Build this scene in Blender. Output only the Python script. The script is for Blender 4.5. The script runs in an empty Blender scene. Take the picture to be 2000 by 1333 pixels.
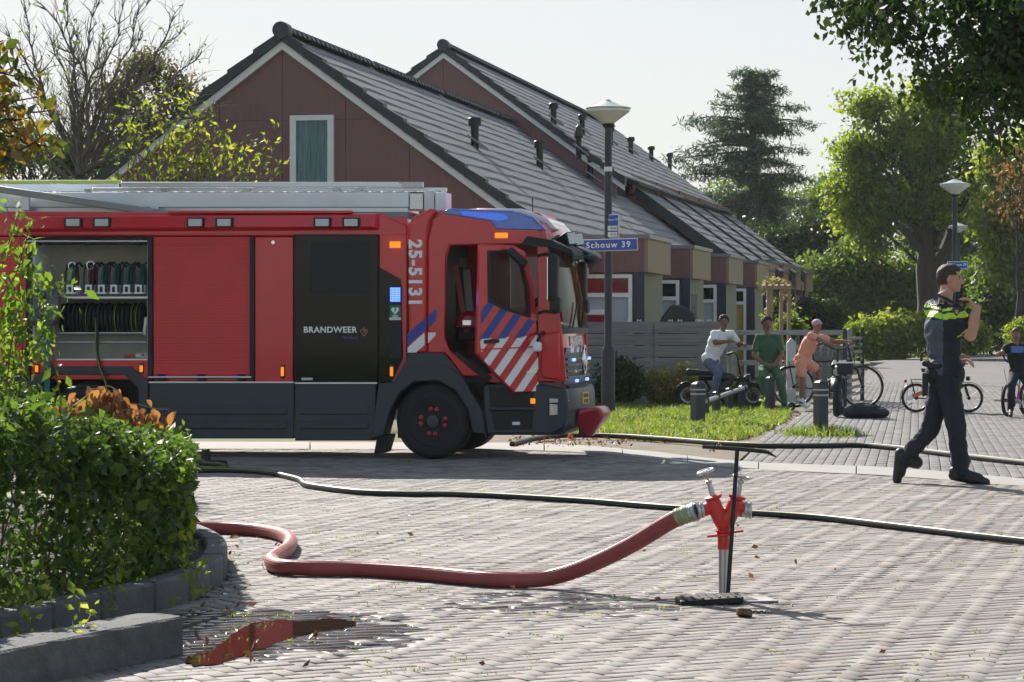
import bpy, bmesh, math, random
import numpy as np
from mathutils import Vector, Matrix, Quaternion
random.seed(7); np.random.seed(7)
RNG = np.random.default_rng(11)
sc = bpy.context.scene
col = sc.collection
R = math.radians
F, HZ, H = 5000.0, 630.0, 1.45        # focal length in photo pixels, horizon row, eye height

# ---------------------------------------------------------------- camera, sky, sun, exposure
cd = bpy.data.cameras.new('camera'); cam = bpy.data.objects.new('camera', cd); col.objects.link(cam)
cam.location = (0, 0, H); cam.rotation_euler = (R(90), 0, 0)
cd.sensor_width = 36; cd.lens = F / 2000 * 36; cd.shift_y = -(666.5 - HZ) / 2000
cd.clip_start = .1; cd.clip_end = 4000
sc.camera = cam
SUN_EL, SUN_AZ = R(34), math.atan2(-.40, .92)       # azimuth measured from +Y towards +X
w = bpy.data.worlds.new('World'); sc.world = w; w.use_nodes = True
nt = w.node_tree; bg = nt.nodes['Background']
sky = nt.nodes.new('ShaderNodeTexSky'); sky.sky_type = 'NISHITA'; sky.sun_disc = False
sky.sun_elevation = SUN_EL; sky.sun_rotation = SUN_AZ
sky.air_density = 1.0; sky.dust_density = .7; sky.ozone_density = 1.0; sky.altitude = 0
hs = nt.nodes.new('ShaderNodeHueSaturation'); hs.inputs['Saturation'].default_value = .95
nt.links.new(sky.outputs[0], hs.inputs['Color']); 
m1 = nt.nodes.new('ShaderNodeVectorMath'); m1.operation = 'MULTIPLY_ADD'; m1.inputs[1].default_value = (.31, .31, .31); m1.inputs[2].default_value = (1, 1, 1)   # soft shoulder: a hazy sky has no glaring core
m2 = nt.nodes.new('ShaderNodeVectorMath'); m2.operation = 'DIVIDE'
nt.links.new(hs.outputs[0], m1.inputs[0]); nt.links.new(hs.outputs[0], m2.inputs[0]); nt.links.new(m1.outputs[0], m2.inputs[1])
nt.links.new(m2.outputs[0], bg.inputs[0]); bg.inputs[1].default_value = .15

sl = bpy.data.lights.new('sun', 'SUN'); so = bpy.data.objects.new('sun', sl); col.objects.link(so)
sl.energy = 3.8; sl.angle = R(.55); sl.color = (1, .95, .87)
sd = Vector((math.sin(SUN_AZ) * math.cos(SUN_EL), math.cos(SUN_AZ) * math.cos(SUN_EL), math.sin(SUN_EL)))
so.rotation_euler = sd.to_track_quat('Z', 'Y').to_euler(); so.location = (0, 0, 40)
vs = sc.view_settings; vs.view_transform = 'Standard'; vs.look = 'None'; vs.gamma = 1; vs.use_curve_mapping = False
vs.exposure = 1.27

# ---------------------------------------------------------------- helpers
def at(px, py, z): return Vector(((px - 1000) / F * z, z, H - (py - HZ) / F * z))
def gp(px, py, h=0.0):
    z = F * (H - h) / (py - HZ); return Vector(((px - 1000) / F * z, z, h))
def inpoly(x, y, poly):
    c = False; n = len(poly); j = n - 1
    for i in range(n):
        xi, yi = poly[i][0], poly[i][1]; xj, yj = poly[j][0], poly[j][1]
        if (yi > y) != (yj > y) and x < (xj - xi) * (y - yi) / (yj - yi) + xi: c = not c
        j = i
    return c
def inpoly_np(X, Y, poly):
    c = np.zeros(X.shape, bool); n = len(poly); j = n - 1
    for i in range(n):
        xi, yi = poly[i][0], poly[i][1]; xj, yj = poly[j][0], poly[j][1]
        if yi != yj: c ^= ((yi > Y) != (yj > Y)) & (X < (xj - xi) * (Y - yi) / (yj - yi) + xi)
        j = i
    return c
def smooth_path(pts, n=8):
    pts = [Vector(p) for p in pts]; out = []
    for i in range(len(pts) - 1):
        p0 = pts[max(i - 1, 0)]; p1 = pts[i]; p2 = pts[i + 1]; p3 = pts[min(i + 2, len(pts) - 1)]
        for k in range(n):
            t = k / n
            out.append(.5 * ((2 * p1) + (p2 - p0) * t + (2 * p0 - 5 * p1 + 4 * p2 - p3) * t * t + (3 * p1 - p0 - 3 * p2 + p3) * t ** 3))
    return out + [pts[-1]]

_mats = {}
def rgb(c): return (c[0], c[1], c[2], 1)
def mat(name, c=(.5, .5, .5), rough=.6, metal=0, var=.12, scale=6, bump=0, bscale=60, coat=0, emit=None, es=1, spec=.5, stretch=None, dirt=None):
    if name in _mats: return _mats[name]
    m = bpy.data.materials.new(name); m.use_nodes = True; t = m.node_tree; b = t.nodes['Principled BSDF']
    b.inputs['Roughness'].default_value = rough; b.inputs['Metallic'].default_value = metal
    b.inputs['Coat Weight'].default_value = coat; b.inputs['Specular IOR Level'].default_value = spec
    tc = t.nodes.new('ShaderNodeTexCoord'); src = tc.outputs['Object']
    if stretch:
        mp = t.nodes.new('ShaderNodeMapping'); mp.inputs['Scale'].default_value = stretch
        t.links.new(src, mp.inputs[0]); src = mp.outputs[0]
    n = t.nodes.new('ShaderNodeTexNoise'); n.inputs['Scale'].default_value = scale; n.inputs['Detail'].default_value = 6; n.inputs['Roughness'].default_value = .65
    t.links.new(src, n.inputs['Vector'])
    cr = t.nodes.new('ShaderNodeValToRGB'); e = cr.color_ramp.elements
    e[0].position = .3; e[1].position = .72
    e[0].color = rgb([max(0, x * (1 - var)) for x in c]); e[1].color = rgb([min(1, x * (1 + var)) for x in c])
    if dirt:
        d = cr.color_ramp.elements.new(.36); d.color = e[0].color; cr.color_ramp.elements[0].color = rgb(dirt)
    t.links.new(n.outputs['Fac'], cr.inputs[0]); t.links.new(cr.outputs[0], b.inputs['Base Color'])
    mr = t.nodes.new('ShaderNodeMapRange'); mr.inputs[3].default_value = max(0, rough - .08); mr.inputs[4].default_value = min(1, rough + .08)
    t.links.new(n.outputs['Fac'], mr.inputs[0]); t.links.new(mr.outputs[0], b.inputs['Roughness'])
    if bump:
        n2 = t.nodes.new('ShaderNodeTexNoise'); n2.inputs['Scale'].default_value = bscale; n2.inputs['Detail'].default_value = 4
        t.links.new(src, n2.inputs['Vector'])
        bp = t.nodes.new('ShaderNodeBump'); bp.inputs['Strength'].default_value = bump; bp.inputs['Distance'].default_value = .01
        t.links.new(n2.outputs['Fac'], bp.inputs['Height']); t.links.new(bp.outputs[0], b.inputs['Normal'])
    if emit:
        b.inputs['Emission Color'].default_value = rgb(emit); b.inputs['Emission Strength'].default_value = es
    _mats[name] = m; return m
def glass(name, c=(.8, .9, .9), rough=.02, trans=.95, spec=.5):
    if name in _mats: return _mats[name]
    m = mat(name, c, rough, var=.03, scale=2); b = m.node_tree.nodes['Principled BSDF']
    b.inputs['Transmission Weight'].default_value = trans; b.inputs['IOR'].default_value = 1.45
    return m
def clear(name, c=(.9, .95, .95), amount=.75):      # thin pane: part mirror, part see-through
    if name in _mats: return _mats[name]
    m = bpy.data.materials.new(name); m.use_nodes = True; t = m.node_tree
    out = t.nodes['Material Output']; b = t.nodes['Principled BSDF']
    b.inputs['Base Color'].default_value = (.02, .03, .03, 1); b.inputs['Roughness'].default_value = .03
    tr = t.nodes.new('ShaderNodeBsdfTransparent'); tr.inputs[0].default_value = rgb(c)
    mx = t.nodes.new('ShaderNodeMixShader'); mx.inputs[0].default_value = amount
    t.links.new(b.outputs[0], mx.inputs[1]); t.links.new(tr.outputs[0], mx.inputs[2]); t.links.new(mx.outputs[0], out.inputs[0])
    _mats[name] = m; return m
def leafmat(name, cols, trans=.45, rough=.5):
    if name in _mats: return _mats[name]
    m = bpy.data.materials.new(name); m.use_nodes = True; t = m.node_tree
    out = t.nodes['Material Output']; b = t.nodes['Principled BSDF']; b.inputs['Roughness'].default_value = rough
    b.inputs['Specular IOR Level'].default_value = .35
    a = t.nodes.new('ShaderNodeAttribute'); a.attribute_name = 'rnd'
    cr = t.nodes.new('ShaderNodeValToRGB'); el = cr.color_ramp.elements
    while len(el) < len(cols): el.new(.5)
    for i, c in enumerate(cols): el[i].position = i / max(1, len(cols) - 1); el[i].color = rgb(c)
    t.links.new(a.outputs['Fac'], cr.inputs[0]); t.links.new(cr.outputs[0], b.inputs['Base Color'])
    tl = t.nodes.new('ShaderNodeBsdfTranslucent'); mu = t.nodes.new('ShaderNodeMix'); mu.data_type = 'RGBA'; mu.blend_type = 'MULTIPLY'
    mu.inputs[0].default_value = 1; mu.inputs[7].default_value = (1.9, 1.9, 1.0, 1)
    t.links.new(cr.outputs[0], mu.inputs[6]); t.links.new(mu.outputs[2], tl.inputs[0])
    mx = t.nodes.new('ShaderNodeMixShader'); mx.inputs[0].default_value = trans
    t.links.new(b.outputs[0], mx.inputs[1]); t.links.new(tl.outputs[0], mx.inputs[2]); t.links.new(mx.outputs[0], out.inputs[0])
    _mats[name] = m; return m

def thing(name, label, cat, loc=(0, 0, 0), rz=0, group=None):
    o = bpy.data.objects.new(name, None); col.objects.link(o); o.location = loc; o.rotation_euler = (0, 0, rz)
    o.empty_display_size = .1
    return tag(o, label, cat, group)
def tag(o, label=None, cat=None, group=None, kind=None):
    if label: o['label'] = label
    if cat: o['category'] = cat
    if group: o['group'] = group
    if kind: o['kind'] = kind
    return o
def kids(o): return [c for c in bpy.data.objects if c.parent == o]
def copy_tree(o, parent=None):
    tree = {}
    for c in bpy.data.objects:
        if c.parent: tree.setdefault(c.parent.name, []).append(c)
    def rec(s, p):
        n = s.copy(); col.objects.link(n)
        if p: n.parent = p
        for ch in tree.get(s.name, []): rec(ch, n)
        return n
    return rec(o, parent)

class MB:
    def __init__(s): s.v = []; s.f = []; s.fm = []; s.k = 0
    def add(s, vs, fs):
        o = len(s.v); s.v += [tuple(x) for x in vs]; s.f += [tuple(i + o for i in f) for f in fs]; s.fm += [s.k] * len(fs); return s
    def box(s, c, d, m=None):
        x, y, z = d[0] / 2, d[1] / 2, d[2] / 2
        vs = [Vector((a * x, b * y, e * z)) for a in (-1, 1) for b in (-1, 1) for e in (-1, 1)]
        if m is not None: vs = [m @ v for v in vs]
        return s.add([v + Vector(c) for v in vs], [(0, 1, 3, 2), (4, 6, 7, 5), (0, 4, 5, 1), (2, 3, 7, 6), (0, 2, 6, 4), (1, 5, 7, 3)])
    def bar(s, p, q, wd, ht, up=(0, 0, 1)):
        p, q = Vector(p), Vector(q); d = (q - p); L = d.length; d.normalize(); r = d.cross(Vector(up)).normalized(); u = r.cross(d)
        m = Matrix((d, r, u)).transposed(); return s.box((p + q) / 2, (L, wd, ht), m)
    def cyl(s, p, q, r0, r1=None, n=12, cap=True):
        r1 = r0 if r1 is None else r1; p, q = Vector(p), Vector(q); d = (q - p).normalized()
        a = d.orthogonal().normalized(); b = d.cross(a); vs = []
        for c, r in ((p, r0), (q, r1)):
            for i in range(n): t = 2 * math.pi * i / n; vs.append(c + (a * math.cos(t) + b * math.sin(t)) * r)
        fs = [(i, (i + 1) % n, n + (i + 1) % n, n + i) for i in range(n)]
        if cap: fs += [tuple(range(n))[::-1], tuple(range(n, 2 * n))]
        return s.add(vs, fs)
    def tube(s, pts, r, n=8, cap=True, closed=False):
        pts = [Vector(p) for p in pts]; m = len(pts); vs = []; u = None
        for i, p in enumerate(pts):
            if closed: d = pts[(i + 1) % m] - pts[i - 1]
            else: d = pts[min(i + 1, m - 1)] - pts[max(i - 1, 0)]
            if d.length < 1e-9: d = Vector((0, 0, 1))
            d.normalize()
            u = d.orthogonal().normalized() if u is None else (u - d * u.dot(d)).normalized()
            v = d.cross(u); rr = r[i] if hasattr(r, '__len__') else r
            for k in range(n): t = 2 * math.pi * k / n; vs.append(p + (u * math.cos(t) + v * math.sin(t)) * rr)
        fs = []
        for i in range(m if closed else m - 1):
            a, b = i * n, ((i + 1) % m) * n
            fs += [(a + k, a + (k + 1) % n, b + (k + 1) % n, b + k) for k in range(n)]
        if cap and not closed: fs += [tuple(range(n))[::-1], tuple(range((m - 1) * n, m * n))]
        return s.add(vs, fs)
    def ring(s, c, axis, R0, r, n=32, k=8):
        c = Vector(c); ax = Vector(axis).normalized(); a = ax.orthogonal().normalized(); b = ax.cross(a)
        return s.tube([c + (a * math.cos(2 * math.pi * i / n) + b * math.sin(2 * math.pi * i / n)) * R0 for i in range(n)], r, k, closed=True)
    def ell(s, c, r, n=12, m=8, rot=None):
        c = Vector(c); r = (r, r, r) if not hasattr(r, '__len__') else r; vs = []; fs = []
        for j in range(m + 1):
            ph = math.pi * j / m
            for i in range(n):
                t = 2 * math.pi * i / n; v = Vector((r[0] * math.sin(ph) * math.cos(t), r[1] * math.sin(ph) * math.sin(t), r[2] * math.cos(ph)))
                vs.append(c + (rot @ v if rot is not None else v))
        for j in range(m):
            for i in range(n): fs.append((j * n + i, (j + 1) * n + i, (j + 1) * n + (i + 1) % n, j * n + (i + 1) % n))
        return s.add(vs, fs)
    def capsule(s, p, q, r0, r1, n=12):
        p, q = Vector(p), Vector(q); d = q - p; L = d.length
        if L < 1e-6: return s.ell(p, max(r0, r1))
        d /= L; pts = []; rs = []
        for k in range(5): a = math.pi / 2 * (1 - k / 4); pts.append(p - d * r0 * math.sin(a)); rs.append(max(r0 * math.cos(a), .0008))
        for k in range(5): a = math.pi / 2 * k / 4; pts.append(q + d * r1 * math.sin(a)); rs.append(max(r1 * math.cos(a), .0008))
        return s.tube(pts, rs, n)
    def lathe(s, prof, c=(0, 0, 0), n=24, axis=None):
        vs = []; c = Vector(c); q = Vector((0, 0, 1)).rotation_difference(Vector(axis)) if axis is not None else None
        for r, z in prof:
            for i in range(n):
                t = 2 * math.pi * i / n; v = Vector((r * math.cos(t), r * math.sin(t), z)); vs.append(c + (q @ v if q else v))
        fs = [(j * n + i, j * n + (i + 1) % n, (j + 1) * n + (i + 1) % n, (j + 1) * n + i) for j in range(len(prof) - 1) for i in range(n)]
        if prof[0][0] > 1e-5: fs.append(tuple(range(n))[::-1])
        if prof[-1][0] > 1e-5: fs.append(tuple(range((len(prof) - 1) * n, len(prof) * n)))
        return s.add(vs, fs)
    def prism(s, poly, y0, y1):          # polygon in (x, z), extruded along y
        n = len(poly); vs = [(p[0], y0, p[1]) for p in poly] + [(p[0], y1, p[1]) for p in poly]
        fs = [tuple(range(n)), tuple(range(n, 2 * n))[::-1]] + [(i, n + i, n + (i + 1) % n, (i + 1) % n) for i in range(n)]
        return s.add(vs, fs)
    def slab(s, poly, z0, z1):           # polygon in (x, y), extruded along z
        n = len(poly); vs = [(p[0], p[1], z0) for p in poly] + [(p[0], p[1], z1) for p in poly]
        fs = [tuple(range(n))[::-1], tuple(range(n, 2 * n))] + [(i, (i + 1) % n, n + (i + 1) % n, n + i) for i in range(n)]
        return s.add(vs, fs)
    def xf(s, m): s.v = [tuple(m @ Vector(v)) for v in s.v]; return s
    def build(s, name, m, parent=None, bevel=0, smooth=True, seg=2, fix=True):
        me = bpy.data.meshes.new(name); me.from_pydata(s.v, [], s.f)
        ms = m if isinstance(m, (list, tuple)) else [m]
        for x in ms: me.materials.append(x)
        if len(ms) > 1: me.polygons.foreach_set('material_index', s.fm)
        if fix:
            b = bmesh.new(); b.from_mesh(me); bmesh.ops.recalc_face_normals(b, faces=b.faces); b.to_mesh(me); b.free()
        if smooth:
            me.polygons.foreach_set('use_smooth', [True] * len(me.polygons))
            try: me.set_sharp_from_angle(angle=R(40))
            except Exception: pass
        o = bpy.data.objects.new(name, me); col.objects.link(o)
        if parent: o.parent = parent
        if bevel:
            bm = o.modifiers.new('bevel', 'BEVEL'); bm.width = bevel; bm.segments = seg; bm.limit_method = 'ANGLE'; bm.angle_limit = R(40)
            bm.harden_normals = False
        return o
def share(o, parent, loc=(0, 0, 0), rz=0):
    c = o.copy(); col.objects.link(c); c.parent = parent; c.location = loc; c.rotation_euler = (0, 0, rz); return c
def fast_mesh(name, V, Fc, m, parent=None, rnd=None, smooth=False):
    me = bpy.data.meshes.new(name); V = np.asarray(V, np.float32); Fc = np.asarray(Fc, np.int32); k = Fc.shape[1]
    me.vertices.add(len(V)); me.vertices.foreach_set('co', V.ravel())
    me.loops.add(Fc.size); me.loops.foreach_set('vertex_index', Fc.ravel())
    me.polygons.add(len(Fc)); me.polygons.foreach_set('loop_start', np.arange(0, Fc.size, k, dtype=np.int32))
    try: me.polygons.foreach_set('loop_total', np.full(len(Fc), k, np.int32))
    except Exception: pass
    if rnd is not None:
        a = me.attributes.new('rnd', 'FLOAT', 'FACE'); a.data.foreach_set('value', np.asarray(rnd, np.float32))
    me.update(calc_edges=True)
    if smooth: me.polygons.foreach_set('use_smooth', np.ones(len(Fc), bool))
    me.materials.append(m); o = bpy.data.objects.new(name, me); col.objects.link(o)
    if parent: o.parent = parent
    return o
def leaves(name, C, size, m, parent=None, droop=.3, aspect=.5, out=None, rnd=None, jit=.35):
    """one folded diamond per centre"""
    C = np.asarray(C, float); n = len(C); rg = RNG
    d = rg.normal(size=(n, 3)); d[:, 2] -= droop * 1.5
    if out is not None: d += out
    d /= np.linalg.norm(d, axis=1)[:, None] + 1e-9
    q = rg.normal(size=(n, 3)); s = np.cross(d, q); s /= np.linalg.norm(s, axis=1)[:, None] + 1e-9
    nn = np.cross(s, d); L = size * (1 + jit * rg.normal(size=n)).clip(.4, 1.8)[:, None]; W = L * aspect * .5
    V = np.stack([C, C + d * L * .45 + s * W + nn * W * .35, C + d * L, C + d * L * .45 - s * W + nn * W * .35], 1).reshape(-1, 3)
    i = np.arange(n)[:, None] * 4
    Fc = np.concatenate([i + np.array([[0, 1, 2]]), i + np.array([[0, 2, 3]])], 1).reshape(-1, 3)
    r = rg.random(n) if rnd is None else np.asarray(rnd)
    return fast_mesh(name, V, Fc, m, parent, np.repeat(r, 2))
def text(name, s, size, m, parent, loc, rot, extrude=.003, bold=0, align='CENTER', sx=1, spacing=1):
    cu = bpy.data.curves.new(name, 'FONT'); cu.body = s; cu.size = size; cu.extrude = extrude; cu.offset = bold; cu.align_x = align; cu.align_y = 'CENTER'
    cu.space_character = spacing; cu.resolution_u = 3
    t = bpy.data.objects.new(name, cu); col.objects.link(t); dg = bpy.context.evaluated_depsgraph_get()
    me = bpy.data.meshes.new_from_object(t.evaluated_get(dg)); bpy.data.objects.remove(t); bpy.data.curves.remove(cu)
    me.materials.clear(); me.materials.append(m); me.name = name
    o = bpy.data.objects.new(name, me); col.objects.link(o); o.parent = parent; o.location = loc; o.rotation_euler = rot; o.scale = (sx, 1, 1)
    return o
def remesh(mb, name, ms, parent, voxel=.008, pick=None, iters=4, disp=None):
    o = mb.build(name + '_tmp', ms[0]); md = o.modifiers.new('r', 'REMESH'); md.mode = 'VOXEL'; md.voxel_size = voxel
    s = o.modifiers.new('s', 'SMOOTH'); s.factor = .5; s.iterations = iters
    dg = bpy.context.evaluated_depsgraph_get(); me = bpy.data.meshes.new_from_object(o.evaluated_get(dg))
    old = o.data; bpy.data.objects.remove(o); bpy.data.meshes.remove(old)
    me.materials.clear()
    for x in ms: me.materials.append(x)
    n = len(me.polygons); me.polygons.foreach_set('use_smooth', np.ones(n, bool))
    if pick:
        c = np.empty(n * 3, np.float32); me.polygons.foreach_get('center', c); me.polygons.foreach_set('material_index', np.asarray(pick(c.reshape(-1, 3)), np.int32))
    else: me.polygons.foreach_set('material_index', np.zeros(n, np.int32))
    me.name = name; q = bpy.data.objects.new(name, me); col.objects.link(q)
    if parent: q.parent = parent
    return q
def wrap_text(te, target, d):      # lay print on the surface under it
    from mathutils.bvhtree import BVHTree
    tv = [v.co.copy() for v in target.data.vertices]; bt = BVHTree.FromPolygons(tv, [tuple(p.vertices) for p in target.data.polygons])
    M_ = te.matrix_basis.copy(); inv = M_.inverted(); d = Vector(d).normalized(); mn = min(v.co.z for v in te.data.vertices)
    for v in te.data.vertices:
        p = M_ @ v.co; h = bt.ray_cast(p - d * .5, d)
        if h[0] is not None: v.co = inv @ (h[0] - d * (.008 + (v.co.z - mn)))
def structure(mb, name, m, bevel=0, smooth=False): return tag(mb.build(name, m, None, bevel, smooth), kind='structure')
# ---------------------------------------------------------------- ground, road, kerb, footpath
grass_soil = mat('grass_soil', (.085, .10, .035), .95, var=.45, scale=.8, bump=.6, bscale=30)
soil = mat('soil', (.15, .12, .085), .95, var=.4, scale=3, bump=.8, bscale=40)
sand = mat('joint_sand', (.045, .041, .028), .95, var=.5, scale=9, bump=.4, bscale=90)
concrete = mat('kerb_concrete', (.29, .275, .25), .85, var=.16, scale=3, bump=.25, bscale=120)
dconc = mat('dark_kerb_concrete', (.095, .095, .095), .8, var=.35, scale=5, bump=.5, bscale=60)
def brickmat(name, cols, wet=()):
    m = bpy.data.materials.new(name); m.use_nodes = True; t = m.node_tree; b = t.nodes['Principled BSDF']; L = t.links.new
    a = t.nodes.new('ShaderNodeAttribute'); a.attribute_name = 'rnd'
    cr = t.nodes.new('ShaderNodeValToRGB'); el = cr.color_ramp.elements
    while len(el) < len(cols): el.new(.5)
    for i, c in enumerate(cols): el[i].position = i / (len(cols) - 1); el[i].color = rgb(c)
    L(a.outputs['Fac'], cr.inputs[0])
    g = t.nodes.new('ShaderNodeNewGeometry'); n = t.nodes.new('ShaderNodeTexNoise'); n.inputs['Scale'].default_value = 1.3; n.inputs['Detail'].default_value = 8
    L(g.outputs['Position'], n.inputs['Vector'])
    n2 = t.nodes.new('ShaderNodeTexNoise'); n2.inputs['Scale'].default_value = 55; n2.inputs['Detail'].default_value = 5; L(g.outputs['Position'], n2.inputs['Vector'])
    mx = t.nodes.new('ShaderNodeMix'); mx.data_type = 'RGBA'; mx.blend_type = 'MULTIPLY'; mx.inputs[0].default_value = .85
    r1 = t.nodes.new('ShaderNodeValToRGB'); r1.color_ramp.elements[0].position = .3; r1.color_ramp.elements[0].color = (.70, .68, .66, 1); r1.color_ramp.elements[1].position = .62
    L(n.outputs['Fac'], r1.inputs[0]); L(cr.outputs[0], mx.inputs[6]); L(r1.outputs[0], mx.inputs[7])
    mx2 = t.nodes.new('ShaderNodeMix'); mx2.data_type = 'RGBA'; mx2.blend_type = 'MULTIPLY'; mx2.inputs[0].default_value = .6
    r2 = t.nodes.new('ShaderNodeValToRGB'); r2.color_ramp.elements[0].position = .25; r2.color_ramp.elements[0].color = (.68, .68, .68, 1); r2.color_ramp.elements[1].position = .6
    L(n2.outputs['Fac'], r2.inputs[0]); L(mx.outputs[2], mx2.inputs[6]); L(r2.outputs[0], mx2.inputs[7])
    col_out = mx2.outputs[2]; rough = .8; b.inputs['Specular IOR Level'].default_value = .32
    bp = t.nodes.new('ShaderNodeBump'); bp.inputs['Strength'].default_value = .04; bp.inputs['Distance'].default_value = .002
    L(n2.outputs['Fac'], bp.inputs['Height']); L(bp.outputs[0], b.inputs['Normal'])
    b.inputs['Roughness'].default_value = rough
    if wet:
        tot = None
        for (x, y, sx, sy, s0) in wet:
            mp = t.nodes.new('ShaderNodeMapping'); mp.vector_type = 'POINT'; mp.inputs['Location'].default_value = (-x / sx, -y / sy, 0); mp.inputs['Scale'].default_value = (1 / sx, 1 / sy, 0)
            L(g.outputs['Position'], mp.inputs[0]); ln = t.nodes.new('ShaderNodeVectorMath'); ln.operation = 'LENGTH'; L(mp.outputs[0], ln.inputs[0])
            mr = t.nodes.new('ShaderNodeMapRange'); mr.inputs[1].default_value = .35; mr.inputs[2].default_value = 1.15; mr.inputs[3].default_value = s0; mr.inputs[4].default_value = 0
            L(ln.outputs['Value'], mr.inputs[0])
            if tot is None: tot = mr.outputs[0]
            else:
                ad = t.nodes.new('ShaderNodeMath'); ad.operation = 'MAXIMUM'; L(tot, ad.inputs[0]); L(mr.outputs[0], ad.inputs[1]); tot = ad.outputs[0]
        n3 = t.nodes.new('ShaderNodeTexNoise'); n3.inputs['Scale'].default_value = 4.5; n3.inputs['Detail'].default_value = 3; L(g.outputs['Position'], n3.inputs['Vector'])
        ad = t.nodes.new('ShaderNodeMath'); ad.operation = 'ADD'; L(tot, ad.inputs[0]); L(n3.outputs['Fac'], ad.inputs[1])
        am = t.nodes.new('ShaderNodeMath'); am.operation = 'MULTIPLY_ADD'; am.inputs[1].default_value = .22; L(a.outputs['Fac'], am.inputs[0]); L(ad.outputs[0], am.inputs[2])
        mr = t.nodes.new('ShaderNodeMapRange'); mr.inputs[1].default_value = 1.02; mr.inputs[2].default_value = 1.14; L(am.outputs[0], mr.inputs[0])
        mw = t.nodes.new('ShaderNodeMix'); mw.data_type = 'RGBA'; mw.blend_type = 'MULTIPLY'; mw.inputs[7].default_value = (.42, .42, .45, 1)
        L(mr.outputs[0], mw.inputs[0]); L(col_out, mw.inputs[6]); col_out = mw.outputs[2]
        mq = t.nodes.new('ShaderNodeMapRange'); mq.inputs[3].default_value = rough; mq.inputs[4].default_value = .07; L(mr.outputs[0], mq.inputs[0]); L(mq.outputs[0], b.inputs['Roughness'])
        ms = t.nodes.new('ShaderNodeMapRange'); ms.inputs[3].default_value = .04; ms.inputs[4].default_value = .04; L(mr.outputs[0], ms.inputs[0]); L(ms.outputs[0], bp.inputs['Strength'])
    L(col_out, b.inputs['Base Color']); _mats[name] = m; return m

S = 1500
structure(MB().add([(-S, -60, -.06), (S, -60, -.06), (S, 2800, -.06), (-S, 2800, -.06)], [(0, 1, 2, 3)]), 'ground', grass_soil)

FRONT = [gp(*p) for p in [(-700, 873), (-300, 876), (380, 878), (1000, 880), (1250, 893), (1440, 914), (1720, 929), (2000, 950), (2300, 975)]]
BACK = [gp(*p) for p in [(-700, 859), (-300, 862), (380, 864), (1000, 866), (1250, 880), (1440, 901), (1720, 913), (2000, 935), (2300, 960)]]
FRONT = smooth_path(FRONT, 6); BACK = smooth_path(BACK, 6)
PLANT = [gp(*p) for p in [(-420, 1330), (-200, 1296), (0, 1262), (200, 1215), (330, 1186), (400, 1160), (437, 1133), (444, 1108), (428, 1086), (380, 1064), (300, 1044), (100, 1012), (-420, 960)]]
PLANT = smooth_path(PLANT, 4)

road_poly = [(-7, 8.6), (6, 8.6)] + [(p.x, p.y) for p in FRONT[::-1]]
structure(MB().slab(road_poly, -.06, -.013), 'road', sand)
road = bpy.data.objects['road']
kerb = structure(MB().slab([(p.x, p.y) for p in FRONT] + [(p.x, p.y) for p in BACK[::-1]], -.05, -.03), 'kerb', sand)
i = 6
while i < len(FRONT) - 1:                 # flush kerb bands of about a metre, a dark joint between
    L = 0; j = i
    while j < len(FRONT) - 1 and L < 1.1: L += (FRONT[j + 1] - FRONT[j]).length; j += 1
    if FRONT[j].x > -6:
        a, b, c, d = FRONT[i], FRONT[j], BACK[j], BACK[i]
        e = (b - a).normalized() * .006; g_ = random.uniform(-.004, .004)
        MB().slab([(a + e)[:2], *[q[:2] for q in FRONT[i + 1:j]], (b - e)[:2], (c - e)[:2], *[q[:2] for q in BACK[i + 1:j][::-1]], (d + e)[:2]], -.03, .006 + g_).build('kerb_stone', concrete, kerb, .006, False)
    i = j

# herringbone bricks: the nearest 300 are pieces of their own, the others one joined part
brick_m = brickmat('road_brick', [(.17, .143, .13), (.225, .195, .178), (.28, .247, .226), (.24, .213, .20), (.30, .272, .247), (.20, .186, .182), (.335, .31, .285)],
                   wet=[(-1.25, 12.0, 1.05, 1.25, .95), (.35, 13.2, 1.3, 1.1, .52), (1.15, 13.3, .8, .7, .5)])
BW = .089; PH = R(29); ca, sa = math.cos(PH), math.sin(PH)
def brick_list(x0, x1, y0, y1, keep):
    out = []; n = int(40 / BW)
    for i in range(-n, n):
        for j in range(-n // 3, n):
            d = (i - j) % 4
            if d == 0: cx, cy, v = i + 1.0, j + .5, 0
            elif d == 3: cx, cy, v = i + .5, j + 1.0, 1
            else: continue
            X = (cx * ca - cy * sa) * BW; Y = (cx * sa + cy * ca) * BW + 9
            if y0 < Y < y1 and x0 < X < x1 and keep(X, Y): out.append((X, Y, v))
    return out
plant2 = [(p.x, p.y) for p in PLANT]
def on_road(X, Y):
    if abs(X) > .2 * Y + 1.3: return False
    return inpoly(X, Y, road_poly) and not inpoly(X, Y, plant2)
BL = brick_list(-7, 7, 9.0, 32, on_road)
def brick_geo(l, wd, ch):
    hx, hy = l / 2, wd / 2
    vs = [(-hx, -hy, -.03), (hx, -hy, -.03), (hx, hy, -.03), (-hx, hy, -.03), (-hx, -hy, -ch), (hx, -hy, -ch), (hx, hy, -ch), (-hx, hy, -ch),
          (-hx + ch, -hy + ch, 0), (hx - ch, -hy + ch, 0), (hx - ch, hy - ch, 0), (-hx + ch, hy - ch, 0)]
    fs = [(0, 1, 5, 4), (1, 2, 6, 5), (2, 3, 7, 6), (3, 0, 4, 7), (4, 5, 9, 8), (5, 6, 10, 9), (6, 7, 11, 10), (7, 4, 8, 11), (8, 9, 10, 11)]
    return np.array(vs, float), np.array(fs)
def sink(x, y): return .0035 * np.sin(x * 2.3 + y * .9) * np.sin(y * 1.7 - x * .8) + .002 * np.sin(x * 5.1 - y * 2.2) - .001
bv, bf = brick_geo(.1715, .0828, .0014)
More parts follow.
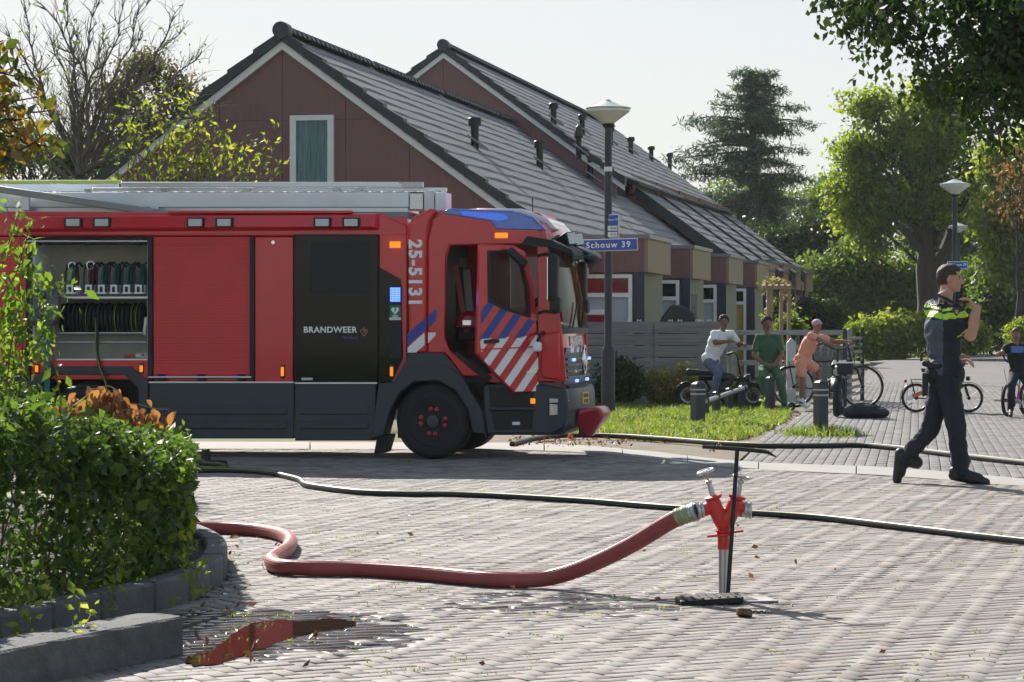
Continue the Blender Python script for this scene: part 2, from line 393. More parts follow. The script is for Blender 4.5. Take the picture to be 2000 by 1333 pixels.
def near_key(b): return b[1] + (0 if abs(b[0] - .15) < .205 * b[1] else 50)
BL.sort(key=near_key)
variants = []
for k in range(10):
    o = fast_mesh('brick', bv + np.r_[RNG.normal(size=2) * 0, 0], bf, brick_m, road, np.full(len(bf), k / 9)); variants.append(o.data)
    if k: bpy.data.objects.remove(o)
    else: b0 = o
for n_, (X, Y, v) in enumerate(BL[:300]):
    o = b0 if n_ == 0 else bpy.data.objects.new('brick', variants[random.randrange(10)])
    if n_: col.objects.link(o); o.parent = road
    o.location = (X, Y, float(sink(X, Y)) + random.uniform(-.0016, .0016)); o.rotation_euler = (random.gauss(0, .004), random.gauss(0, .004), PH + v * math.pi / 2 + random.gauss(0, .008))
rest = BL[300:]; N = len(rest)
P = np.array([(b[0], b[1]) for b in rest]); ang = PH + np.array([b[2] for b in rest]) * math.pi / 2 + RNG.normal(size=N) * .008
co, si = np.cos(ang), np.sin(ang)
tx, ty = RNG.normal(size=N) * .004, RNG.normal(size=N) * .004; hz = sink(P[:, 0], P[:, 1]) + RNG.uniform(-.0016, .0016, N)
lx, ly, lz = bv[:, 0][None], bv[:, 1][None], bv[:, 2][None]
V = np.stack([P[:, :1] + lx * co[:, None] - ly * si[:, None], P[:, 1:] + lx * si[:, None] + ly * co[:, None], lz + hz[:, None] + lx * tx[:, None] + ly * ty[:, None]], -1).reshape(-1, 3)
Fc = (np.arange(N)[:, None, None] * len(bv) + bf[None]).reshape(-1, 4)
tag(fast_mesh('bricks', V, Fc, brick_m, road, np.repeat(RNG.random(N), len(bf))), kind='stuff')

# footpath of grey pavers beyond the kerb
PATHP = [gp(*p)[:2] for p in [(1446, 902), (1720, 912.5), (2000, 934.5), (2400, 968), (2900, 760), (2300, 700), (2120, 672), (1985, 668), (1925, 690), (1800, 698), (1700, 706), (1690, 735), (1600, 770), (1566, 812), (1500, 845)]]
path_m = brickmat('grey_paver', [(.14, .135, .135), (.175, .17, .165), (.195, .185, .178), (.16, .156, .16)])
footpath = structure(MB().slab(PATHP, -.05, -.015), 'footpath', mat('paver_joint', (.13, .125, .11), .9, var=.4, scale=12))
pts = []
pa = R(-9); cp_, sp_ = math.cos(pa), math.sin(pa)
for i in range(-20, 160):
    for j in range(-60, 230):
        lx_, ly_ = i * .108, (j + .5 * (i % 2)) * .214; X = 2 + lx_ * cp_ - ly_ * sp_; Y = 26 + lx_ * sp_ + ly_ * cp_
        if 22 < Y < 62 and X < .2 * Y + 1.6 and inpoly(X, Y, PATHP): pts.append((X, Y))
P = np.array(pts); N = len(P); pv, pf = brick_geo(.207, .1, .004)
ang = np.full(N, pa + math.pi / 2) + RNG.normal(size=N) * .01; co, si = np.cos(ang), np.sin(ang); hz = RNG.uniform(-.002, .002, N)
lx, ly, lz = pv[:, 0][None], pv[:, 1][None], pv[:, 2][None] * .4
V = np.stack([P[:, :1] + lx * co[:, None] - ly * si[:, None], P[:, 1:] + lx * si[:, None] + ly * co[:, None], lz + hz[:, None] + .0 * lx], -1).reshape(-1, 3)
Fc = (np.arange(N)[:, None, None] * len(pv) + pf[None]).reshape(-1, 4)
tag(fast_mesh('paving', V, Fc, path_m, footpath, np.repeat(RNG.random(N), len(pf))), kind='stuff')
far_poly = [(p[0], p[1]) for p in PATHP]
fm = brickmat('far_paving', [(.15, .145, .145), (.18, .172, .168)])
MB().slab([gp(*p)[:2] for p in [(1610, 757), (2500, 757), (2300, 700), (2120, 672), (1985, 668), (1925, 690), (1800, 698), (1700, 706), (1690, 735)]], -.012, -.004).build('paved_surface', fm, footpath, smooth=False)

# verge soil and grass
VERGE = [gp(*p)[:2] for p in [(960, 865), (1250, 879), (1440, 899), (1500, 846), (1562, 813), (1560, 800), (1500, 792), (1330, 783), (1160, 783), (900, 790)]]
structure(MB().slab(VERGE, -.05, -.02), 'verge', soil)
grass_m = leafmat('grass_blade', [(.06, .10, .02), (.11, .17, .035), (.16, .21, .05), (.24, .22, .09)], .5)
def blades(name, pts, hgt, m, spread=.35, wd=.006, parent=None):
    P = np.asarray(pts, float); n = len(P); d = RNG.normal(size=(n, 3)) * spread; d[:, 2] = 1; d /= np.linalg.norm(d, axis=1)[:, None]
    hh = hgt * RNG.uniform(.45, 1.3, n)[:, None]; s = np.cross(d, RNG.normal(size=(n, 3))); s /= np.linalg.norm(s, axis=1)[:, None] + 1e-9
    bend = RNG.normal(size=(n, 3)) * .25; bend[:, 2] = -.1
    V = np.stack([P - s * wd, P + s * wd, P + d * hh * .6 + s * wd * .8, P + d * hh * .6 - s * wd * .8, P + (d + bend) * hh], 1).reshape(-1, 3)
    i = np.arange(n)[:, None] * 5
    Fc = np.concatenate([i + np.array([[0, 1, 2]]), i + np.array([[0, 2, 3]]), i + np.array([[3, 2, 4]])], 1).reshape(-1, 3)
    return fast_mesh(name, V, Fc, m, parent, np.repeat(RNG.random(n), 3))
def scatter(poly, n, dens=None):
    poly = np.array(poly); lo, hi = poly.min(0), poly.max(0); out = np.zeros((0, 2))
    while len(out) < n:
        q = RNG.uniform(lo, hi, (n * 2, 2)); q = q[inpoly_np(q[:, 0], q[:, 1], poly)]
        if dens is not None: q = q[RNG.random(len(q)) < dens(q)]
        out = np.concatenate([out, q])
    return out[:n]
gpoly = [gp(*p)[:2] for p in [(1150, 852), (1290, 862), (1420, 866), (1470, 852), (1535, 822), (1545, 806), (1440, 792), (1200, 792), (1160, 800), (1000, 840)]]
def gd(q):
    z = q[:, 1]; return np.clip(.40 + .75 * np.sin(q[:, 0] * 3.1 + z * 1.7) * np.sin(z * 2.3 - q[:, 0]), .05, 1)
q = scatter(gpoly, 26000, gd); tag(blades('grass', np.c_[q, np.full(len(q), -.02)], .12, grass_m, .5, .008), 'short sunlit green grass on the verge by the lamp post', None, kind='stuff')
# ---------------------------------------------------------------- row houses
TH = math.atan(.198); HC, HS = math.cos(TH), math.sin(TH)
def hframe(name, label, cat, u, v, group=None):
    o = thing(name, label, cat, (u * HC + v * HS, -u * HS + v * HC, 0), -TH, group); return o
def uv(px, z):                     # world point above pixel column px at distance z, in house coordinates
    X = (px - 1000) / F * z; return X * HC - z * HS, X * HS + z * HC
maroon = mat('maroon_cladding', (.18, .082, .082), .42, var=.14, scale=5, bump=.1, stretch=(8, 8, .6))
tan = mat('tan_cladding', (.27, .19, .10), .6, var=.12, scale=5, bump=.1, stretch=(8, 8, .6))
olive = mat('olive_cladding', (.15, .165, .095), .6, var=.14, scale=5, bump=.15, stretch=(14, 14, .5))
white = mat('white_paint', (.72, .73, .72), .4, var=.06)
tile_m = mat('roof_tile', (.085, .083, .09), .55, var=.3, scale=1.6, bump=.6, bscale=14)
ridge_m = mat('ridge_tile', (.045, .05, .058), .5, var=.35, scale=4, bump=.3)
verge_m = mat('verge_tile', (.03, .032, .036), .5, var=.3, scale=4)
lead = mat('lead_flashing', (.17, .18, .20), .35, .6, var=.2, scale=4)
navy = mat('navy_panel', (.022, .03, .055), .45, var=.15)
blackp = mat('black_plastic', (.012, .012, .013), .45, var=.3)
greydoor = mat('grey_door', (.36, .40, .44), .5, var=.06)
yellowd = mat('yellow_door', (.42, .25, .04), .5, var=.08)
darkglass = mat('dark_window_glass', (.012, .016, .018), .06, var=.3, scale=2)
wallw = mat('pale_brick_wall', (.36, .34, .31), .85, var=.2, scale=7, bump=.4)
SL = .735; NRM = Vector((SL, 0, 1)).normalized()
def roof_courses(o, u0, h0, u1, v0, v1, nc, other=None, wav=.012):
    """courses from the ridge (u0, h0) down the near slope to u1; each a stepped strip with wavy front edge"""
    for k in range(nc):
        ua, ub = u0 + (u1 - u0) * k / nc, u0 + (u1 - u0) * (k + 1) / nc + .045
        ha, hb = h0 - SL * (ua - u0), h0 - SL * (ub - u0); m = MB(); n = 22; vs = []; fs = []; t = .042
        for i in range(n + 1):
            v = v0 + (v1 - v0) * i / n; w_ = wav * math.sin(v * 2.1 + k * .7) + random.uniform(-.004, .004)
            vs += [(ua, v, ha + .01), (ub, v, hb + t + w_), (ub + .012, v, hb + t - .05 + w_ * .5), (ua, v, ha - .1)]
        for i in range(n):
            a, b = i * 4, i * 4 + 4
            for q in range(3): fs.append((a + q, b + q, b + q + 1, a + q + 1))
        fs += [(0, 1, 2, 3), (n * 4 + 3, n * 4 + 2, n * 4 + 1, n * 4)]
        m.add(vs, fs).build('tile_course', tile_m, o, smooth=False)
def far_slope(o, u0, h0, u1, v0, v1):
    m = MB(); du = u1 - u0
    m.prism([(0, 0), (1, 0), (1, 1), (0, 1)], 0, 1); m.v = []; m.f = []; m.fm = []
    h1 = h0 + SL * du
    m.add([(u0, v0, h0), (u0, v1, h0), (u1, v1, h1), (u1, v0, h1), (u0, v0, h0 - .15), (u0, v1, h0 - .15), (u1, v1, h1 - .15), (u1, v0, h1 - .15)],
          [(0, 1, 2, 3), (7, 6, 5, 4), (0, 3, 7, 4), (1, 5, 6, 2), (3, 2, 6, 7), (0, 4, 5, 1)])
    m.build('far_roof_slope', tile_m, o, smooth=False)
def ridge(o, u0, h0, v0, v1, step, name='ridge_tile', joined=False):
    n = int((v1 - v0) / step); mb = MB()
    for i in range(n):
        a = v0 + i * step; m = mb if joined else MB()
        prof = [(math.cos(t) * .15, math.sin(t) * .13) for t in [math.pi * k / 8 for k in range(9)]]
        for j, (va, s) in enumerate(((a, 1.08), (a + step * .98, .95))): pass
        vs = [(u0 + x * 1.1, a, h0 + .02 + z * 1.12) for x, z in prof] + [(u0 + x * .92, a + step * 1.04, h0 + .02 + z * .92) for x, z in prof]
        m.add(vs, [(k, k + 1, 9 + k + 1, 9 + k) for k in range(8)] + [tuple(range(9)), tuple(range(9, 18))])
        if not joined: m.build(name, ridge_m, o)
    if joined: tag(mb.build(name + 's', ridge_m, o), kind='stuff')
def gable(o, u0, h0, ul, ur, v0, window=None):
    """clad gable wall in panels with white barge board and dark verge tiles"""
    pw = 1.22; cols_ = []; x = u0 - .05
    hl = lambda u: h0 - .22 - SL * abs(u - u0)
    MB().prism([(ul, 0), (ur, 0), (ur, hl(ur)), (u0, hl(u0)), (ul, hl(ul))], v0 + .03, v0 + .25).build('gable_wall', navy, o, smooth=False)
    edges = sorted([u0 - .02 + pw * k for k in range(-7, 8) if ul < u0 - .02 + pw * k < ur] + [ul, ur])
    rows = [(0, h0 - 3.35 - 1.9), (h0 - 3.35 - 1.9, h0 - 1.62), (h0 - 1.62, h0)]
    g = .004
    for a, b in zip(edges, edges[1:]):
        for r0, r1 in rows:
            x0, x1 = a + g, b - g
            if x1 - x0 < .05: continue
            lo = r0 + g; xs_ = {x0, x1}
            for q_ in (u0, *[u0 + s_ * (h0 - .22 - y_) / SL for s_ in (-1, 1) for y_ in (r1 - g, lo)]):
                if x0 < q_ < x1: xs_.add(q_)
            top = [(x, min(r1 - g, hl(x))) for x in sorted(xs_)]
            if max(t[1] for t in top) <= lo + .02: continue
            pl = [(x0, lo), (x1, lo)] + [(x, max(h, lo + .001)) for x, h in top[::-1]]
            if window and x0 < window[1] and x1 > window[0] and lo < window[3] and max(t[1] for t in top) > window[2]:
                parts = []           # panel cut round the window
                wa, wb, wc, wd_ = window
                if x0 < wa: parts.append((x0, min(x1, wa)))
                if x1 > wb: parts.append((max(x0, wb), x1))
                for pa_, pb_ in parts:
                    tp_ = [(x, min(r1 - g, hl(x))) for x in (pa_, pb_)]
                    MB().prism([(pa_, lo), (pb_, lo), (pb_, tp_[1][1]), (pa_, tp_[0][1])], v0, v0 + .028).build('cladding_panel', maroon, o, smooth=False)
                if lo < wc:
                    MB().prism([(max(x0, wa), lo), (min(x1, wb), lo), (min(x1, wb), wc), (max(x0, wa), wc)], v0, v0 + .028).build('cladding_panel', maroon, o, smooth=False)
                if r1 - g > wd_:
                    MB().prism([(max(x0, wa), wd_), (min(x1, wb), wd_), (min(x1, wb), min(r1 - g, hl(min(x1, wb)))), (max(x0, wa), min(r1 - g, hl(max(x0, wa))))], v0, v0 + .028).build('cladding_panel', maroon, o, smooth=False)
                continue
            MB().prism(pl, v0, v0 + .028).build('cladding_panel', maroon, o, smooth=False)
    for s, ue in ((-1, ul), (1, ur)):
        ue2 = ue + s * .25
        f = lambda u, d: (u, h0 - SL * abs(u - u0) + d)
        MB().prism([f(u0, -.30), f(ue2, -.30), f(ue2, -.15), f(u0, -.15)], v0 - .10, v0 - .003).build('barge_board', white, o, smooth=False)
        n = 15
        for k in range(n):
            a, b = u0 + s * .02 + (ue2 - u0) * k / n, u0 + (ue2 - u0) * (k + 1.08) / n
            MB().prism([f(a, -.15), f(b, -.13), f(b, .095), f(a, .035)], v0 - .16, v0 + .14).build('verge_tile', verge_m, o, smooth=False)
    MB().cyl((u0, v0 - .2, h0 + .05), (u0, v0 + .1, h0 + .05), .16, n=16).build('ridge_cap', ridge_m, o)
def bay(o, ur, v0, v1, top, doorm, fasc=.62, ul=None):
    """flat-roofed entrance bay: maroon and tan fascia, olive side, white framed door facing us"""
    ul = ur - 2.7 if ul is None else ul; fb = top - fasc
    MB().box(((ul + ur) / 2 - .05, (v0 + v1) / 2 + .05, fb / 2), (ur - ul - .1, v1 - v0 - .02, fb)).build('bay_wall', olive, o, smooth=False)
    MB().box(((ul + ur) / 2, v0 - .01, top - fasc / 2), (ur - ul, .06, fasc)).build('front_fascia', maroon, o, smooth=False)
    MB().box((ur + .03, (v0 + v1) / 2, top - fasc / 2), (.06, v1 - v0 + .08, fasc)).build('side_fascia', tan, o, smooth=False)
    MB().box(((ul + ur) / 2 + .04, (v0 + v1) / 2, top + .035), (ur - ul + .12, v1 - v0 + .16, .075)).build('roof_trim', lead, o, smooth=False)
    MB().box((ur - .10, v0 - .005, fb / 2), (.19, .05, fb)).build('corner_panel', navy, o, smooth=False)
    d1 = ur - .23; d0 = d1 - 1.1; zt = fb - .04; zm = zt - .38
    f = MB().box((d0 + .035, v0 - .01, zt / 2), (.07, .09, zt)).box((d1 - .035, v0 - .01, zt / 2), (.07, .09, zt)).box(((d0 + d1) / 2, v0 - .01, zt - .035), (d1 - d0 - .14, .09, .07)).box(((d0 + d1) / 2, v0 - .01, zm), (d1 - d0 - .14, .09, .08))
    f.build('door_frame', white, o, smooth=False)
    MB().box(((d0 + d1) / 2, v0 + .02, (zm + zt) / 2), (d1 - d0 - .14, .02, zt - zm - .08)).build('transom_pane', darkglass, o, smooth=False)
    d = MB().box(((d0 + d1) / 2, v0 + .02, zm / 2 - .02), (d1 - d0 - .15, .045, zm - .05)).build('door', doorm, o, smooth=False)
    MB().box(((d0 + d1) / 2 - .1, v0 - .006, zm * .5), (.5, .02, zm * .62)).build('door_pane', darkglass, d, smooth=False)
    MB().box(((d0 + d1) / 2 - .1, v0 - .018, zm * .84), (.52, .03, .09)).build('letter_plate', white, d, smooth=False)
    return d0, d1, zt
def vent(px, py0, py1, z, r, label, cowl=False):
    r *= .84; hh_, uu_ = (hB, UB) if label.endswith('rear roof') or label.endswith('front roof') and cowl or 'against the sky' in label else (hA, UA)
    zr_ = (hh_ + SL * uu_ + .13 - H) / (SL * ((px - 1000) / F * HC - HS) - (py1 - HZ) / F); z = zr_ if 40 < zr_ < 120 else z
    b = at(px, py1, z); t = at(px, py0, z); o = thing('roof_vent', label, 'vent pipe', b, 0, 'vent pipes on the tiled roofs'); h = t.z - b.z
    if cowl:
        MB().lathe([(r * .9, -.25), (r * .9, h * .45), (r * 1.35, h * .5), (r * 1.45, h * .62), (r * .8, h * .78), (r * .9, h * .9), (.02, h)]).build('cowl', blackp, o)
    else:
        MB().cyl((0, 0, -.25), (0, 0, h * .7), r).build('pipe', blackp, o); MB().lathe([(r * 1.55, h * .66), (r * 1.6, h * .95), (r * 1.35, h)]).build('cap', blackp, o)
    MB().prism([(-r * 1.6, .12), (r * 3.2, -r * 1.2 - .08), (r * 3.2, -r * 1.2 - .03), (-r * 1.6, .16)], -r * 1.5, r * 1.5).build('flashing', lead, o, smooth=False)

ZG = 48.0
vA = uv(560, ZG)[1]; UA = uv(558, ZG)[0]; hA = 1.45 + 562 / F * ZG; UE = -7.9
UB, vB = uv(870, 70); hB = 1.45 + 536 / F * 70; UM = -10.75; hM = hB - SL * (UM - UB)
LB = 6.72
lab = ['end row house with maroon gable, white window and wide door bay by the street sign', 'row house with grey door bay second from the gable end',
       'row house with grey door bay third along the dark roof', 'row house with the yellow door below the first roof step']
bayz = [46.9, 53.4, 60.0, 66.5]; vend = uv(1237, 73.3)[1]
vs_ = [vA + (vend - vA) * k / 4 for k in range(5)]
for k in range(4):
    o = hframe('row_house', lab[k], 'house', 0, 0, 'row houses under the dark tiled roof')
    v0, v1 = vs_[k], vs_[k + 1]
    roof_courses(o, UA, hA, UE, v0 + .004, v1 - .004, 17)
    far_slope(o, UA, hA, UA - 7.6, v0, v1)
    MB().box(((UA - 7 + UE) / 2 - .2, (v0 + v1) / 2 + .2, 1.0), (UE - UA + 6.4, v1 - v0 - .5, 2.0)).build('wall', wallw, o, smooth=False)
    ridge(o, UA, hA, v0, v1, .33, joined=k > 0)
    if k == 0:
        wa, wb = uv(573, ZG)[0], uv(660, ZG - .1)[0]; wz1 = hA + .0 - (228 - 68) / F * ZG; wz0 = wz1 - 1.95
        gable(o, UA, hA, UA - 7.3, UE - .05, v0 - .16, (wa, wb, wz0, wz1))
        wn = MB().box(((wa + wb) / 2, v0 - .17, wz1 - .05), (wb - wa, .12, .1)).box(((wa + wb) / 2, v0 - .17, wz0 + .05), (wb - wa, .12, .1)).box((wa + .06, v0 - .17, (wz0 + wz1) / 2), (.12, .12, wz1 - wz0 - .2)).box((wb - .06, v0 - .17, (wz0 + wz1) / 2), (.12, .12, wz1 - wz0 - .2)).build('window', white, o, .006, False)
        MB().box(((wa + wb) / 2, v0 - .213, (wz0 + wz1) / 2), (wb - wa - .22, .008, wz1 - wz0 - .2)).build('pane', clear('window_pane', (.85, .95, .95), .78), wn, smooth=False)
        cm = MB(); n = 40; vs2 = []
        for i in range(n + 1):
            u = wa + .1 + (wb - wa - .2) * i / n; y = v0 - .184 + .013 * math.sin(i * 1.3) + .006 * math.sin(i * 3.1)
            vs2 += [(u, y, wz0 + .08), (u, y, wz1 - .1)]
        cm.add(vs2, [(2 * i, 2 * i + 2, 2 * i + 3, 2 * i + 1) for i in range(n)]).build('curtain', mat('curtain', (.60, .70, .76), .8, var=.5, scale=6, stretch=(6, 6, .25)), wn, fix=False)  # upright colour streaks paint in the fold shading that the shallow pleats lack
    # entrance bay
    za = bayz[k]; ur = -LB; vb = uv(1990 - 1000 * 0 - 5000 * 6.9 / za, za)[1]
    top = 1.45 + 154 / F * 50
    dm = yellowd if k == 3 else greydoor
    bay(o, ur, vb, vb + 3.05, top, dm, ul=ur - (2.9 if k == 0 else 2.3))
# stepped houses beyond, each roof a little higher than the one before
steps = [73.3, 78.0, 83.0, 87.9, 92.9, 97.2]
slab_ = ['stepped row house beyond the yellow door, first of the narrow roofs', 'narrow stepped row house, second of five descending roofs', 'narrow stepped row house in the middle of five descending roofs',
         'narrow stepped row house, next to last of the descending roofs', 'last narrow row house where the roofs end at the trees']
for k in range(5):
    o = hframe('row_house', slab_[k], 'house', 0, 0, 'row houses under the dark tiled roof')
    v0, v1 = uv(1237, steps[k])[1], uv(1237, steps[k + 1])[1]
    du = .05 * k; u0, h0 = UM + du, hA - SL * (UM - UA) + .46 + .025 * k; u1 = -7.7 + du * .4
    s0 = SL; 
    roof_courses(o, u0, h0, u1, v0 + .1, v1, 9)
    f = lambda u, d: (u, h0 - SL * (u - u0) + d)
    MB().prism([f(u0, -.32), f(u1 + .1, -.32), f(u1 + .1, .05), f(u0, .04)], v0 - .06, v0 + .1).build('verge_board', verge_m, o, smooth=False)
    MB().prism([f(u0, -1.6), f(u1, -.9), f(u1, -.5), f(u0, -.7)], v0 - .03, v0 + .1).build('step_wall', maroon, o, smooth=False)
    MB().box((u0 - .05, (v0 + v1) / 2, h0 + .13), (.3, v1 - v0 + .1, .06)).build('flashing', lead, o, smooth=False)
    MB().box((u0 - .12, (v0 + v1) / 2, (h0 + hM) / 2), (.06, v1 - v0, abs(hM - h0) + .3)).build('upstand', maroon, o, smooth=False)
    MB().box((u1 - 2.3, (v0 + v1) / 2, 1.4), (4, v1 - v0 - .05, 2.8)).build('wall', wallw, o, smooth=False)
    if k >= 1:
        zb = steps[k + 1]; top = 1.45 + 98 / F * 97
        bay(o, -7.72, uv(1560, zb)[1] - 3.0, uv(1560, zb)[1], top, greydoor, .75, ul=-9.5)
# taller block behind with its own gable
o = hframe('row_house', 'taller maroon gabled house block rising behind the front roof', 'house', 0, 0)
vE = uv(1205, 99)[1]
roof_courses(o, UB, hB, UM + .1, vB, vE, 13)
far_slope(o, UB, hB, UB - 7, vB, vE)
gable(o, UB, hB, UB - 6.2, UM + .1, vB - .16)
ridge(o, UB, hB, vB, vE, .4, joined=True)
MB().box((UB - .5, (vB + vE) / 2, 2), (9, vE - vB - .6, 4)).build('wall', wallw, o, smooth=False)
MB().prism([(UB, hB - .2), (UM, hM - .2), (UM, 2), (UB, 2)], vE - .2, vE).build('end_wall', maroon, o, smooth=False)
vent(927, 230, 278, 50, .105, 'black vent pipe nearest the gable, largest on the front roof')
vent(1054, 275, 318, 58, .105, 'second black vent pipe along the front roof')
vent(1153, 306, 344, 66, .105, 'black vent pipe on the front roof just left of the lamp post')
vent(1228, 333, 368, 72, .10, 'black vent pipe on the front roof at the first roof step')
vent(1081, 202, 234, 74, .105, 'black vent pipe nearest the upper gable on the rear roof')
vent(1137, 224, 254, 80, .10, 'black vent pipe left of the lamp head on the rear roof')
vent(1130, 244, 292, 73, .10, 'pointed black cowl where the rear roof meets the front roof', True)
vent(1193, 248, 276, 86, .09, 'black vent pipe partly behind the lamp post on the rear roof')
vent(1232, 268, 294, 91, .10, 'black vent pipe right of the lamp post on the rear roof')
vent(1272, 286, 308, 96, .10, 'black vent pipe close to the far end of the rear roof')
vent(1308, 299, 322, 106, .10, 'farthest black vent pipe standing against the sky')
# ---------------------------------------------------------------- trees, hedges, shrubs
bark = mat('bark', (.05, .042, .034), .9, var=.4, scale=5, bump=.8, bscale=14, stretch=(3, 3, .6))
greybark = mat('grey_bark', (.13, .115, .10), .9, var=.35, scale=6, bump=.4)
twig_m = mat('twig', (.10, .08, .06), .85, var=.3)
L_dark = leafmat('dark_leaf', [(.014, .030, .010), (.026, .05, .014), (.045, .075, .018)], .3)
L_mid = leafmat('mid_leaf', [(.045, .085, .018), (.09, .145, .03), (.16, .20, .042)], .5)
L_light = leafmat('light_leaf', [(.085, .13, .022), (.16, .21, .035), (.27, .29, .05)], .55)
L_yel = leafmat('yellow_green_leaf', [(.09, .14, .02), (.19, .24, .03), (.33, .32, .045)], .55)
L_aut = leafmat('autumn_leaf', [(.025, .045, .012), (.05, .07, .015), (.09, .10, .02), (.20, .15, .03), (.26, .11, .03)], .4)
L_brown = leafmat('olive_brown_leaf', [(.05, .055, .02), (.09, .085, .03), (.15, .11, .04)], .35)
L_cedar = leafmat('cedar_needle', [(.035, .062, .048), (.065, .105, .085), (.11, .16, .13)], .3)
L_red = leafmat('red_leaf', [(.08, .09, .03), (.16, .09, .045), (.22, .10, .05)], .4)
L_lit = leafmat('litter_leaf', [(.06, .03, .018), (.13, .06, .03), (.22, .11, .05)], .2)
L_dry = leafmat('withered_leaf', [(.14, .055, .025), (.25, .105, .045), (.34, .17, .08)], .35)
L_hl = leafmat('hedge_shoot_leaf', [(.035, .065, .014), (.07, .12, .025), (.13, .18, .035)], .48)
L_hedge = leafmat('hedge_leaf', [(.024, .050, .016), (.045, .088, .024), (.085, .145, .03), (.15, .21, .04)], .42, .5)

def rel(pts, o): return [Vector(p) - Vector(o) for p in pts]
def sprout(mb, p, q, r0, r1, n=7, wob=.06, k=6):
    p, q = Vector(p), Vector(q); L = (q - p).length; pts = []
    off = Vector((random.gauss(0, 1), random.gauss(0, 1), random.gauss(0, .6) + .5)) * L * wob * 1.6
    for i in range(n + 1):
        t = i / n; j = Vector((random.gauss(0, 1), random.gauss(0, 1), random.gauss(0, 1))) * L * wob * .25 * (1 if 0 < i < n else 0)
        pts.append(p.lerp(q, t) + off * math.sin(math.pi * t) + j)
    mb.tube(pts, [r0 + (r1 - r0) * i / n for i in range(n + 1)], k, cap=False); return pts
def clusters(blobs, n, shell=.55):
    """blobs: (cx,cy,cz, rx,ry,rz, weight) -> cluster centres biased to the outer part of each blob"""
    wt = np.array([b[6] if len(b) > 6 else b[3] * b[4] * b[5] for b in blobs], float); wt /= wt.sum(); out = []
    pick = RNG.choice(len(blobs), n, p=wt); d = RNG.normal(size=(n, 3)); d /= np.linalg.norm(d, axis=1)[:, None]
    r = (shell + (1 - shell) * RNG.random(n)) * (RNG.random(n) ** .25)
    B = np.array([b[:6] for b in blobs], float)[pick]
    return B[:, :3] + d * r[:, None] * B[:, 3:]
def crown_leaves(name, blobs, ncl, per, csize, size, m, parent, shell=.5, droop=.3, aspect=.55, flat=.6):
    C = clusters(blobs, ncl, shell); g = RNG.normal(size=(ncl, per, 3)) * csize; g[:, :, 2] *= flat
    P = (C[:, None] + g).reshape(-1, 3); rr = np.clip(np.repeat(RNG.random(ncl), per) * .7 + RNG.random(ncl * per) * .4 - .05, 0, 1)
    return leaves(name, P, size, m, parent, droop, aspect, rnd=rr), C
def tree(name, label, base, top, r0, blobs, ncl, per, csize, size, m, nlimb=14, group=None, cat='tree', shell=.5, bk=None, forks=None, flat=.6, fork_h=.4, lr=.26):
    """base: world point; top: (x,y,z) offset of the trunk's upper end; blobs relative to base"""
    o = thing(name, label, cat, base, 0, group); bk = bk or bark; mb = MB(); top = Vector(top)
    tp_ = sprout(mb, (0, 0, -.1), top, r0, r0 * .35, 9, .02, 9)
    f, C = crown_leaves('crown', blobs, ncl, per, csize, size, m, o, shell, flat=flat)
    idx = RNG.choice(len(C), min(nlimb, len(C)), replace=False); lm = MB()
    for i in idx:
        s = tp_[min(9, max(2, int(9 * random.uniform(fork_h, .95))))]; q = Vector(C[i]); pts = sprout(lm, s, q, r0 * lr, r0 * .04, 6, .07, 5)
        for _ in range(3):
            j = random.choice(pts[2:]); c2 = Vector(C[random.randrange(len(C))]); d = c2 - j
            if d.length > .1: sprout(lm, j, j + d.normalized() * min(d.length, (q - s).length * .5), r0 * .09, r0 * .02, 4, .1, 4)
    for p, q, a, b in (forks or []): sprout(mb, p, q, a, b, 7, .03, 8)
    mb.build('trunk', bk, o); lm.build('limbs', bk, o); return o
def bl(px0, py0, px1, py1, z, base, dz=.8, wt=None):
    """ellipsoid filling a picture box at distance z, relative to base"""
    a, b = at(px0, py0, z), at(px1, py1, z); c = (a + b) / 2 - Vector(base); rx, rz = abs(b.x - a.x) / 2, abs(b.z - a.z) / 2
    t = (c.x, c.y, c.z, rx, max(rx, rz) * dz, rz); return t + ((wt,) if wt else ())

# big broadleaf tree on the right
b = Vector((at(1822, 700, 106).x, 106, 0)); Bx = lambda *a, **k: bl(*a, 106, b, **k)
tree('broadleaf_tree', 'tall broadleaf tree with thick forked trunk behind the police officer', b, at(1800, 400, 106) - b, .62,
     [Bx(1605, 310, 1720, 420), Bx(1650, 300, 1800, 450), Bx(1690, 190, 1900, 360), Bx(1740, 130, 1930, 300), Bx(1612, 400, 1680, 460), Bx(1660, 440, 1760, 520), Bx(1620, 230, 1740, 360), Bx(1850, 260, 2010, 420), Bx(1630, 380, 1760, 480), Bx(1700, 330, 1900, 450), Bx(1640, 160, 1760, 260), Bx(1880, 380, 2020, 470)],
     1150, 40, .30, .20, L_light, 36, shell=.25, fork_h=.62, lr=.12, forks=[(at(1815, 560, 106) - b, at(1870, 420, 106.5) - b, .38, .18), (at(1808, 500, 106) - b, at(1745, 430, 105) - b, .2, .08), (at(1802, 420, 106) - b, at(1700, 300, 105) - b, .15, .04), (at(1860, 440, 106) - b, at(1960, 280, 106) - b, .16, .04)])
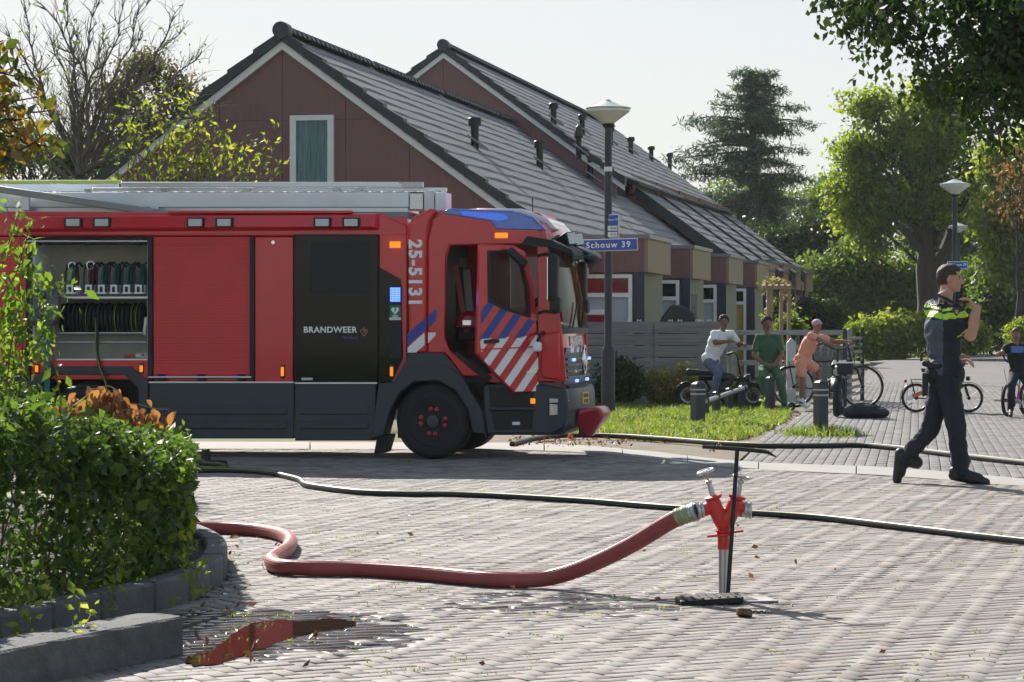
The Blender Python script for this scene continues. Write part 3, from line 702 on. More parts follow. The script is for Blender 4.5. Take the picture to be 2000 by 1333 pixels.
# cedar: tiers of flat sprays
b = Vector((at(1478, 700, 128).x, 128, 0)); o = thing('cedar_tree', 'tall blue-green cedar with flat tiered branches behind the roofs', 'tree', b)
mb = MB(); tr = sprout(mb, (0, 0, 0), at(1466, 150, 128) - b, .62, .06, 12, .008, 9); mb.build('trunk', bark, o)
lm = MB(); CL = []
tiers = [(140, 1436, 1512), (165, 1440, 1530), (190, 1410, 1570), (215, 1395, 1500), (232, 1345, 1580), (262, 1340, 1540), (292, 1310, 1560), (318, 1325, 1545), (345, 1335, 1590), (372, 1345, 1560), (400, 1350, 1560), (430, 1370, 1540), (460, 1380, 1530)]
tp_y = [t[0] for t in tiers]
for bi in range(118):
    py = 138 + 345 * random.random() ** .85; ang = random.uniform(0, 2 * math.pi)
    if bi < len(tiers) * 2: py = tiers[bi // 2][0] + random.uniform(-5, 5); ang = (math.pi if bi % 2 else 0) + random.uniform(-.2, .2)
    x0 = np.interp(py, tp_y, [t[1] for t in tiers]); x1 = np.interp(py, tp_y, [t[2] for t in tiers]); c = at(1467 + (py - 140) * .03, py, 128) - b
    R_ = ((x1 - 1467) if math.cos(ang) > 0 else (1467 - x0)) / F * 128 * (random.uniform(.95, 1.08) if bi < len(tiers) * 2 else random.uniform(.3, .85))
    tip = c + Vector((math.cos(ang) * R_, math.sin(ang) * R_ * .8, R_ * random.uniform(-.22, .16))); pts = sprout(lm, c - Vector((0, 0, R_ * .05)), tip, .09, .015, 7, .05, 4)
    for i, p in enumerate(pts[1:], 1):
        wdt = .24 * R_ * (1 - i / 9) * .5 + .10; a_ = Vector((math.cos(ang), math.sin(ang), 0))
        for _ in range(int(5 + 4.2 * R_ / 3)): CL.append(p + Vector((random.gauss(0, wdt), random.gauss(0, wdt), random.gauss(-.07, .10))))
lm.build('limbs', bark, o)
CL = np.array([tuple(p) for p in CL]); P = (CL[:, None] + RNG.normal(size=(len(CL), 8, 3)) * np.array([.14, .14, .05])).reshape(-1, 3)
leaves('crown', P, .24, L_cedar, o, droop=.35, aspect=.22)
# masses of trees behind: each with its own crown and trunk
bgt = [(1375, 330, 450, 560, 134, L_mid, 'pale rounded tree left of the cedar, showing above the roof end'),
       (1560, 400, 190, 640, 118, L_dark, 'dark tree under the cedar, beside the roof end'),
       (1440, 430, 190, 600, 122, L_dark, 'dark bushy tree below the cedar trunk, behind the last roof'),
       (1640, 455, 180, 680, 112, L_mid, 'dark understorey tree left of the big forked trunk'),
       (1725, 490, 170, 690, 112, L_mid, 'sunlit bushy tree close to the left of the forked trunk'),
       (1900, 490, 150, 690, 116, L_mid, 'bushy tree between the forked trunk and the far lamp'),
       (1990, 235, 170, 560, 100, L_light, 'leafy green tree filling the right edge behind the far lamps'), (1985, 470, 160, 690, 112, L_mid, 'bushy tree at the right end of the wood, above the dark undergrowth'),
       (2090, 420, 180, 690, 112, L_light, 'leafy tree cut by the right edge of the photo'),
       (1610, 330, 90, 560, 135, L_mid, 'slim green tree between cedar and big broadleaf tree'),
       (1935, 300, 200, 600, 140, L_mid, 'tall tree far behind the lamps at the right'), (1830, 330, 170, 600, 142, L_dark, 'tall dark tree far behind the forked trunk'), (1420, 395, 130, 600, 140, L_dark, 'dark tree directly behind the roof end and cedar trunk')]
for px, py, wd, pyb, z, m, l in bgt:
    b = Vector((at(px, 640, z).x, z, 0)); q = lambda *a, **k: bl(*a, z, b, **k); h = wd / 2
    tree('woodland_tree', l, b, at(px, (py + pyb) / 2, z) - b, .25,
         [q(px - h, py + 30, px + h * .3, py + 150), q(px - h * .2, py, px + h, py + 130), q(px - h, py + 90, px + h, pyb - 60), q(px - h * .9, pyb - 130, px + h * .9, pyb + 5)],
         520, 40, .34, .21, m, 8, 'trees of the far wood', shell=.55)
# small red tree at the right edge
b = Vector((at(1990, 640, 90).x, 90, 0)); q = lambda *a: bl(*a, 90, b)
tree('red_tree', 'small tree with orange-red leaves at the right, below the overhanging branches', b, at(1985, 420, 90) - b, .12, [q(1945, 300, 2030, 400), q(1940, 370, 2010, 450), q(1960, 280, 2060, 370)], 80, 14, .30, .15, L_red, 14)
# grey building beyond the wood
o = thing('grey_building', 'dim grey building glimpsed between trunk and far street lamps', 'building', (at(1900, 640, 150).x, 150, 0))
MB().box((0, 3, 2.4), (7.5, 6, 4.8)).build('wall', mat('grey_render', (.22, .22, .23), .9), o, smooth=False)
MB().prism([(-4, 4.8), (4, 4.8), (4, 5.1), (0, 6.6), (-4, 5.1)], -.3, 6.3).build('roof', tile_m, o, smooth=False)
for x in (-2, .8, 2.6): MB().box((x, -.02, 2.6), (1.0, .08, 1.3)).build('window', darkglass, o, smooth=False)

# shrubs: (name, label, px0, py0, px1, py1, z, leaves, n, size, group)
def shrub(name, label, boxes, z, m, ncl, per, cs, size, group=None, cat='shrub', shell=.4, dz=.8, nst=8, aspect=.55):
    x = sum((b[0] + b[2]) / 2 for b in boxes) / len(boxes); base = Vector((at(x, 640, z).x, z, 0))
    o = thing(name, label, cat, base, 0, group); bs = [bl(*b, z, base, dz=dz) for b in boxes]
    f, C = crown_leaves('foliage', bs, ncl, per, cs, size, m, o, shell, aspect=aspect); st = MB()
    for i in RNG.choice(len(C), min(nst, len(C)), replace=False): sprout(st, (random.uniform(-.3, .3) * bs[0][3], random.uniform(-.2, .2), -.02), C[i], .02, .006, 5, .08, 4)
    tag(st.build('stems', twig_m, o), kind='stuff'); return o
shrub('bush', 'bright green bush bed right of the metal gate, behind the officer', [(1640, 612, 1730, 700), (1690, 606, 1800, 700), (1660, 640, 1790, 705)], 101, L_light, 420, 26, .22, .2, 'bushes along the far path')
shrub('bush', 'green bush directly behind the officer at the far path', [(1780, 600, 1880, 698), (1850, 620, 1935, 690)], 101, L_light, 330, 26, .22, .2, 'bushes along the far path')
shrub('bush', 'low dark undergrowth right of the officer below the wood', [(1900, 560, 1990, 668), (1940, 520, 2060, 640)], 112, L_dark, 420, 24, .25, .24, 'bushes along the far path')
shrub('clipped_bush', 'rounded light green bush behind the boy on the colourful bike', [(1962, 618, 2060, 690)], 60, L_light, 330, 40, .07, .07, shell=.85)
shrub('clipped_hedge', 'dark clipped hedge with flat top past the last house', [(1556, 583, 1600, 660), (1598, 583, 1640, 662)], 84, L_dark, 500, 40, .10, .10, shell=.9, cat='hedge')
shrub('garden_shrub', 'pale flowering shrub beside the wooden trellis post', [(1492, 540, 1530, 580), (1500, 575, 1548, 640)], 56, leafmat('pale_leaf', [(.10, .12, .04), (.20, .19, .09), (.34, .27, .16)], .4), 130, 16, .09, .09)
shrub('garden_shrub', 'round green shrub behind the low rails between trellis and gate', [(1512, 615, 1572, 665)], 54, L_mid, 150, 24, .07, .07)
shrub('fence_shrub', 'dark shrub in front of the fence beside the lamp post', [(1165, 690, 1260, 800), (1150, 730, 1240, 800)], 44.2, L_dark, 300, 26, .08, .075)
shrub('fence_shrub', 'cream flowered low shrub in front of the grey fence', [(1255, 712, 1330, 800), (1300, 728, 1375, 800), (1330, 700, 1352, 780)], 44.4, leafmat('cream_leaf', [(.08, .12, .03), (.20, .20, .06), (.42, .34, .18)], .45), 330, 24, .07, .06)
shrub('fence_shrub', 'low leafy shrub behind the seated boy and the rail', [(1365, 740, 1470, 800), (1440, 760, 1500, 805)], 44.3, L_mid, 190, 22, .07, .06)
shrub('verge_weed', 'leggy leafy weed at the right end of the low rail', [(1488, 765, 1510, 808)], 41.5, L_light, 22, 14, .045, .06, nst=6)

# ---- left background: bare tree, brownish tree, yellow-green shrub
b = Vector((at(160, 640, 44).x, 44, 0)); o = thing('bare_tree', 'leafless tree fanning grey twigs into the sky behind the fire engine', 'tree', b)
mb = MB(); c0 = at(158, 345, 44) - b; sprout(mb, (0, 0, -.1), c0, .16, .12, 6, .02, 8); mb.build('trunk', bark, o)
tips = [(125, -10), (190, -20), (65, -5), (15, 60), (245, -5), (300, -10), (345, 30), (368, 40), (395, 100), (215, 60), (95, 60), (400, 150), (330, 120), (30, 150), (280, 60), (150, 40), (-40, 40), (-30, 140), (420, 220), (50, 10)]
ends = []
for i, (x, y) in enumerate(tips):
    lm = MB(); q = at(x, y, 44 + random.uniform(-1.2, 1.2)) - b
    pts = sprout(lm, c0 + Vector((0, 0, random.uniform(-.3, .25))), q, random.uniform(.028, .055), .005, 12, .045, 6)
    for j in range(2, 12):
        for _ in range(3):
            p = pts[j]; d = (pts[min(j + 1, 12)] - pts[j - 1]).normalized(); a = Vector((random.gauss(0, .55), random.gauss(0, .5), random.gauss(.25, .4)))
            e = p + (d + a).normalized() * random.uniform(.35, 1.1) * (1.15 - j / 14); pp = sprout(lm, p, e, .012, .003, 5, .05, 4)
            for _ in range(2):
                p2 = random.choice(pp[1:]); a = Vector((random.gauss(0, .6), random.gauss(0, .6), random.gauss(.3, .4))); sprout(lm, p2, p2 + (d + a).normalized() * random.uniform(.15, .45), .005, .002, 3, .05, 3)
            ends.append(e)
    lm.build('branch', greybark, o)
leaves('foliage', np.array([tuple(e) for e in random.sample(ends, 420)]), .075, L_mid, o)
b = Vector((at(280, 640, 52).x, 52, 0)); q = lambda *a: bl(*a, 52, b)
tree('olive_brown_tree', 'olive-brown tree with round airy crown behind the leafless tree', b, at(285, 300, 52) - b, .15,
     [q(215, 80, 350, 190), q(170, 130, 300, 250), q(290, 120, 410, 240), q(200, 200, 400, 330), q(130, 230, 260, 350), q(330, 190, 415, 300)], 620, 17, .15, .085, L_brown, 40, shell=.25, bk=greybark)
b = Vector((at(400, 640, 41).x, 41, 0)); o = thing('tall_shrub', 'yellow-green shrub of arching twigs in front of the maroon gable', 'shrub', b); lm = MB(); C = []
for i in range(84):
    r0_ = Vector((random.uniform(-1.6, .5), random.uniform(-.8, .8), random.uniform(2.2, 3.4))); px = random.choice([random.uniform(240, 420), random.uniform(320, 555)]); t = (px - 240) / 315
    e = at(px, random.uniform(170 + 20 * t, 345) if px < 530 else random.uniform(210, 340), 41 + random.uniform(-.8, .8)) - b
    pts = sprout(lm, r0_, e, .02, .004, 9, .06, 4)
    for p in pts[3:]:
        if random.random() < .62:
            for _ in range(random.randint(2, 6)): C.append(p + Vector((random.gauss(0, .07), random.gauss(0, .07), random.gauss(0, .06))))
for i in range(5): sprout(lm, (random.uniform(-1, .5), 0, 0), (random.uniform(-1.4, .4), random.uniform(-.5, .5), 3), .05, .03, 5, .05, 6)
lm.build('stems', greybark, o); leaves('foliage', np.array([tuple(c) for c in C]),   .10, L_yel, o, droop=-.1, aspect=.42)
b = Vector((at(60, 640, 50).x, 50, 0)); q = lambda *a: bl(*a, 50, b)
tree('garden_tree', 'low olive shrubbery tree behind the ladder at the left', b, at(60, 330, 50) - b, .12, [q(-80, 220, 120, 360), q(60, 260, 240, 365), q(180, 270, 330, 365), q(300, 290, 430, 370)], 420, 18, .16, .09, L_mid, 50, shell=.2, bk=greybark)
# autumn-tinted tree near the left edge
b = Vector((at(-330, 640, 25).x, 25, 0)); o = thing('autumn_tree', 'near tree with green and orange leaves reaching in at the left edge', 'tree', b); lm = MB(); C = []
sp_ = MB(); tk = sprout(sp_, (0, 0, -.1), at(-300, 60, 25) - b, .13, .06, 8, .02, 8); sp_.build('trunk', bark, o)
for px, py in [(20, 95), (30, 130), (5, 80), (70, 155), (75, 190), (108, 215), (60, 230), (30, 205), (90, 260), (100, 290), (70, 290), (35, 300), (10, 285), (5, 250), (45, 255), (-30, 150), (-60, 230), (-50, 300), (15, 170), (-40, 90)]:
    e = at(px, py, 25 + random.uniform(-.5, .5)) - b; pts = sprout(lm, tk[random.randint(4, 7)], e, .03, .006, 9, .05, 5)
    for p in pts[6:]:
        for _ in range(9): C.append(p + Vector((random.gauss(0, .085), random.gauss(0, .1), random.gauss(-.02, .075))))
lm.build('limbs', bark, o); leaves('foliage', np.array([tuple(c) for c in C]), .135, L_aut, o, droop=.6, aspect=.55)
# overhanging dark branches, top right
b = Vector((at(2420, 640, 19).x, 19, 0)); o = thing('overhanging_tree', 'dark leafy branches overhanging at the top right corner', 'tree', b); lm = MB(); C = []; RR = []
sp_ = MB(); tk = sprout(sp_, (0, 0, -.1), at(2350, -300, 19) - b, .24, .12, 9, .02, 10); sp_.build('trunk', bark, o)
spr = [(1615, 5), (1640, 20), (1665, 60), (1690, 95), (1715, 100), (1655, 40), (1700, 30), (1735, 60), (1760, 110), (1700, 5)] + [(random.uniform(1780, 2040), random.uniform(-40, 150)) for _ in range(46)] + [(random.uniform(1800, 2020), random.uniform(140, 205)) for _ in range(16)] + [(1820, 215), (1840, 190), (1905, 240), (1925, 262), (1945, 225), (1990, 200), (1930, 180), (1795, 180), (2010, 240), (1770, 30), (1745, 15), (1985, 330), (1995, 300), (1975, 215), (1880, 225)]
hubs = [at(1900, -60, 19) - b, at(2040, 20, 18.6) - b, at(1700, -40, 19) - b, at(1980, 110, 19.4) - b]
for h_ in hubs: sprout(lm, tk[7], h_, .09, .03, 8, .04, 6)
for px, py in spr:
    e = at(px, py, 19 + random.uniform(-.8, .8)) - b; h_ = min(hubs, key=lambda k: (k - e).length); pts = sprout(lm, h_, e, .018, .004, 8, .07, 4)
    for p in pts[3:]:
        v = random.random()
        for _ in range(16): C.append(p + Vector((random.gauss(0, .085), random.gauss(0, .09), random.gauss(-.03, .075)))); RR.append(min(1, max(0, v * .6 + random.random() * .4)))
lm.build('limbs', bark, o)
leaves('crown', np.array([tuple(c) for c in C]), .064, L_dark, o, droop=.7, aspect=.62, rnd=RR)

# ---- planter: kerb, soil, hedge, withered branch, plant
i = 0; off = []
cx = sum(p.x for p in PLANT) / len(PLANT); n = len(PLANT)
for k, p in enumerate(PLANT):
    d = (PLANT[min(k + 1, n - 1)] - PLANT[max(k - 1, 0)]).normalized(); off.append(p + Vector((-d.y, d.x, 0)) * .13)
pl = structure(MB().slab([p[:2] for p in off], -.05, .10), 'planter_soil', mat('planter_earth', (.035, .027, .02), .95, var=.5, scale=8, bump=.8, bscale=40))
pk = structure(MB().slab([(p - (p - q_).normalized() * .02)[:2] for p, q_ in zip(PLANT, off)] + [(q_ + (p - q_).normalized() * .02)[:2] for p, q_ in zip(PLANT, off)][::-1], -.05, .02), 'planter_kerb', sand)
i = 0
while i < n - 1:
    j = i; L = 0
    while j < n - 1 and L < .48: L += (PLANT[j + 1] - PLANT[j]).length; j += 1
    a, b_ = PLANT[i], PLANT[j]; e = (b_ - a).normalized() * .005
    if a.x > -4.5: MB().slab([(a + e)[:2], *[p[:2] for p in PLANT[i + 1:j]], (b_ - e)[:2], (off[j] - e)[:2], *[p[:2] for p in off[i + 1:j][::-1]], (off[i] + e)[:2]], -.04, .145 + random.uniform(-.006, .006)).build('kerb_stone', dconc, pk, .018, True)
    i = j
hb = gp(200, 1120); ho = thing('hedge', 'dense green hedge filling the kerbed planter in the left foreground', 'hedge', (hb.x, hb.y, 0))
hin = [(p.x, p.y) for p in off]
def hedge_top(x, y):
    px = 1000 + 5000 * x / y; return .86 + .22 * max(0, min(1, (330 - px) / 330)) + .06 * math.sin(px * .035) + .04 * math.sin(px * .11 + y * 3)
pts = []; n_ = 0
while len(pts) < 21000:
    x, y = random.uniform(-4.2, -1.3), random.uniform(10.6, 18.5)
    if random.random() < .6:
        e_ = random.choice(hin[:int(len(hin) * .75)]); x, y = e_[0] + random.gauss(-.06, .14), e_[1] + random.gauss(.06, .16)
    if not inpoly(x, y, hin): continue
    q = min((Vector((x, y)) - Vector(p)).length for p in hin[::2]); t = hedge_top(x, y)
    edge = min(1, q / .28); t *= (.62 + .38 * math.sqrt(edge))
    px_ = 1000 + 5000 * x / y; tpy = 18 + 770 if px_ < 60 else 788 + (px_ - 60) * .18 if px_ < 170 else 808 + (px_ - 170) * .5 if px_ < 260 else 853 + max(0, px_ - 340) * 1.3
    if px_ > 368: continue
    t = min(t, max(.25, 1.45 - (tpy - 630) / 5000 * y + .03))
    z = t * (1 - abs(random.gauss(0, .14))) if random.random() < .42 else random.uniform(.06, t)
    if q > .6 and z < t - .3: continue
    pts.append((x, y, z))
A = np.array(pts) - np.array([hb.x, hb.y, 0]); rr = np.clip(RNG.random(len(A)) * .75 + .3 * RNG.random(len(A)) ** 3, 0, 1)
leaves('foliage', A, .058, L_hedge, ho, droop=.35, aspect=.6, rnd=rr)
A2 = A[RNG.choice(len(A), 15000)] + RNG.normal(size=(15000, 3)) * .03
leaves('small_foliage', A2, .032, L_hl, ho, droop=.1, aspect=.5)
st = MB()
for i in [q_ for q_ in RNG.choice(len(A), 90, replace=False) if 1000 + 5000 * (A[q_][0] + hb.x) / (A[q_][1] + hb.y) < 330]: sprout(st, (A[i][0] + random.gauss(0, .1), A[i][1] + random.gauss(0, .1), .08), A[i], .008, .003, 4, .06, 4)
st.build('stems', twig_m, ho)
# trailing shoots over the kerb
C = []; st = MB()
for px, py in [(130, 1235), (40, 1225), (250, 1150), (310, 1140), (345, 1110), (60, 1215)]:
    p = gp(px, py, .15) - ho.location; q = p + Vector((random.uniform(-.05, .12), -.18, -.08)); pts2 = sprout(st, p + Vector((0, .25, .12)), q, .004, .002, 5, .1, 4)
    for a in pts2:
        for _ in range(6): C.append(a + Vector((random.gauss(0, .035), random.gauss(0, .035), random.gauss(.01, .025))))
tag(st.build('shoots', twig_m, ho), kind='stuff'); leaves('shoot_foliage', np.array([tuple(c) for c in C]), .05, L_light, ho)
# withered branch on the hedge
b = at(200, 860, 15.2); o = thing('withered_branch', 'withered branch of curled orange-brown leaves lying on the hedge top', 'branch', b); lm = MB(); C = []
for (x0, y0, x1, y1) in [(110, 850, 200, 765), (140, 830, 255, 800), (170, 760, 235, 790), (200, 790, 330, 800), (220, 780, 320, 830), (170, 800, 250, 850), (120, 800, 180, 780), (240, 800, 300, 850), (250, 820, 315, 850), (90, 800, 160, 820)]:
    pts2 = sprout(lm, at(x0, y0, 15.2) - b, at(x1, y1, 15.2 + random.uniform(-.2, .2)) - b, .006, .003, 7, .07, 5)
    for p in pts2[1:]:
        for _ in range(5): C.append(p + Vector((random.gauss(0, .03), random.gauss(0, .05), random.gauss(-.02, .03))))
lm.build('twigs', mat('pale_twig', (.30, .22, .17), .8), o)
def big_leaves(name, C, size, m, parent):
    V = []; Fc = []
    for c in C:
        c = Vector(c); d = Vector((random.gauss(0, .45), random.gauss(0, .45), -1)).normalized(); s = d.cross(Vector((random.gauss(0, 1), random.gauss(0, 1), .1))).normalized(); u = s.cross(d); L = size * random.uniform(.6, 1.3); W = L * .34; cv = random.uniform(-.5, .9)
        o_ = len(V)
        for t, w_ in ((0, .12), (.25, .85), (.5, 1), (.78, .6), (1, .05)):
            m_ = c + d * L * t + u * L * cv * t * t * .5
            V += [m_ - s * W * w_ + u * W * .55 * w_, m_, m_ + s * W * w_ + u * W * .55 * w_]
        for k in range(4):
            a = o_ + k * 3; Fc += [(a, a + 1, a + 4, a + 3), (a + 1, a + 2, a + 5, a + 4)]
    return fast_mesh(name, [tuple(v) for v in V], Fc, m, parent, np.repeat(RNG.random(len(C)), 8), True)
big_leaves('withered_leaves', C, .08, L_dry, o)
# taller plant with toothed leaves at the left edge of the planter
b = at(-30, 860, 14.0); b.z = .1; o = thing('leafy_plant', 'tall light green plant leaning into view at the left edge before the shutter', 'plant', b); lm = MB(); C = []
for px, py in [(10, 400), (30, 440), (60, 430), (20, 480), (50, 520), (90, 545), (128, 560), (120, 552), (30, 560), (15, 600), (10, 650), (25, 690), (35, 720), (10, 740), (45, 745), (-20, 500), (-30, 600), (20, 780), (15, 540), (70, 550), (5, 620)]:
    e = at(px, py, 14 + random.uniform(-.25, .25)) - b; pts2 = sprout(lm, (random.uniform(-.3, .1), random.uniform(-.1, .1), random.uniform(.2, .8)), e, .007, .003, 8, .06, 4)
    for p in pts2[3:]:
        for _ in range(9): C.append(p + Vector((random.gauss(0, .045), random.gauss(0, .05), random.gauss(-.01, .04))))
lm.build('stems', twig_m, o); leaves('foliage', np.array([tuple(c) for c in C]), .062, leafmat('plant_leaf', [(.06, .11, .02), (.11, .18, .03), (.20, .24, .05)], .5), o, droop=.5, aspect=.5)
# ---------------------------------------------------------------- fire engine (local frame: x forward, y away from us, z up)
YAW = R(8); YC, YS = math.cos(YAW), math.sin(YAW); T0 = gp(850, 897)
def tp(px, py, y=0.0):
    k = (px - 1000) / F; x = (k * (T0.y + y * YC) - T0.x - y * YS) / (YC + k * YS)
    Y = T0.y - x * YS + y * YC; return (x, H - (py - HZ) / F * Y)
def tx(px, y=0.0): return tp(px, 600, y)[0]
def tz(px, py, y=0.0): return tp(px, py, y)[1]
red = mat('fire_red', (.60, .014, .026), .20, var=.07, scale=3, coat=.5)
dred = mat('shutter_red', (.70, .045, .050), .4, var=.08, scale=3)
slate = mat('slate_grey', (.030, .040, .052), .42, var=.16, scale=4, bump=.08, bscale=200)
dark = mat('dark_rubber', (.010, .0105, .012), .6, var=.3)
tyre_m = mat('tyre_rubber', (.014, .014, .015), .78, var=.35, scale=8, bump=.3)
alu = mat('aluminium', (.62, .64, .67), .34, .85, var=.1, scale=3, stretch=(1, 6, 6))
alup = mat('pale_aluminium_sheet', (.80, .84, .87), .45, 0, var=.08, scale=2)
chrome = mat('chrome', (.75, .76, .78), .12, 1, var=.05)
cream = mat('cream_lining', (.45, .43, .36), .55, var=.12)
amber = mat('amber_lens', (.65, .22, .01), .2, var=.1, emit=(1, .3, .01), es=.35)
lens = mat('lamp_lens', (.55, .56, .56), .15, var=.15, scale=30)
bluel = mat('blue_lens', (.06, .16, .55), .10, var=.2, coat=.8)
bluee = mat('blue_light', (.05, .15, .9), .2, emit=(.02, .10, 1), es=.9)
bluew = mat('blue_led', (.3, .5, 1), .2, emit=(.22, .38, 1), es=.8)
blackg = mat('black_glass', (.004, .005, .006), .03, var=.2, scale=2, spec=.28)
stripeb = mat('stripe_blue', (.015, .06, .33), .35, var=.08)
stripew = mat('stripe_white', (.84, .85, .85), .35, var=.05)
letter = mat('white_lettering', (.86, .86, .86), .4, var=.04)
green = mat('green_strap', (.01, .14, .11), .6, var=.15)
orange_n = mat('nut_cap_red', (.45, .03, .05), .4)
steel = mat('steel', (.45, .45, .45), .35, .9, var=.12, scale=8)
T = thing('fire_engine', 'red fire engine with grey skirts, open cab door and blue lights on the street', 'fire engine', T0, -YAW)
def poly(pts, y=0.0): return [tp(a, b, y) for a, b in pts]
def plate(name, pts, m, y0=-.02, y1=.05, parent=T, bevel=.012, label=None):
    o = MB().prism(poly(pts), y0, y1).build(name, m, parent, bevel); 
    if label: o['label'] = label
    return o
def pbox(name, px0, py0, px1, py1, m, y0=-.02, y1=.05, parent=T, bevel=.01): return plate(name, [(px0, py0), (px1, py0), (px1, py1), (px0, py1)], m, y0, y1, parent, bevel)
W = 2.25
# body carcass: back half, bulkheads, floor and roof so that the open locker is a real recess
XL = -190
c = MB(); c.prism(poly([(XL, 425), (795, 425), (795, 745), (XL, 745)]), .62, W)
c.prism(poly([(300, 463), (795, 463), (795, 745), (300, 745)]), .03, .62).prism(poly([(XL, 463), (50, 463), (50, 745), (XL, 745)]), .03, .62)
c.prism(poly([(XL, 425), (795, 425), (795, 462), (XL, 462)]), .03, .62).prism(poly([(50, 704), (300, 704), (300, 716), (50, 716)]), .03, .62)
c.build('body', red, T, 0, False)
MB().prism(poly([(XL, 745), (960, 745), (960, 800), (XL, 800)]), .35, W - .35).build('chassis', dark, T, 0, False)
# roof edge with bulged lamp housing
plate('roof_edge', [(XL, 412), (745, 417), (795, 441), (795, 462), (XL, 462)], red, -.01, .1, bevel=.02)
m = MB(); L0, L1 = tx(30), tx(742); z0, z1 = tz(400, 452), tz(400, 419)
m.add([(L0, -.01, z0), (L1, -.01, z0), (L1 - .05, -.085, z0 + .035), (L0 + .05, -.085, z0 + .035), (L0 + .05, -.06, z1 - .015), (L1 - .05, -.06, z1 - .015), (L0, -.01, z1), (L1, -.01, z1)],
      [(0, 1, 2, 3), (3, 2, 5, 4), (4, 5, 7, 6), (0, 3, 4, 6), (1, 7, 5, 2)]).build('lamp_housing', red, T, .01)
pbox('roof_rail', 330, 412, 690, 418, red, -.07, .05); pbox('roof_trim', 530, 420, 690, 426, alu, -.05, .02)
for a in (132, 188, 370, 426, 617, 673):
    l = pbox('scene_lamp', a, 426, a + 33, 446, dark, -.125, -.06, bevel=.006); pbox('lens', a + 4, 429, a + 30, 443, lens, -.133, -.12, l, .004)
# left rear shutter
def shutter(x0, y0, x1, y1):
    n = int((y1 - y0) / 5.6); mb = MB()
    for k in range(n):
        a, b = y0 + (y1 - y0) * k / n, y0 + (y1 - y0) * (k + 1) / n
        p = poly([(x0, b), (x1, b), (x1, a + .55), (x0, a + .55)]); MB().prism(p, -.002 + .0, .03).build('slat', dred, sh, .004) if False else mb.prism(p, -.004, .03)
    return mb
sh = tag(shutter(300, 463, 489, 738).build('roller_shutter', dred, T, .003, False))
sh2 = shutter(XL, 463, 51, 738).build('roller_shutter', dred, T, .003, False)
def post(x0, x1, y0=462, y1=745): return pbox('door_post', x0, y0, x1, y1, dark, -.025, .06)
post(51, 62); post(289, 299); post(488, 498)
def grab(x0, x1, y, brk):
    a, b = tp(x0, y), tp(x1, y); h = MB().cyl((a[0], -.06, a[1]), (b[0], -.06, b[1]), .012).build('grab_bar', chrome, T)
    for q in brk: pbox('bracket', q - 6, y - 6, q + 7, y + 8, dark, -.055, .0, h, .004)
grab(52, 291, 472, (75, 173, 271)); grab(293, 494, 737, (316, 394, 472)); grab(XL, 50, 735, (10, 40))
# open locker interior
pbox('locker_lining', 62, 475, 290, 704, cream, .56, .61, bevel=0); pbox('locker_side', 62, 475, 66, 704, alup, .03, .56, bevel=0); pbox('locker_side', 286, 475, 290, 704, alup, .03, .56, bevel=0)
pbox('locker_ceiling', 62, 462, 290, 476, dark, .03, .6, bevel=0); pbox('shelf', 100, 578, 289, 585, alu, .02, .55); pbox('locker_floor', 62, 701, 290, 705, alu, .0, .56, bevel=.002)
pbox('locker_sill', 62, 704, 291, 742, red, -.015, .05)
for a in (74, 278): l = pbox('marker_lamp', a - 4, 710, a + 4, 730, dark, -.04, -.01); pbox('lens', a - 3, 714, a + 3, 727, amber, -.05, -.035, l, .003)
# hose reel in the locker
rl = MB(); a, b = tp(120, 622, .3), tp(284, 622, .3)
rl.cyl((a[0], .3, a[1]), (b[0], .3, b[1]), .10, n=20).build('reel_drum', dark, T); rw = MB(); xx = a[0] + .03; hs_ = MB()
for k in range(20):
    xk = a[0] + .03 + (b[0] - a[0] - .06) * k / 19; rw.ring((xk, .3, a[1]), (1, 0, 0), .145 + .01 * (k % 2), .021, 22, 6)
    if k in (6, 13, 17, 18): hs_.ring((xk + .012, .3, a[1]), (1, 0, 0), .164 + .006 * (k % 2), .0045, 22, 5)
ro = rw.build('reel_hose', dark, T); tag(hs_.build('stripe', mat('hose_stripe', (.20, .30, .025), .5), ro), kind='stuff')
for y_, x0, x1 in ((651, 78, 280), (669, 100, 284)):
    p, q = tp(x0, y_), tp(x1, y_); MB().cyl((p[0], .02, p[1]), (q[0], .02, q[1]), .014).build('roller_bar', steel, T)
p, q = tp(284, 620), tp(280, 655); MB().bar((p[0], .03, p[1]), (q[0], .03, q[1]), .02, .03).build('bracket', steel, T)
# red panel, glass door, corner panel
pbox('side_panel', 498, 463, 573, 746, red, -.012, .05); pbox('side_panel', 741, 445, 795, 748, red, -.008, .05)
k_ = tp(535, 474); MB().cyl((k_[0], -.04, k_[1]), (k_[0], 0, k_[1]), .02).build('lock', chrome, T)
for a in (553, 766): l = pbox('marker_lamp', a - 4, 713, a + 4, 739, dark, -.035, -.01); pbox('lens', a - 3, 717, a + 3, 735, amber, -.045, -.03, l, .003)
cd_ = pbox('crew_door', 574, 457, 740, 748, dark, -.012, .05); pbox('pane', 577, 460, 738, 746, blackg, -.026, -.010, cd_, .003)
pbox('window_frame', 607, 475, 724, 572, dark, -.029, -.024, cd_, .002); pbox('door_handle', 590, 738, 612, 743, steel, -.035, -.02, cd_, .002)
x_, z_ = tp(646, 645); text('lettering', 'BRANDWEER', .090, letter, cd_, (x_, -.031, z_), (R(90), 0, 0), .002, .0022, sx=1.02, spacing=1.08)
x_, z_ = tp(684, 660); text('lettering', 'Flevoland', .045, mat('purple_print', (.16, .08, .35), .5), cd_, (x_, -.031, z_), (R(90), 0, 0), .002)
gold = mat('gold_print', (.50, .33, .12), .45); x_, z_ = tp(712, 646); em = MB()
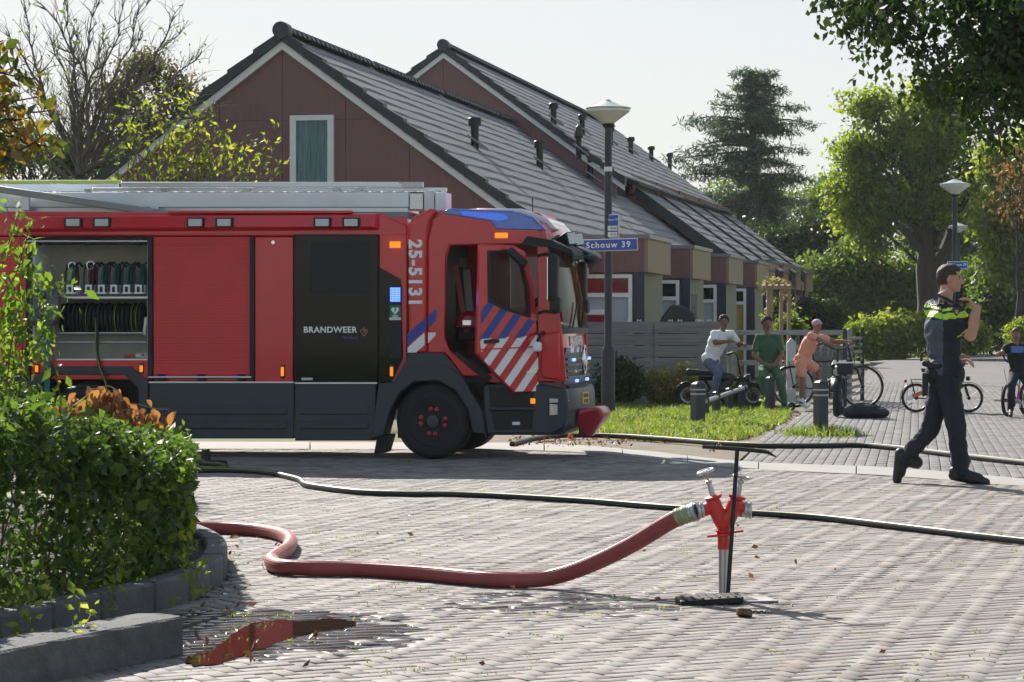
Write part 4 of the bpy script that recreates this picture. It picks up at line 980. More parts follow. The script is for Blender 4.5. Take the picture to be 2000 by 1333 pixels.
for s in (-1, 1):
    em.tube([(x_ + s * .006, -.032, z_ - .042), (x_ + s * .03, -.032, z_ - .025), (x_ + s * .038, -.032, z_), (x_ + s * .024, -.032, z_ + .012), (x_ + s * .012, -.032, z_ - .005)], .004, 5)
em.tube([(x_, -.032, z_ - .02), (x_ + .012, -.032, z_ + .005), (x_ - .008, -.032, z_ + .02), (x_ + .004, -.032, z_ + .042)], [.007, .008, .006, .001], 5); em.tube([(x_ - .02, -.032, z_ - .05), (x_, -.032, z_ - .055), (x_ + .02, -.032, z_ - .05)], .003, 5); em.build('emblem', gold, cd_)
plate('corner_panel', [(741, 522), (783, 546), (788, 700), (764, 748), (741, 748)], blackg, -.022, -.006, bevel=.004)
lp = pbox('led_panel', 761, 559, 785, 700, dark, -.032, -.02, bevel=.004); pbox('led_field', 763, 562, 783, 590, bluee, -.036, -.03, lp, .002); dm = MB()
for i in range(7):
    for j in range(8): x_, z_ = tp(764.6 + i * 2.8, 563.6 + j * 3.5); dm.box((x_, -.037, z_), (.009, .004, .010))
tag(dm.build('led_dots', bluew, lp, smooth=False), kind='stuff')
sg = pbox('aid_sign', 762, 597, 784, 626, mat('sign_green', (.01, .16, .09), .5), -.036, -.03, lp, .002)
x_, z_ = tp(773, 607); ht = [(x_ + .042 * math.sin(t) ** 3, z_ + .0028 * (13 * math.cos(t) - 5 * math.cos(2 * t) - 2 * math.cos(3 * t) - math.cos(4 * t))) for t in [2 * math.pi * k / 28 for k in range(28)]]
MB().prism(ht, -.039, -.035).build('heart', letter, sg, smooth=False); MB().prism([(x_ - .004, z_ + .025), (x_ + .012, z_ + .022), (x_ + .003, z_ + .003), (x_ + .008, z_ + .003), (x_ - .003, z_ - .024), (x_ - .001, z_ - .004), (x_ - .006, z_ - .004)], -.042, -.038).build('bolt', sg.data.materials[0], sg, smooth=False)
x_, z_ = tp(773, 618); text('lettering', 'AED', .034, letter, sg, (x_, -.038, z_), (R(90), 0, 0), .001, .0008)
pbox('sign_strip', 762, 620.5, 784, 625.5, letter, -.039, -.035, sg, 0); x_, z_ = tp(773, 623); text('lettering', 'AANWEZIG', .017, mat('sign_green', ()), sg, (x_, -.0405, z_), (R(90), 0, 0), .001)
al = pbox('turn_lamp', 762, 472, 783, 485, amber, -.04, 0, bevel=.006)
# skirts with pressed ribs
def skirt(x0, x1, y0, y1):
    s = pbox('skirt', x0, y0, x1, y1, slate, -.03, .06, bevel=.012)
    for a, b in ((793, 810), (824, 838)): pbox('rib', x0 + 10, a, x1 - 14, b, slate, -.045, -.025, s, .012)
    return s
skirt(292, 575, 749, 857); skirt(577, 735, 750, 861)
pbox('sill_trim', 292, 745.5, 575, 748.5, alu, -.035, 0, bevel=0); pbox('sill_trim', 577, 747, 738, 750, alu, -.035, 0, bevel=0)
plate('skirt', [(XL, 744), (62, 744), (62, 850), (XL, 850)], slate, -.03, .06)
plate('wheel_arch', [(62, 742), (98, 716), (258, 716), (291, 744), (291, 850), (272, 850), (272, 760), (246, 732), (108, 732), (80, 756), (80, 850), (62, 850)], slate, -.045, .3)
pbox('arch_lining', 62, 728, 291, 860, dark, .55, .6, bevel=0)
# wheels
def wheel(px, py, rr, label=None, yb=.0):
    x, z = tp(px, py, .12); o = MB().lathe([(rr * .58, -.14), (rr * .64, -.148), (rr * .66, -.143), (rr * .80, -.15), (rr * .82, -.144), (rr * .86, -.146), (rr * .95, -.13), (rr, -.09), (rr, .09), (rr * .95, .13), (rr * .6, .14)], (x, .12 + yb, rr), 44, (0, 1, 0)).build('wheel', tyre_m, T)
    c0 = Vector((x, .12 + yb, rr))
    MB().lathe([(rr * .60, -.125), (rr * .54, -.10), (rr * .40, .0), (rr * .36, -.05), (rr * .30, -.115), (rr * .17, -.13), (rr * .16, -.16), (.001, -.165)], c0, 36, (0, 1, 0)).build('rim', mat('wheel_black', (.04, .045, .05), .4, var=.2), o)
    for k in range(8):
        t = 2 * math.pi * (k + .25 + .35 * (k % 2)) / 8; p = c0 + Vector((math.cos(t) * rr * .335, -.11, math.sin(t) * rr * .335))
        MB().lathe([(.001, -.06), (.020, -.052), (.028, -.03), (.026, .03)], p, 10, (0, 1, 0)).build('nut_cap', orange_n, o)
    return o
wheel(850, 822, .40); wheel(176, 822, .40)
for px in (850, 176):
    x = tx(px); MB().lathe([(.2, -.13), (.38, -.13), (.40, -.08), (.40, .08), (.38, .13), (.2, .13)], (x, W - .15, .40), 32, (0, 1, 0)).build('wheel', tyre_m, T); MB().cyl((x, .25, .4), (x, W - .2, .4), .06).build('axle', dark, T)
# mud flap and step behind front wheel
plate('mud_flap', [(735, 850), (762, 850), (752, 885), (728, 888)], dark, .05, .35)
# front arch
plate('front_arch', [(742, 748), (768, 748), (800, 718), (870, 712), (905, 735), (942, 800), (950, 848), (925, 846), (915, 800), (890, 762), (858, 744), (810, 746), (782, 768), (765, 800), (752, 850), (726, 858)], slate, -.06, .32, bevel=.015)
pbox('arch_lining', 760, 735, 935, 860, dark, .5, .55, bevel=0)
plate('cab_skirt', [(798, 690), (870, 690), (905, 735), (870, 716), (800, 722), (772, 748), (768, 748), (797, 700)], slate, -.055, .1, bevel=.01)
# ---- cab
cabp = [(838, 470), (846, 428), (870, 410), (905, 405), (1000, 412), (1062, 440), (1085, 480), (1100, 560), (1108, 640), (1108, 700), (1104, 745), (950, 748), (905, 735), (870, 690), (836, 690)]
# near side frame round the door opening
plate('cab_side', [(836, 470), (846, 428), (868, 412), (1000, 415), (1050, 440), (1062, 478), (1000, 478), (880, 480), (872, 500), (870, 660), (880, 685), (938, 735), (905, 735), (870, 690), (836, 690)], red, -.03, .06, bevel=.015)
plate('cab_pillar', [(1048, 440), (1066, 450), (1096, 640), (1106, 745), (960, 748), (938, 735), (946, 730), (1050, 725), (1050, 560)], red, -.0, .06, bevel=.01)
# back shell, roof, far side as one curved shell
N_ = 14; m = MB(); secs = []
roofprof = [(838, 480), (846, 428), (870, 411), (930, 407), (1000, 414), (1050, 436), (1068, 460)]
vs_r = []
for j in range(N_ + 1):
    y = .03 + (W - .06) * j / N_; e = abs(2 * j / N_ - 1); dz = -.10 * e ** 6; bx = .12 * (1 - e * e)
    vs_r += [(tp(a, b)[0] + (bx * max(0, (a - 930) / 140)), y, tp(a, b)[1] + dz + .03 * (1 - e ** 4)) for a, b in roofprof]
k = len(roofprof); m.add(vs_r, [(j * k + i, (j + 1) * k + i, (j + 1) * k + i + 1, j * k + i + 1) for j in range(N_) for i in range(k - 1)])
m.build('cab_roof', red, T)
MB().prism(poly([(836, 470), (850, 440), (1000, 440), (1062, 470), (1066, 492), (940, 492), (940, 600), (836, 600)]), W - .06, W).prism(poly([(836, 600), (1092, 600), (1100, 640), (1104, 745), (836, 745)]), W - .06, W).prism(poly([(1052, 492), (1066, 492), (1092, 600), (1070, 600)]), W - .06, W).build('far_cab_side', red, T, 0, False)
MB().prism(poly([(838, 470), (850, 470), (850, 745), (838, 745)]), .05, W - .05).build('cab_rear_wall', dark, T, 0, False)
MB().prism(poly([(838, 700), (1080, 700), (1080, 745), (838, 745)]), .3, W - .05).build('cab_floor', dark, T, 0, False)
MB().prism(poly([(838, 735), (1080, 735), (1080, 748), (838, 748)]), .06, W - .05).build('cab_floor', dark, T, 0, False)
MB().prism(poly([(1015, 620), (1075, 635), (1085, 700), (1015, 690)]), .15, W - .1).build('dashboard', dark, T, .02)
# front, curved in plan
def front_sheet(prof, name, m, ya, yb, n=12, out=.0, thick=.03, parent=T, bulge=.07):
    """prof: (px,py) down the front at the near corner"""
    mb = MB(); vs = []; k = len(prof)
    for j in range(n + 1):
        y = ya + (yb - ya) * j / n; e = abs(2 * y / W - 1); bx = bulge * (1 - e ** 2.4) - .05 * e ** 10
        vs += [(tp(a, b)[0] + bx + out, y, tp(a, b)[1]) for a, b in prof]
    o0 = len(vs); vs += [(v[0] - thick, v[1], v[2]) for v in vs]
    fs = [(j * k + i, (j + 1) * k + i, (j + 1) * k + i + 1, j * k + i + 1) for j in range(n) for i in range(k - 1)]
    fs += [tuple(o0 + q for q in f[::-1]) for f in fs]
    fs += [(j * k, o0 + j * k, o0 + (j + 1) * k, (j + 1) * k) for j in range(n)] + [(j * k + k - 1, (j + 1) * k + k - 1, o0 + (j + 1) * k + k - 1, o0 + j * k + k - 1) for j in range(n)]
    fs += [(i, i + 1, o0 + i + 1, o0 + i) for i in range(k - 1)] + [(n * k + i, o0 + n * k + i, o0 + n * k + i + 1, n * k + i + 1) for i in range(k - 1)]
    return mb.add(vs, fs).build(name, m, parent)
def fpos(px, py, y, out=0, bulge=.07):     # point on the curved front at offset y
    e = abs(2 * y / W - 1); a = tp(px, py); return Vector((a[0] + bulge * (1 - e ** 2.4) - .05 * e ** 10 + out, y, a[1]))
front_sheet([(1062, 462), (1072, 485)], 'windscreen_header', dark, .05, W - .05)
front_sheet([(1072, 485), (1082, 530), (1092, 590), (1098, 640)], 'windscreen', clear('windscreen_glass', (.8, .9, .86), .68), .1, W - .1, out=.01, thick=.006)
front_sheet([(1096, 636), (1100, 652)], 'scuttle', dark, .04, W - .04, out=.015)
fp_ = front_sheet([(1094, 652), (1097, 700), (1097, 746)], 'front_panel', red, .0, W - .0)
plate('corner_panel', [(1056, 652), (1093, 648), (1096, 744), (1058, 738)], red, -.035, .03, bevel=.02)
front_sheet([(1103, 690), (1104, 720), (1101, 752)], 'grille', slate, .12, W - .28, out=-.015)
gr = bpy.data.objects['grille']
for a in (700, 712, 724, 736): front_sheet([(1104, a), (1104.5, a + 4)], 'grille_bar', slate, .14, W - .30, out=.004, thick=.02, parent=gr)
front_sheet([(1103, 754), (1103, 764)], 'bumper_gap', dark, .2, W - .2, out=.0)
front_sheet([(1108, 760), (1112, 775), (1111, 815), (1104, 838), (1085, 850)], 'bumper', slate, .02, W - .02, out=.0, thick=.12, n=16, bulge=.11)
plate('bumper_side', [(945, 752), (1060, 750), (1108, 762), (1112, 800), (1104, 836), (1080, 850), (950, 850), (945, 800)], slate, -.05, .12, bevel=.03)
plate('step_well', [(955, 755), (1045, 760), (1043, 795), (960, 795)], dark, -.056, -.04, bevel=.004); plate('step_well', [(960, 802), (1043, 802), (1040, 838), (968, 840)], dark, -.056, -.04, bevel=.004)
pbox('step_tread', 957, 796, 1046, 802, slate, -.075, .0)
# head lamp wrapped on the bumper corner, marker, plate
def wrap(px0, py0, px1, py1, name, m, out, parent=T, n=6, r=.0):
    """a patch on the near front corner: px measured on the picture plane between side and front"""
    mb = MB(); vs = []
    for j in range(n + 1):
        t = j / n; x = tx(px0 + (px1 - px0) * t); y = -.055 + .12 * t ** 2.2; nx = .15 + .5 * t
        for py in (py0 + 3 * t, py1 - 3 * t): vs.append((x + out * nx, y - out, tz(1090, py)))
    mb.add(vs, [(2 * j, 2 * j + 2, 2 * j + 3, 2 * j + 1) for j in range(n)]); o0 = len(mb.v)
    mb.add([(v[0] - .03, v[1] + .04, v[2]) for v in vs], [(2 * j, 2 * j + 1, 2 * j + 3, 2 * j + 2) for j in range(n)])
    mb.f += [(2 * j, o0 + 2 * j, o0 + 2 * j + 2, 2 * j + 2) for j in range(n)] + [(2 * j + 1, 2 * j + 3, o0 + 2 * j + 3, o0 + 2 * j + 1) for j in range(n)] + [(0, 1, o0 + 1, o0), (2 * n, o0 + 2 * n, o0 + 2 * n + 1, 2 * n + 1)]; mb.fm = [0] * len(mb.f)
    return mb.build(name, m, parent)
hl = wrap(1073, 776, 1111, 812, 'headlight', dark, .006); wrap(1075, 778, 1110, 787, 'lens', lens, .014, hl); wrap(1075, 789, 1108, 811, 'lens', mat('headlight_glass', (.62, .60, .56), .12, .35, var=.3, scale=25), .014, hl)
pbox('side_marker', 1037, 778, 1047, 789, amber, -.062, -.045); pbox('sticker', 1002, 824, 1017, 830, letter, -.058, -.045, bevel=0)
p = fpos(1111, 781, .62, .012, .11); npl = MB().box((0, 0, 0), (.012, .26, .13)).build('number_plate', mat('plate_yellow', (.60, .42, .04), .45, var=.1), T, .004); npl.location = p; npl.rotation_euler = (0, 0, R(-8))
pm2 = MB()
for k_, (y_, z_, w_) in enumerate(((-.08, .03, .03), (-.03, .03, .03), (.03, .03, .03), (.08, .03, .03), (-.055, -.03, .04), (.01, -.03, .03), (.065, -.03, .03))): pm2.box((.0075, y_, z_), (.003, w_, .036))
tag(pm2.build('print', dark, npl, smooth=False), kind='stuff')
# winch cover, a folded red hood under the bumper
q = [fpos(1112, a, y, o_, .11) for a, y, o_ in ((802, .22, .0), (838, .30, .0), (802, 1.15, .0), (840, 1.1, .0), (795, .36, .20), (797, 1.0, .20), (864, .50, .03), (812, .46, .25), (812, .95, .25), (862, .9, .05))]
wm = MB().add(q, [(0, 4, 7, 6, 1), (0, 2, 5, 4), (4, 5, 8, 7), (7, 8, 9, 6), (2, 3, 9, 8, 5), (0, 1, 3, 2), (1, 6, 9, 3)]); wm.build('winch_cover', mat('dark_red_vinyl', (.34, .012, .03), .3, var=.2, coat=.3), T, .05, seg=4)
MB().cyl(fpos(1112, 826, .4, .03), fpos(1112, 842, .4, .03) + Vector((0, 0, -.06)), .022).build('tow_hook', dark, T)
# front lettering, stripes, star, blue lamps
p = fpos(1096, 668, .86, .02); te = text('lettering', 'BRANDWEER', .15, letter, T, p, (R(90), 0, R(90)), .002, .003); wrap_text(te, fp_, (-1, 0, 0))
for k_i in range(9):
    y0 = .26 + .19 * k_i; mm = stripeb if k_i % 2 == 0 else stripew; a = [fpos(1096.5, 680, y0 - .12 + .06, .006), fpos(1096.5, 680, y0 - .12 + .06 + .185, .006), fpos(1097, 697, y0 - .12 + .185, .008), fpos(1097, 697, y0 - .12, .008)]
    MB().add(a + [v + Vector((.006, 0, 0)) for v in a], [(0, 1, 2, 3), (4, 7, 6, 5), (0, 4, 5, 1), (1, 5, 6, 2), (2, 6, 7, 3), (3, 7, 4, 0)]).build('front_stripe', mm, T, smooth=False)
c0 = fpos(1100, 706, W / 2, .03); st = MB().ring(c0, (1, 0, 0), .155, .014, 32, 6)
for k_i in range(3):
    t = math.pi / 2 + 2 * math.pi * k_i / 3; d = Vector((0, math.cos(t), math.sin(t))); s = Vector((0, -d.z, d.y)) * .022
    st.add([c0 + s, c0 - s, c0 + d * .15, c0 + Vector((.018, 0, 0))], [(0, 3, 2), (3, 1, 2), (0, 2, 1)])
st.build('star_emblem', chrome, T)
for y, py in ((.34, 704), (.50, 746), (1.62, 704), (1.35, 746)):
    p = fpos(1100, py, y, .035); MB().box(p, (.03, .13, .032)).build('blue_flasher', bluew, T, .008)
p = fpos(1100, 727, .45, .03); MB().box(p, (.02, .10, .03)).build('badge', letter, T, .004)
# wipers
for y in (.35, .95, 1.5): a, b_ = fpos(1098, 640, y, .03), fpos(1092, 590, y + .45, .035); MB().bar(a, b_, .015, .02).build('wiper', dark, T)
# roof light bar (blue, along the roof edge), visor, search lamps
for ya, yb in ((-.035, .34), (W - .36, W - .02)):
    pts_ = [(868, 412), (880, 408), (1000, 412), (1040, 424), (1066, 448), (1058, 452), (970, 450), (958, 434), (868, 420)]
    MB().prism([(a, b) for a, b in poly(pts_)], ya, yb).build('light_bar', bluel, T, .02)
    MB().prism(poly([(900, 413), (985, 418), (995, 428), (975, 432), (905, 421)]), ya - .006, ya + .01).build('reflector', mat('blue_reflector', (.10, .25, .7), .2, emit=(.05, .15, 1), es=.15), T, smooth=False)
MB().prism(poly([(920, 404), (1010, 405), (1060, 424), (1080, 446), (1060, 450), (1000, 425), (920, 412)]), .36, W - .38).build('roof_fairing', mat('white_fairing', (.68, .69, .70), .3, var=.06, coat=.3), T, .02)
for k_i in range(5):
    y = .5 + .27 * k_i; MB().prism(poly([(1028, 411), (1042, 413), (1068, 434), (1058, 436)]), y, y + .13).build('fairing_stripe', red, T, smooth=False)
pbox('side_marker', 967, 455, 993, 466, amber, -.04, -.02)
v = MB(); vs2 = []
for j in range(13):
    y = -.10 + (W + .2) * j / 12; e = abs(2 * j / 12 - 1); dx = .14 * (1 - e ** 2)
    for a, b in ((1020, 478), (1032, 462), (1080, 470), (1118, 488), (1124, 500), (1080, 484)): vs2.append((tp(a, b)[0] + dx * max(0, (a - 1020) / 100), y, tp(a, b)[1]))
v.add(vs2, [(j * 6 + i, (j + 1) * 6 + i, (j + 1) * 6 + (i + 1) % 6, j * 6 + (i + 1) % 6) for j in range(12) for i in range(6)] + [tuple(range(6))[::-1], tuple(range(72, 78))]); v.build('sun_visor', dark, T)
for y in (.18, .5, W - .5, W - .18):
    p = fpos(1090 if y < 1 else 1066, 468, y, .05); rq = Matrix.Rotation(R(-14), 3, 'Y') @ Matrix.Rotation(R(-22 if y < 1 else 16), 3, 'Z')
    l = MB().add([rq @ Vector(v_) + p for v_ in [(-.10, -.05, -.04), (-.10, .05, -.04), (-.10, .05, .04), (-.10, -.05, .04), (.07, -.10, -.075), (.07, .10, -.075), (.07, .10, .075), (.07, -.10, .075)]], [(0, 3, 2, 1), (4, 5, 6, 7), (0, 1, 5, 4), (1, 2, 6, 5), (2, 3, 7, 6), (3, 0, 4, 7)]).build('search_lamp', dark, T, .012)
    MB().box(p + rq @ Vector((.074, 0, 0)), (.008, .17, .12), rq).build('lens', lens, l, .003)
    MB().cyl(p + Vector((-.03, 0, -.08)), p + Vector((-.03, 0, -.2)), .018).build('lamp_bracket', dark, T)
# mirrors
def mirror(s):
    y = -.22 if s < 0 else W + .22
    m_ = MB().box((tx(1068) + .10, y, tz(1078, 545)), (.10, .22, .50)).build('mirror', dark, T, .035, seg=3); MB().box((tx(1068) + .045, y, tz(1078, 545)), (.008, .18, .44)).build('mirror_glass', mat('mirror_glass', (.7, .72, .74), .03, 1), m_, smooth=False)
    lo = MB().box((tx(1072) + .10, y, tz(1078, 596)), (.11, .2, .17)).build('mirror', dark, T, .03, seg=3)
    for py in (500, 612): a = tp(1052, py); MB().tube([(a[0], 0 if s < 0 else W, a[1]), (a[0] + .08, y * .6 if s < 0 else W + .12, a[1] + .02), (tx(1068) + .12, y, a[1])], .016, 8).build('mirror_arm', dark, T)
mirror(-1); mirror(1)
fm_ = MB().ell(fpos(1125, 506, .30, .10), (.085, .16, .06), 16, 10).build('front_mirror', dark, T); MB().tube([fpos(1085, 480, .3, .0), fpos(1105, 486, .3, .06), fpos(1124, 498, .3, .09)], .02, 8).build('mirror_arm', dark, T)
a = tp(1058, 655); MB().box((a[0] - .02, -.20, a[1] - .12), (.08, .15, .10)).build('kerb_mirror', alup, T, .02); MB().tube([(a[0] + .02, -.03, a[1] + .03), (a[0], -.14, a[1]), (a[0] - .02, -.18, a[1] - .06)], .018, 8).build('mirror_arm', dark, T)
# rear pillar air deflector with the number
dm_ = MB(); prof = [(799, 690), (799, 440), (808, 425), (842, 408), (856, 410), (842, 432), (836, 470), (836, 690)]
dm_.prism(poly(prof), -.055, .12).build('air_deflector', red, T, .03, seg=3)
x_, z_ = tp(812, 534); text('lettering', '25-5131', .19, mat('bright_lettering', (.85, .85, .85), .4, var=.03), T, (x_, -.060, z_), (R(90), R(90), 0), .002, .0075, spacing=1.14)
# diagonal stripes behind the cab door
plate('diagonal_stripe', [(798, 652), (833, 621), (833, 645), (798, 676)], stripeb, -.060, -.05, bevel=0); plate('diagonal_stripe', [(837, 618), (853, 604), (853, 627), (837, 641)], stripeb, -.036, -.028, bevel=0)
plate('diagonal_stripe', [(798, 679), (831, 650), (831, 674), (814, 689), (798, 689)], stripew, -.060, -.05, bevel=0); plate('diagonal_stripe', [(837, 650), (852, 650), (852, 655), (837, 671)], stripew, -.036, -.028, bevel=0)
# seat, belt and step seen through the open door
s_ = MB().prism(poly([(880, 640), (925, 640), (940, 668), (880, 668)]), .35, .95).build('seat', dark, T, .03); MB().prism(poly([(876, 520), (892, 520), (902, 645), (880, 645)]), .38, .92).build('backrest', dark, s_, .03); MB().prism(poly([(880, 500), (891, 500), (891, 520), (880, 520)]), .52, .78).build('headrest', mat('grey_fabric', (.12, .12, .13), .9), s_, .02)
a, b_ = tp(890, 520, .36), tp(912, 650, .36); MB().bar((a[0], .34, a[1]), (b_[0], .34, b_[1]), .012, .05).build('seat_belt', mat('belt_red', (.30, .03, .04), .6), s_)
MB().ring((tx(1010), .9, tz(1010, 610)), (-.8, 0, .6), .2, .018, 28, 6).build('steering_wheel', dark, T)
plate('entry_step', [(880, 690), (945, 742), (960, 742), (960, 735), (895, 688)], dark, -.02, .3, bevel=.005)
# open door swung on its front hinge
hx, hz_ = tx(1047), 0; D = bpy.data.objects.new('cab_door', None)
door_px = [(951, 480), (1008, 480), (1030, 492), (1045, 560), (1050, 640), (1053, 766), (1010, 766), (982, 735), (946, 690)]
ANG = R(38); ck = math.cos(ANG)
def dloc(px, py): x, z = tp(px, py); return ((x - hx) / ck, z)
dpts = [dloc(*p) for p in door_px]
win = [dloc(*p) for p in [(966, 495), (1000, 492), (1018, 502), (1032, 560), (1035, 617), (995, 603), (968, 588)]]
dm2 = MB(); n1, n2 = len(dpts), len(win)
def ring_faces(outer, inner, y0, y1):
    bm = bmesh.new(); rings = []
    for y in (y0, y1):
        o_ = [bm.verts.new((a, y, b)) for a, b in outer]; i_ = [bm.verts.new((a, y, b)) for a, b in inner]
        eo = [bm.edges.new((o_[k], o_[(k + 1) % len(o_)])) for k in range(len(o_))] + [bm.edges.new((i_[k], i_[(k + 1) % len(i_)])) for k in range(len(i_))]
        bmesh.ops.triangle_fill(bm, use_beauty=True, edges=eo); rings.append((o_, i_))
    for g in (0, 1):
        A, B = rings[0][g], rings[1][g]; n = len(A)
        for k in range(n): bm.faces.new((A[k], A[(k + 1) % n], B[(k + 1) % n], B[k]))
    bmesh.ops.recalc_face_normals(bm, faces=bm.faces); return bm
bm = ring_faces(dpts, win, 0, .07); me = bpy.data.meshes.new('cab_door'); bm.to_mesh(me); bm.free(); me.materials.append(red)
D = bpy.data.objects.new('cab_door', me); col.objects.link(D); D.parent = T; D.location = (hx, -.05, 0); D.rotation_euler = (0, 0, ANG); bv_ = D.modifiers.new('b', 'BEVEL'); bv_.width = .014; bv_.segments = 2; bv_.limit_method = 'ANGLE'; bv_.angle_limit = R(50)
D['label'] = 'open red cab door with blue and white stripes'
def dplate(name, pts, m, y0, y1, bevel=0): return MB().prism([dloc(*p) for p in pts], y0, y1).build(name, m, D, bevel, False)
dplate('door_pane', [(965, 494), (1001, 491), (1019, 501), (1033, 560), (1036, 618), (995, 604), (967, 589)], clear('door_glass', (.8, .9, .86), .85), .03, .036)
bm = ring_faces([dloc(*p) for p in [(963, 492), (1001, 489), (1021, 499), (1036, 560), (1039, 622), (994, 607), (964, 591)]], [dloc(*p) for p in [(967, 496), (999, 493), (1017, 503), (1031, 560), (1034, 615), (996, 602), (969, 587)]], -.008, .02)
me = bpy.data.meshes.new('window_seal'); bm.to_mesh(me); bm.free(); me.materials.append(dark); o = bpy.data.objects.new('window_seal', me); col.objects.link(o); o.parent = D
def clip(poly_, f):     # keep the part of a polygon where f >= 0
    out = []
    for k in range(len(poly_)):
        a, b = poly_[k], poly_[(k + 1) % len(poly_)]; fa, fb = f(a), f(b)
        if fa >= 0: out.append(a)
        if (fa >= 0) != (fb >= 0): t = fa / (fa - fb); out.append((a[0] + (b[0] - a[0]) * t, a[1] + (b[1] - a[1]) * t))
    return out
area_b = [(954, 594), (968, 592), (995, 607), (1046, 628), (1048, 640), (1050, 652), (1020, 660), (985, 662), (950, 662)]; area_w = [(950, 662), (1051, 655), (1052, 764), (1010, 764), (983, 733), (954, 700)]
for kk in range(8):
    for area, mm, off_ in ((area_b, stripeb, 0), (area_w, stripew, 4)):
        base_ = 1188 + kk * 30 + off_; s_f = .62
        pl_ = clip(clip(area, lambda p: (p[1] * s_f + p[0]) - base_ - 112), lambda p: base_ + 112 + 15 - (p[1] * s_f + p[0]))
        if len(pl_) >= 3: dplate('door_stripe', pl_, mm, -.004, .004)
dplate('door_handle', [(957, 664), (975, 662), (982, 664), (982, 669), (957, 671)], dark, -.03, .0, .006); dplate('badge', [(1031, 725), (1049, 722), (1049, 728), (1031, 731)], chrome, -.008, 0)
dplate('door_mouldings', [(952, 681), (1052, 676), (1052, 678.5), (952, 683.5)], red, -.012, .0, .004)
MB().box((dloc(1008, 505)[0], -.09, dloc(1008, 505)[1]), (.26, .06, .09), Matrix.Rotation(R(38), 3, 'Y')).build('ramp_mirror', dark, D, .02)
# ---- roof: ladder gantry, box, tube arm
RZ = lambda py, y: tz(400, py, y)
def rbox(name, px0, py0, px1, py1, m, y0, y1, bevel=.006, parent=T): return MB().prism(poly([(px0, py0), (px1, py0), (px1, py1), (px0, py1)], (y0)), y0, y1).build(name, m, parent, bevel, False)
rbox('roof_box', XL, 376, 798, 405, alup, .22, .9); rbox('box_base', XL, 405, 798, 416, alu, .26, .9); rbox('roof_deck', XL, 414, 798, 428, mat('roof_grey', (.22, .23, .24), .7), .06, W - .06)
rbox('box_end', 800, 378, 826, 410, alu, .22, .6); rbox('box_end', 828, 372, 848, 412, mat('white_box', (.70, .71, .72), .4), .24, .6); rbox('box_end', 850, 376, 871, 412, alup, .24, .6)
ld = rbox('ladder', 236, 356, 826, 366, alu, .30, .36); rbox('rail', 236, 356, 826, 366, alu, .75, .81, parent=ld); rbox('rail', 180, 367, 872, 374, alu, .34, .40, parent=ld); rbox('rail', 180, 367, 872, 374, alu, .80, .86, parent=ld)
for px in range(180, 870, 24): a = tp(px, 370, .4); MB().cyl((a[0], .4, a[1]), (a[0], .82, a[1]), .012, n=8).build('rung', alu, ld)
for px in (170, 320, 480, 655, 700): rbox('clamp', px - 6, 369, px + 7, 378, steel, .27, .33, .002)
rbox('clamp', 785, 356, 822, 366, steel, .28, .34, .002); a, b_ = tp(768, 353), tp(800, 357); MB().tube([(a[0], .3, a[1]), (a[0] + .1, .3, a[1] - .02), (b_[0], .3, b_[1])], .01, 6).build('hook', steel, T)
l2 = rbox('second_ladder', XL, 352, 236, 359, mat('lime_rail', (.45, .52, .10), .4), .95, 1.0); rbox('rail', XL, 360, 230, 374, alup, .9, .95, parent=l2)
p0, p1 = tp(-10, 369, .1), tp(345, 421, .1); MB().bar((p0[0], .12, p0[1]), (p1[0], .12, p1[1]), .07, .075).build('gantry_arm', mat('grey_metal', (.30, .31, .31), .45, .5, var=.1), T, .008)
for px, a_, b_ in ((48, 372, 412), (300, 404, 424)): rbox('gantry_post', px - 7, a_, px + 8, b_, alu, .1, .17)
rbox('far_roof_box', XL, 385, 790, 412, alup, 1.3, 2.0)
p = tp(1040, 412, 1.2); MB().cyl((p[0], 1.2, p[1] - .05), (p[0], 1.2, p[1] + .14), .006).build('aerial', dark, T)
# near-side stabiliser foot seen under the skirt
a = tp(405, 905); 
# --- things carried in the locker
def local(px, py, y): x, z = tp(px, py, y); return T.location + Vector((x * YC + y * YS, -x * YS + y * YC, z))
hc = [(146, 'grey hose coil with lime coupling, leftmost in the locker'), (182, 'dark red hose coil with silver coupling, second in the locker'), (207, 'green coiled hose, third of the six in the locker'), (231, 'green coiled hose, fourth of the six in the locker'), (256, 'green coiled hose, fifth of the six in the locker'), (279, 'green coiled hose against the right post of the locker')]
for i, (px, l) in enumerate(hc):
    g = local(px, 575, .1); o = thing('hose_cassette', l, 'hose', g, -YAW, 'hose cassettes on the locker shelf')
    w_ = .048; bx = MB(); hgt = .10; bx.box((0, .0, hgt / 2), (.105, .34, hgt)).build('holder', alup, o, .006)
    MB().box((.0, -.178, hgt * .5), (.03, .012, hgt * .6)).build('handle', dark, o, .005)
    cm = [mat('hose_grey', (.14, .15, .13), .8), mat('hose_dark_red', (.16, .03, .04), .8), green, green, green, green][i]
    for r_ in (.06, .085, .11, .132): ob_ = MB().ring((0, 0, .19), (1, 0, 0), r_, .018 if r_ < .13 else .012, 24, 6).build('hose_coil', cm, o)
    for s in (-1, 1):
        MB().tube([(s * .05, -.17, .02), (s * .05, -.165, .22), (s * .05, -.11, .315), (s * .05, 0, .345), (s * .05, .13, .30)], .012, 8).build('hoop', dark, o)
    if i < 2:
        MB().ring((0, -.10, .30 + .01 * i), (0.1, -1, .1), .042, .012, 20, 8).build('coupling', chrome, o); MB().cyl((0, -.09, .30), (0, .0, .29), .038, n=14).build('coupling_core', dark, o)
    if i == 0: MB().cyl((0, -.12, .27), (-.02, -.15, .14), .035, .03).build('sleeve', mat('lime_sleeve', (.22, .30, .10), .7), o)
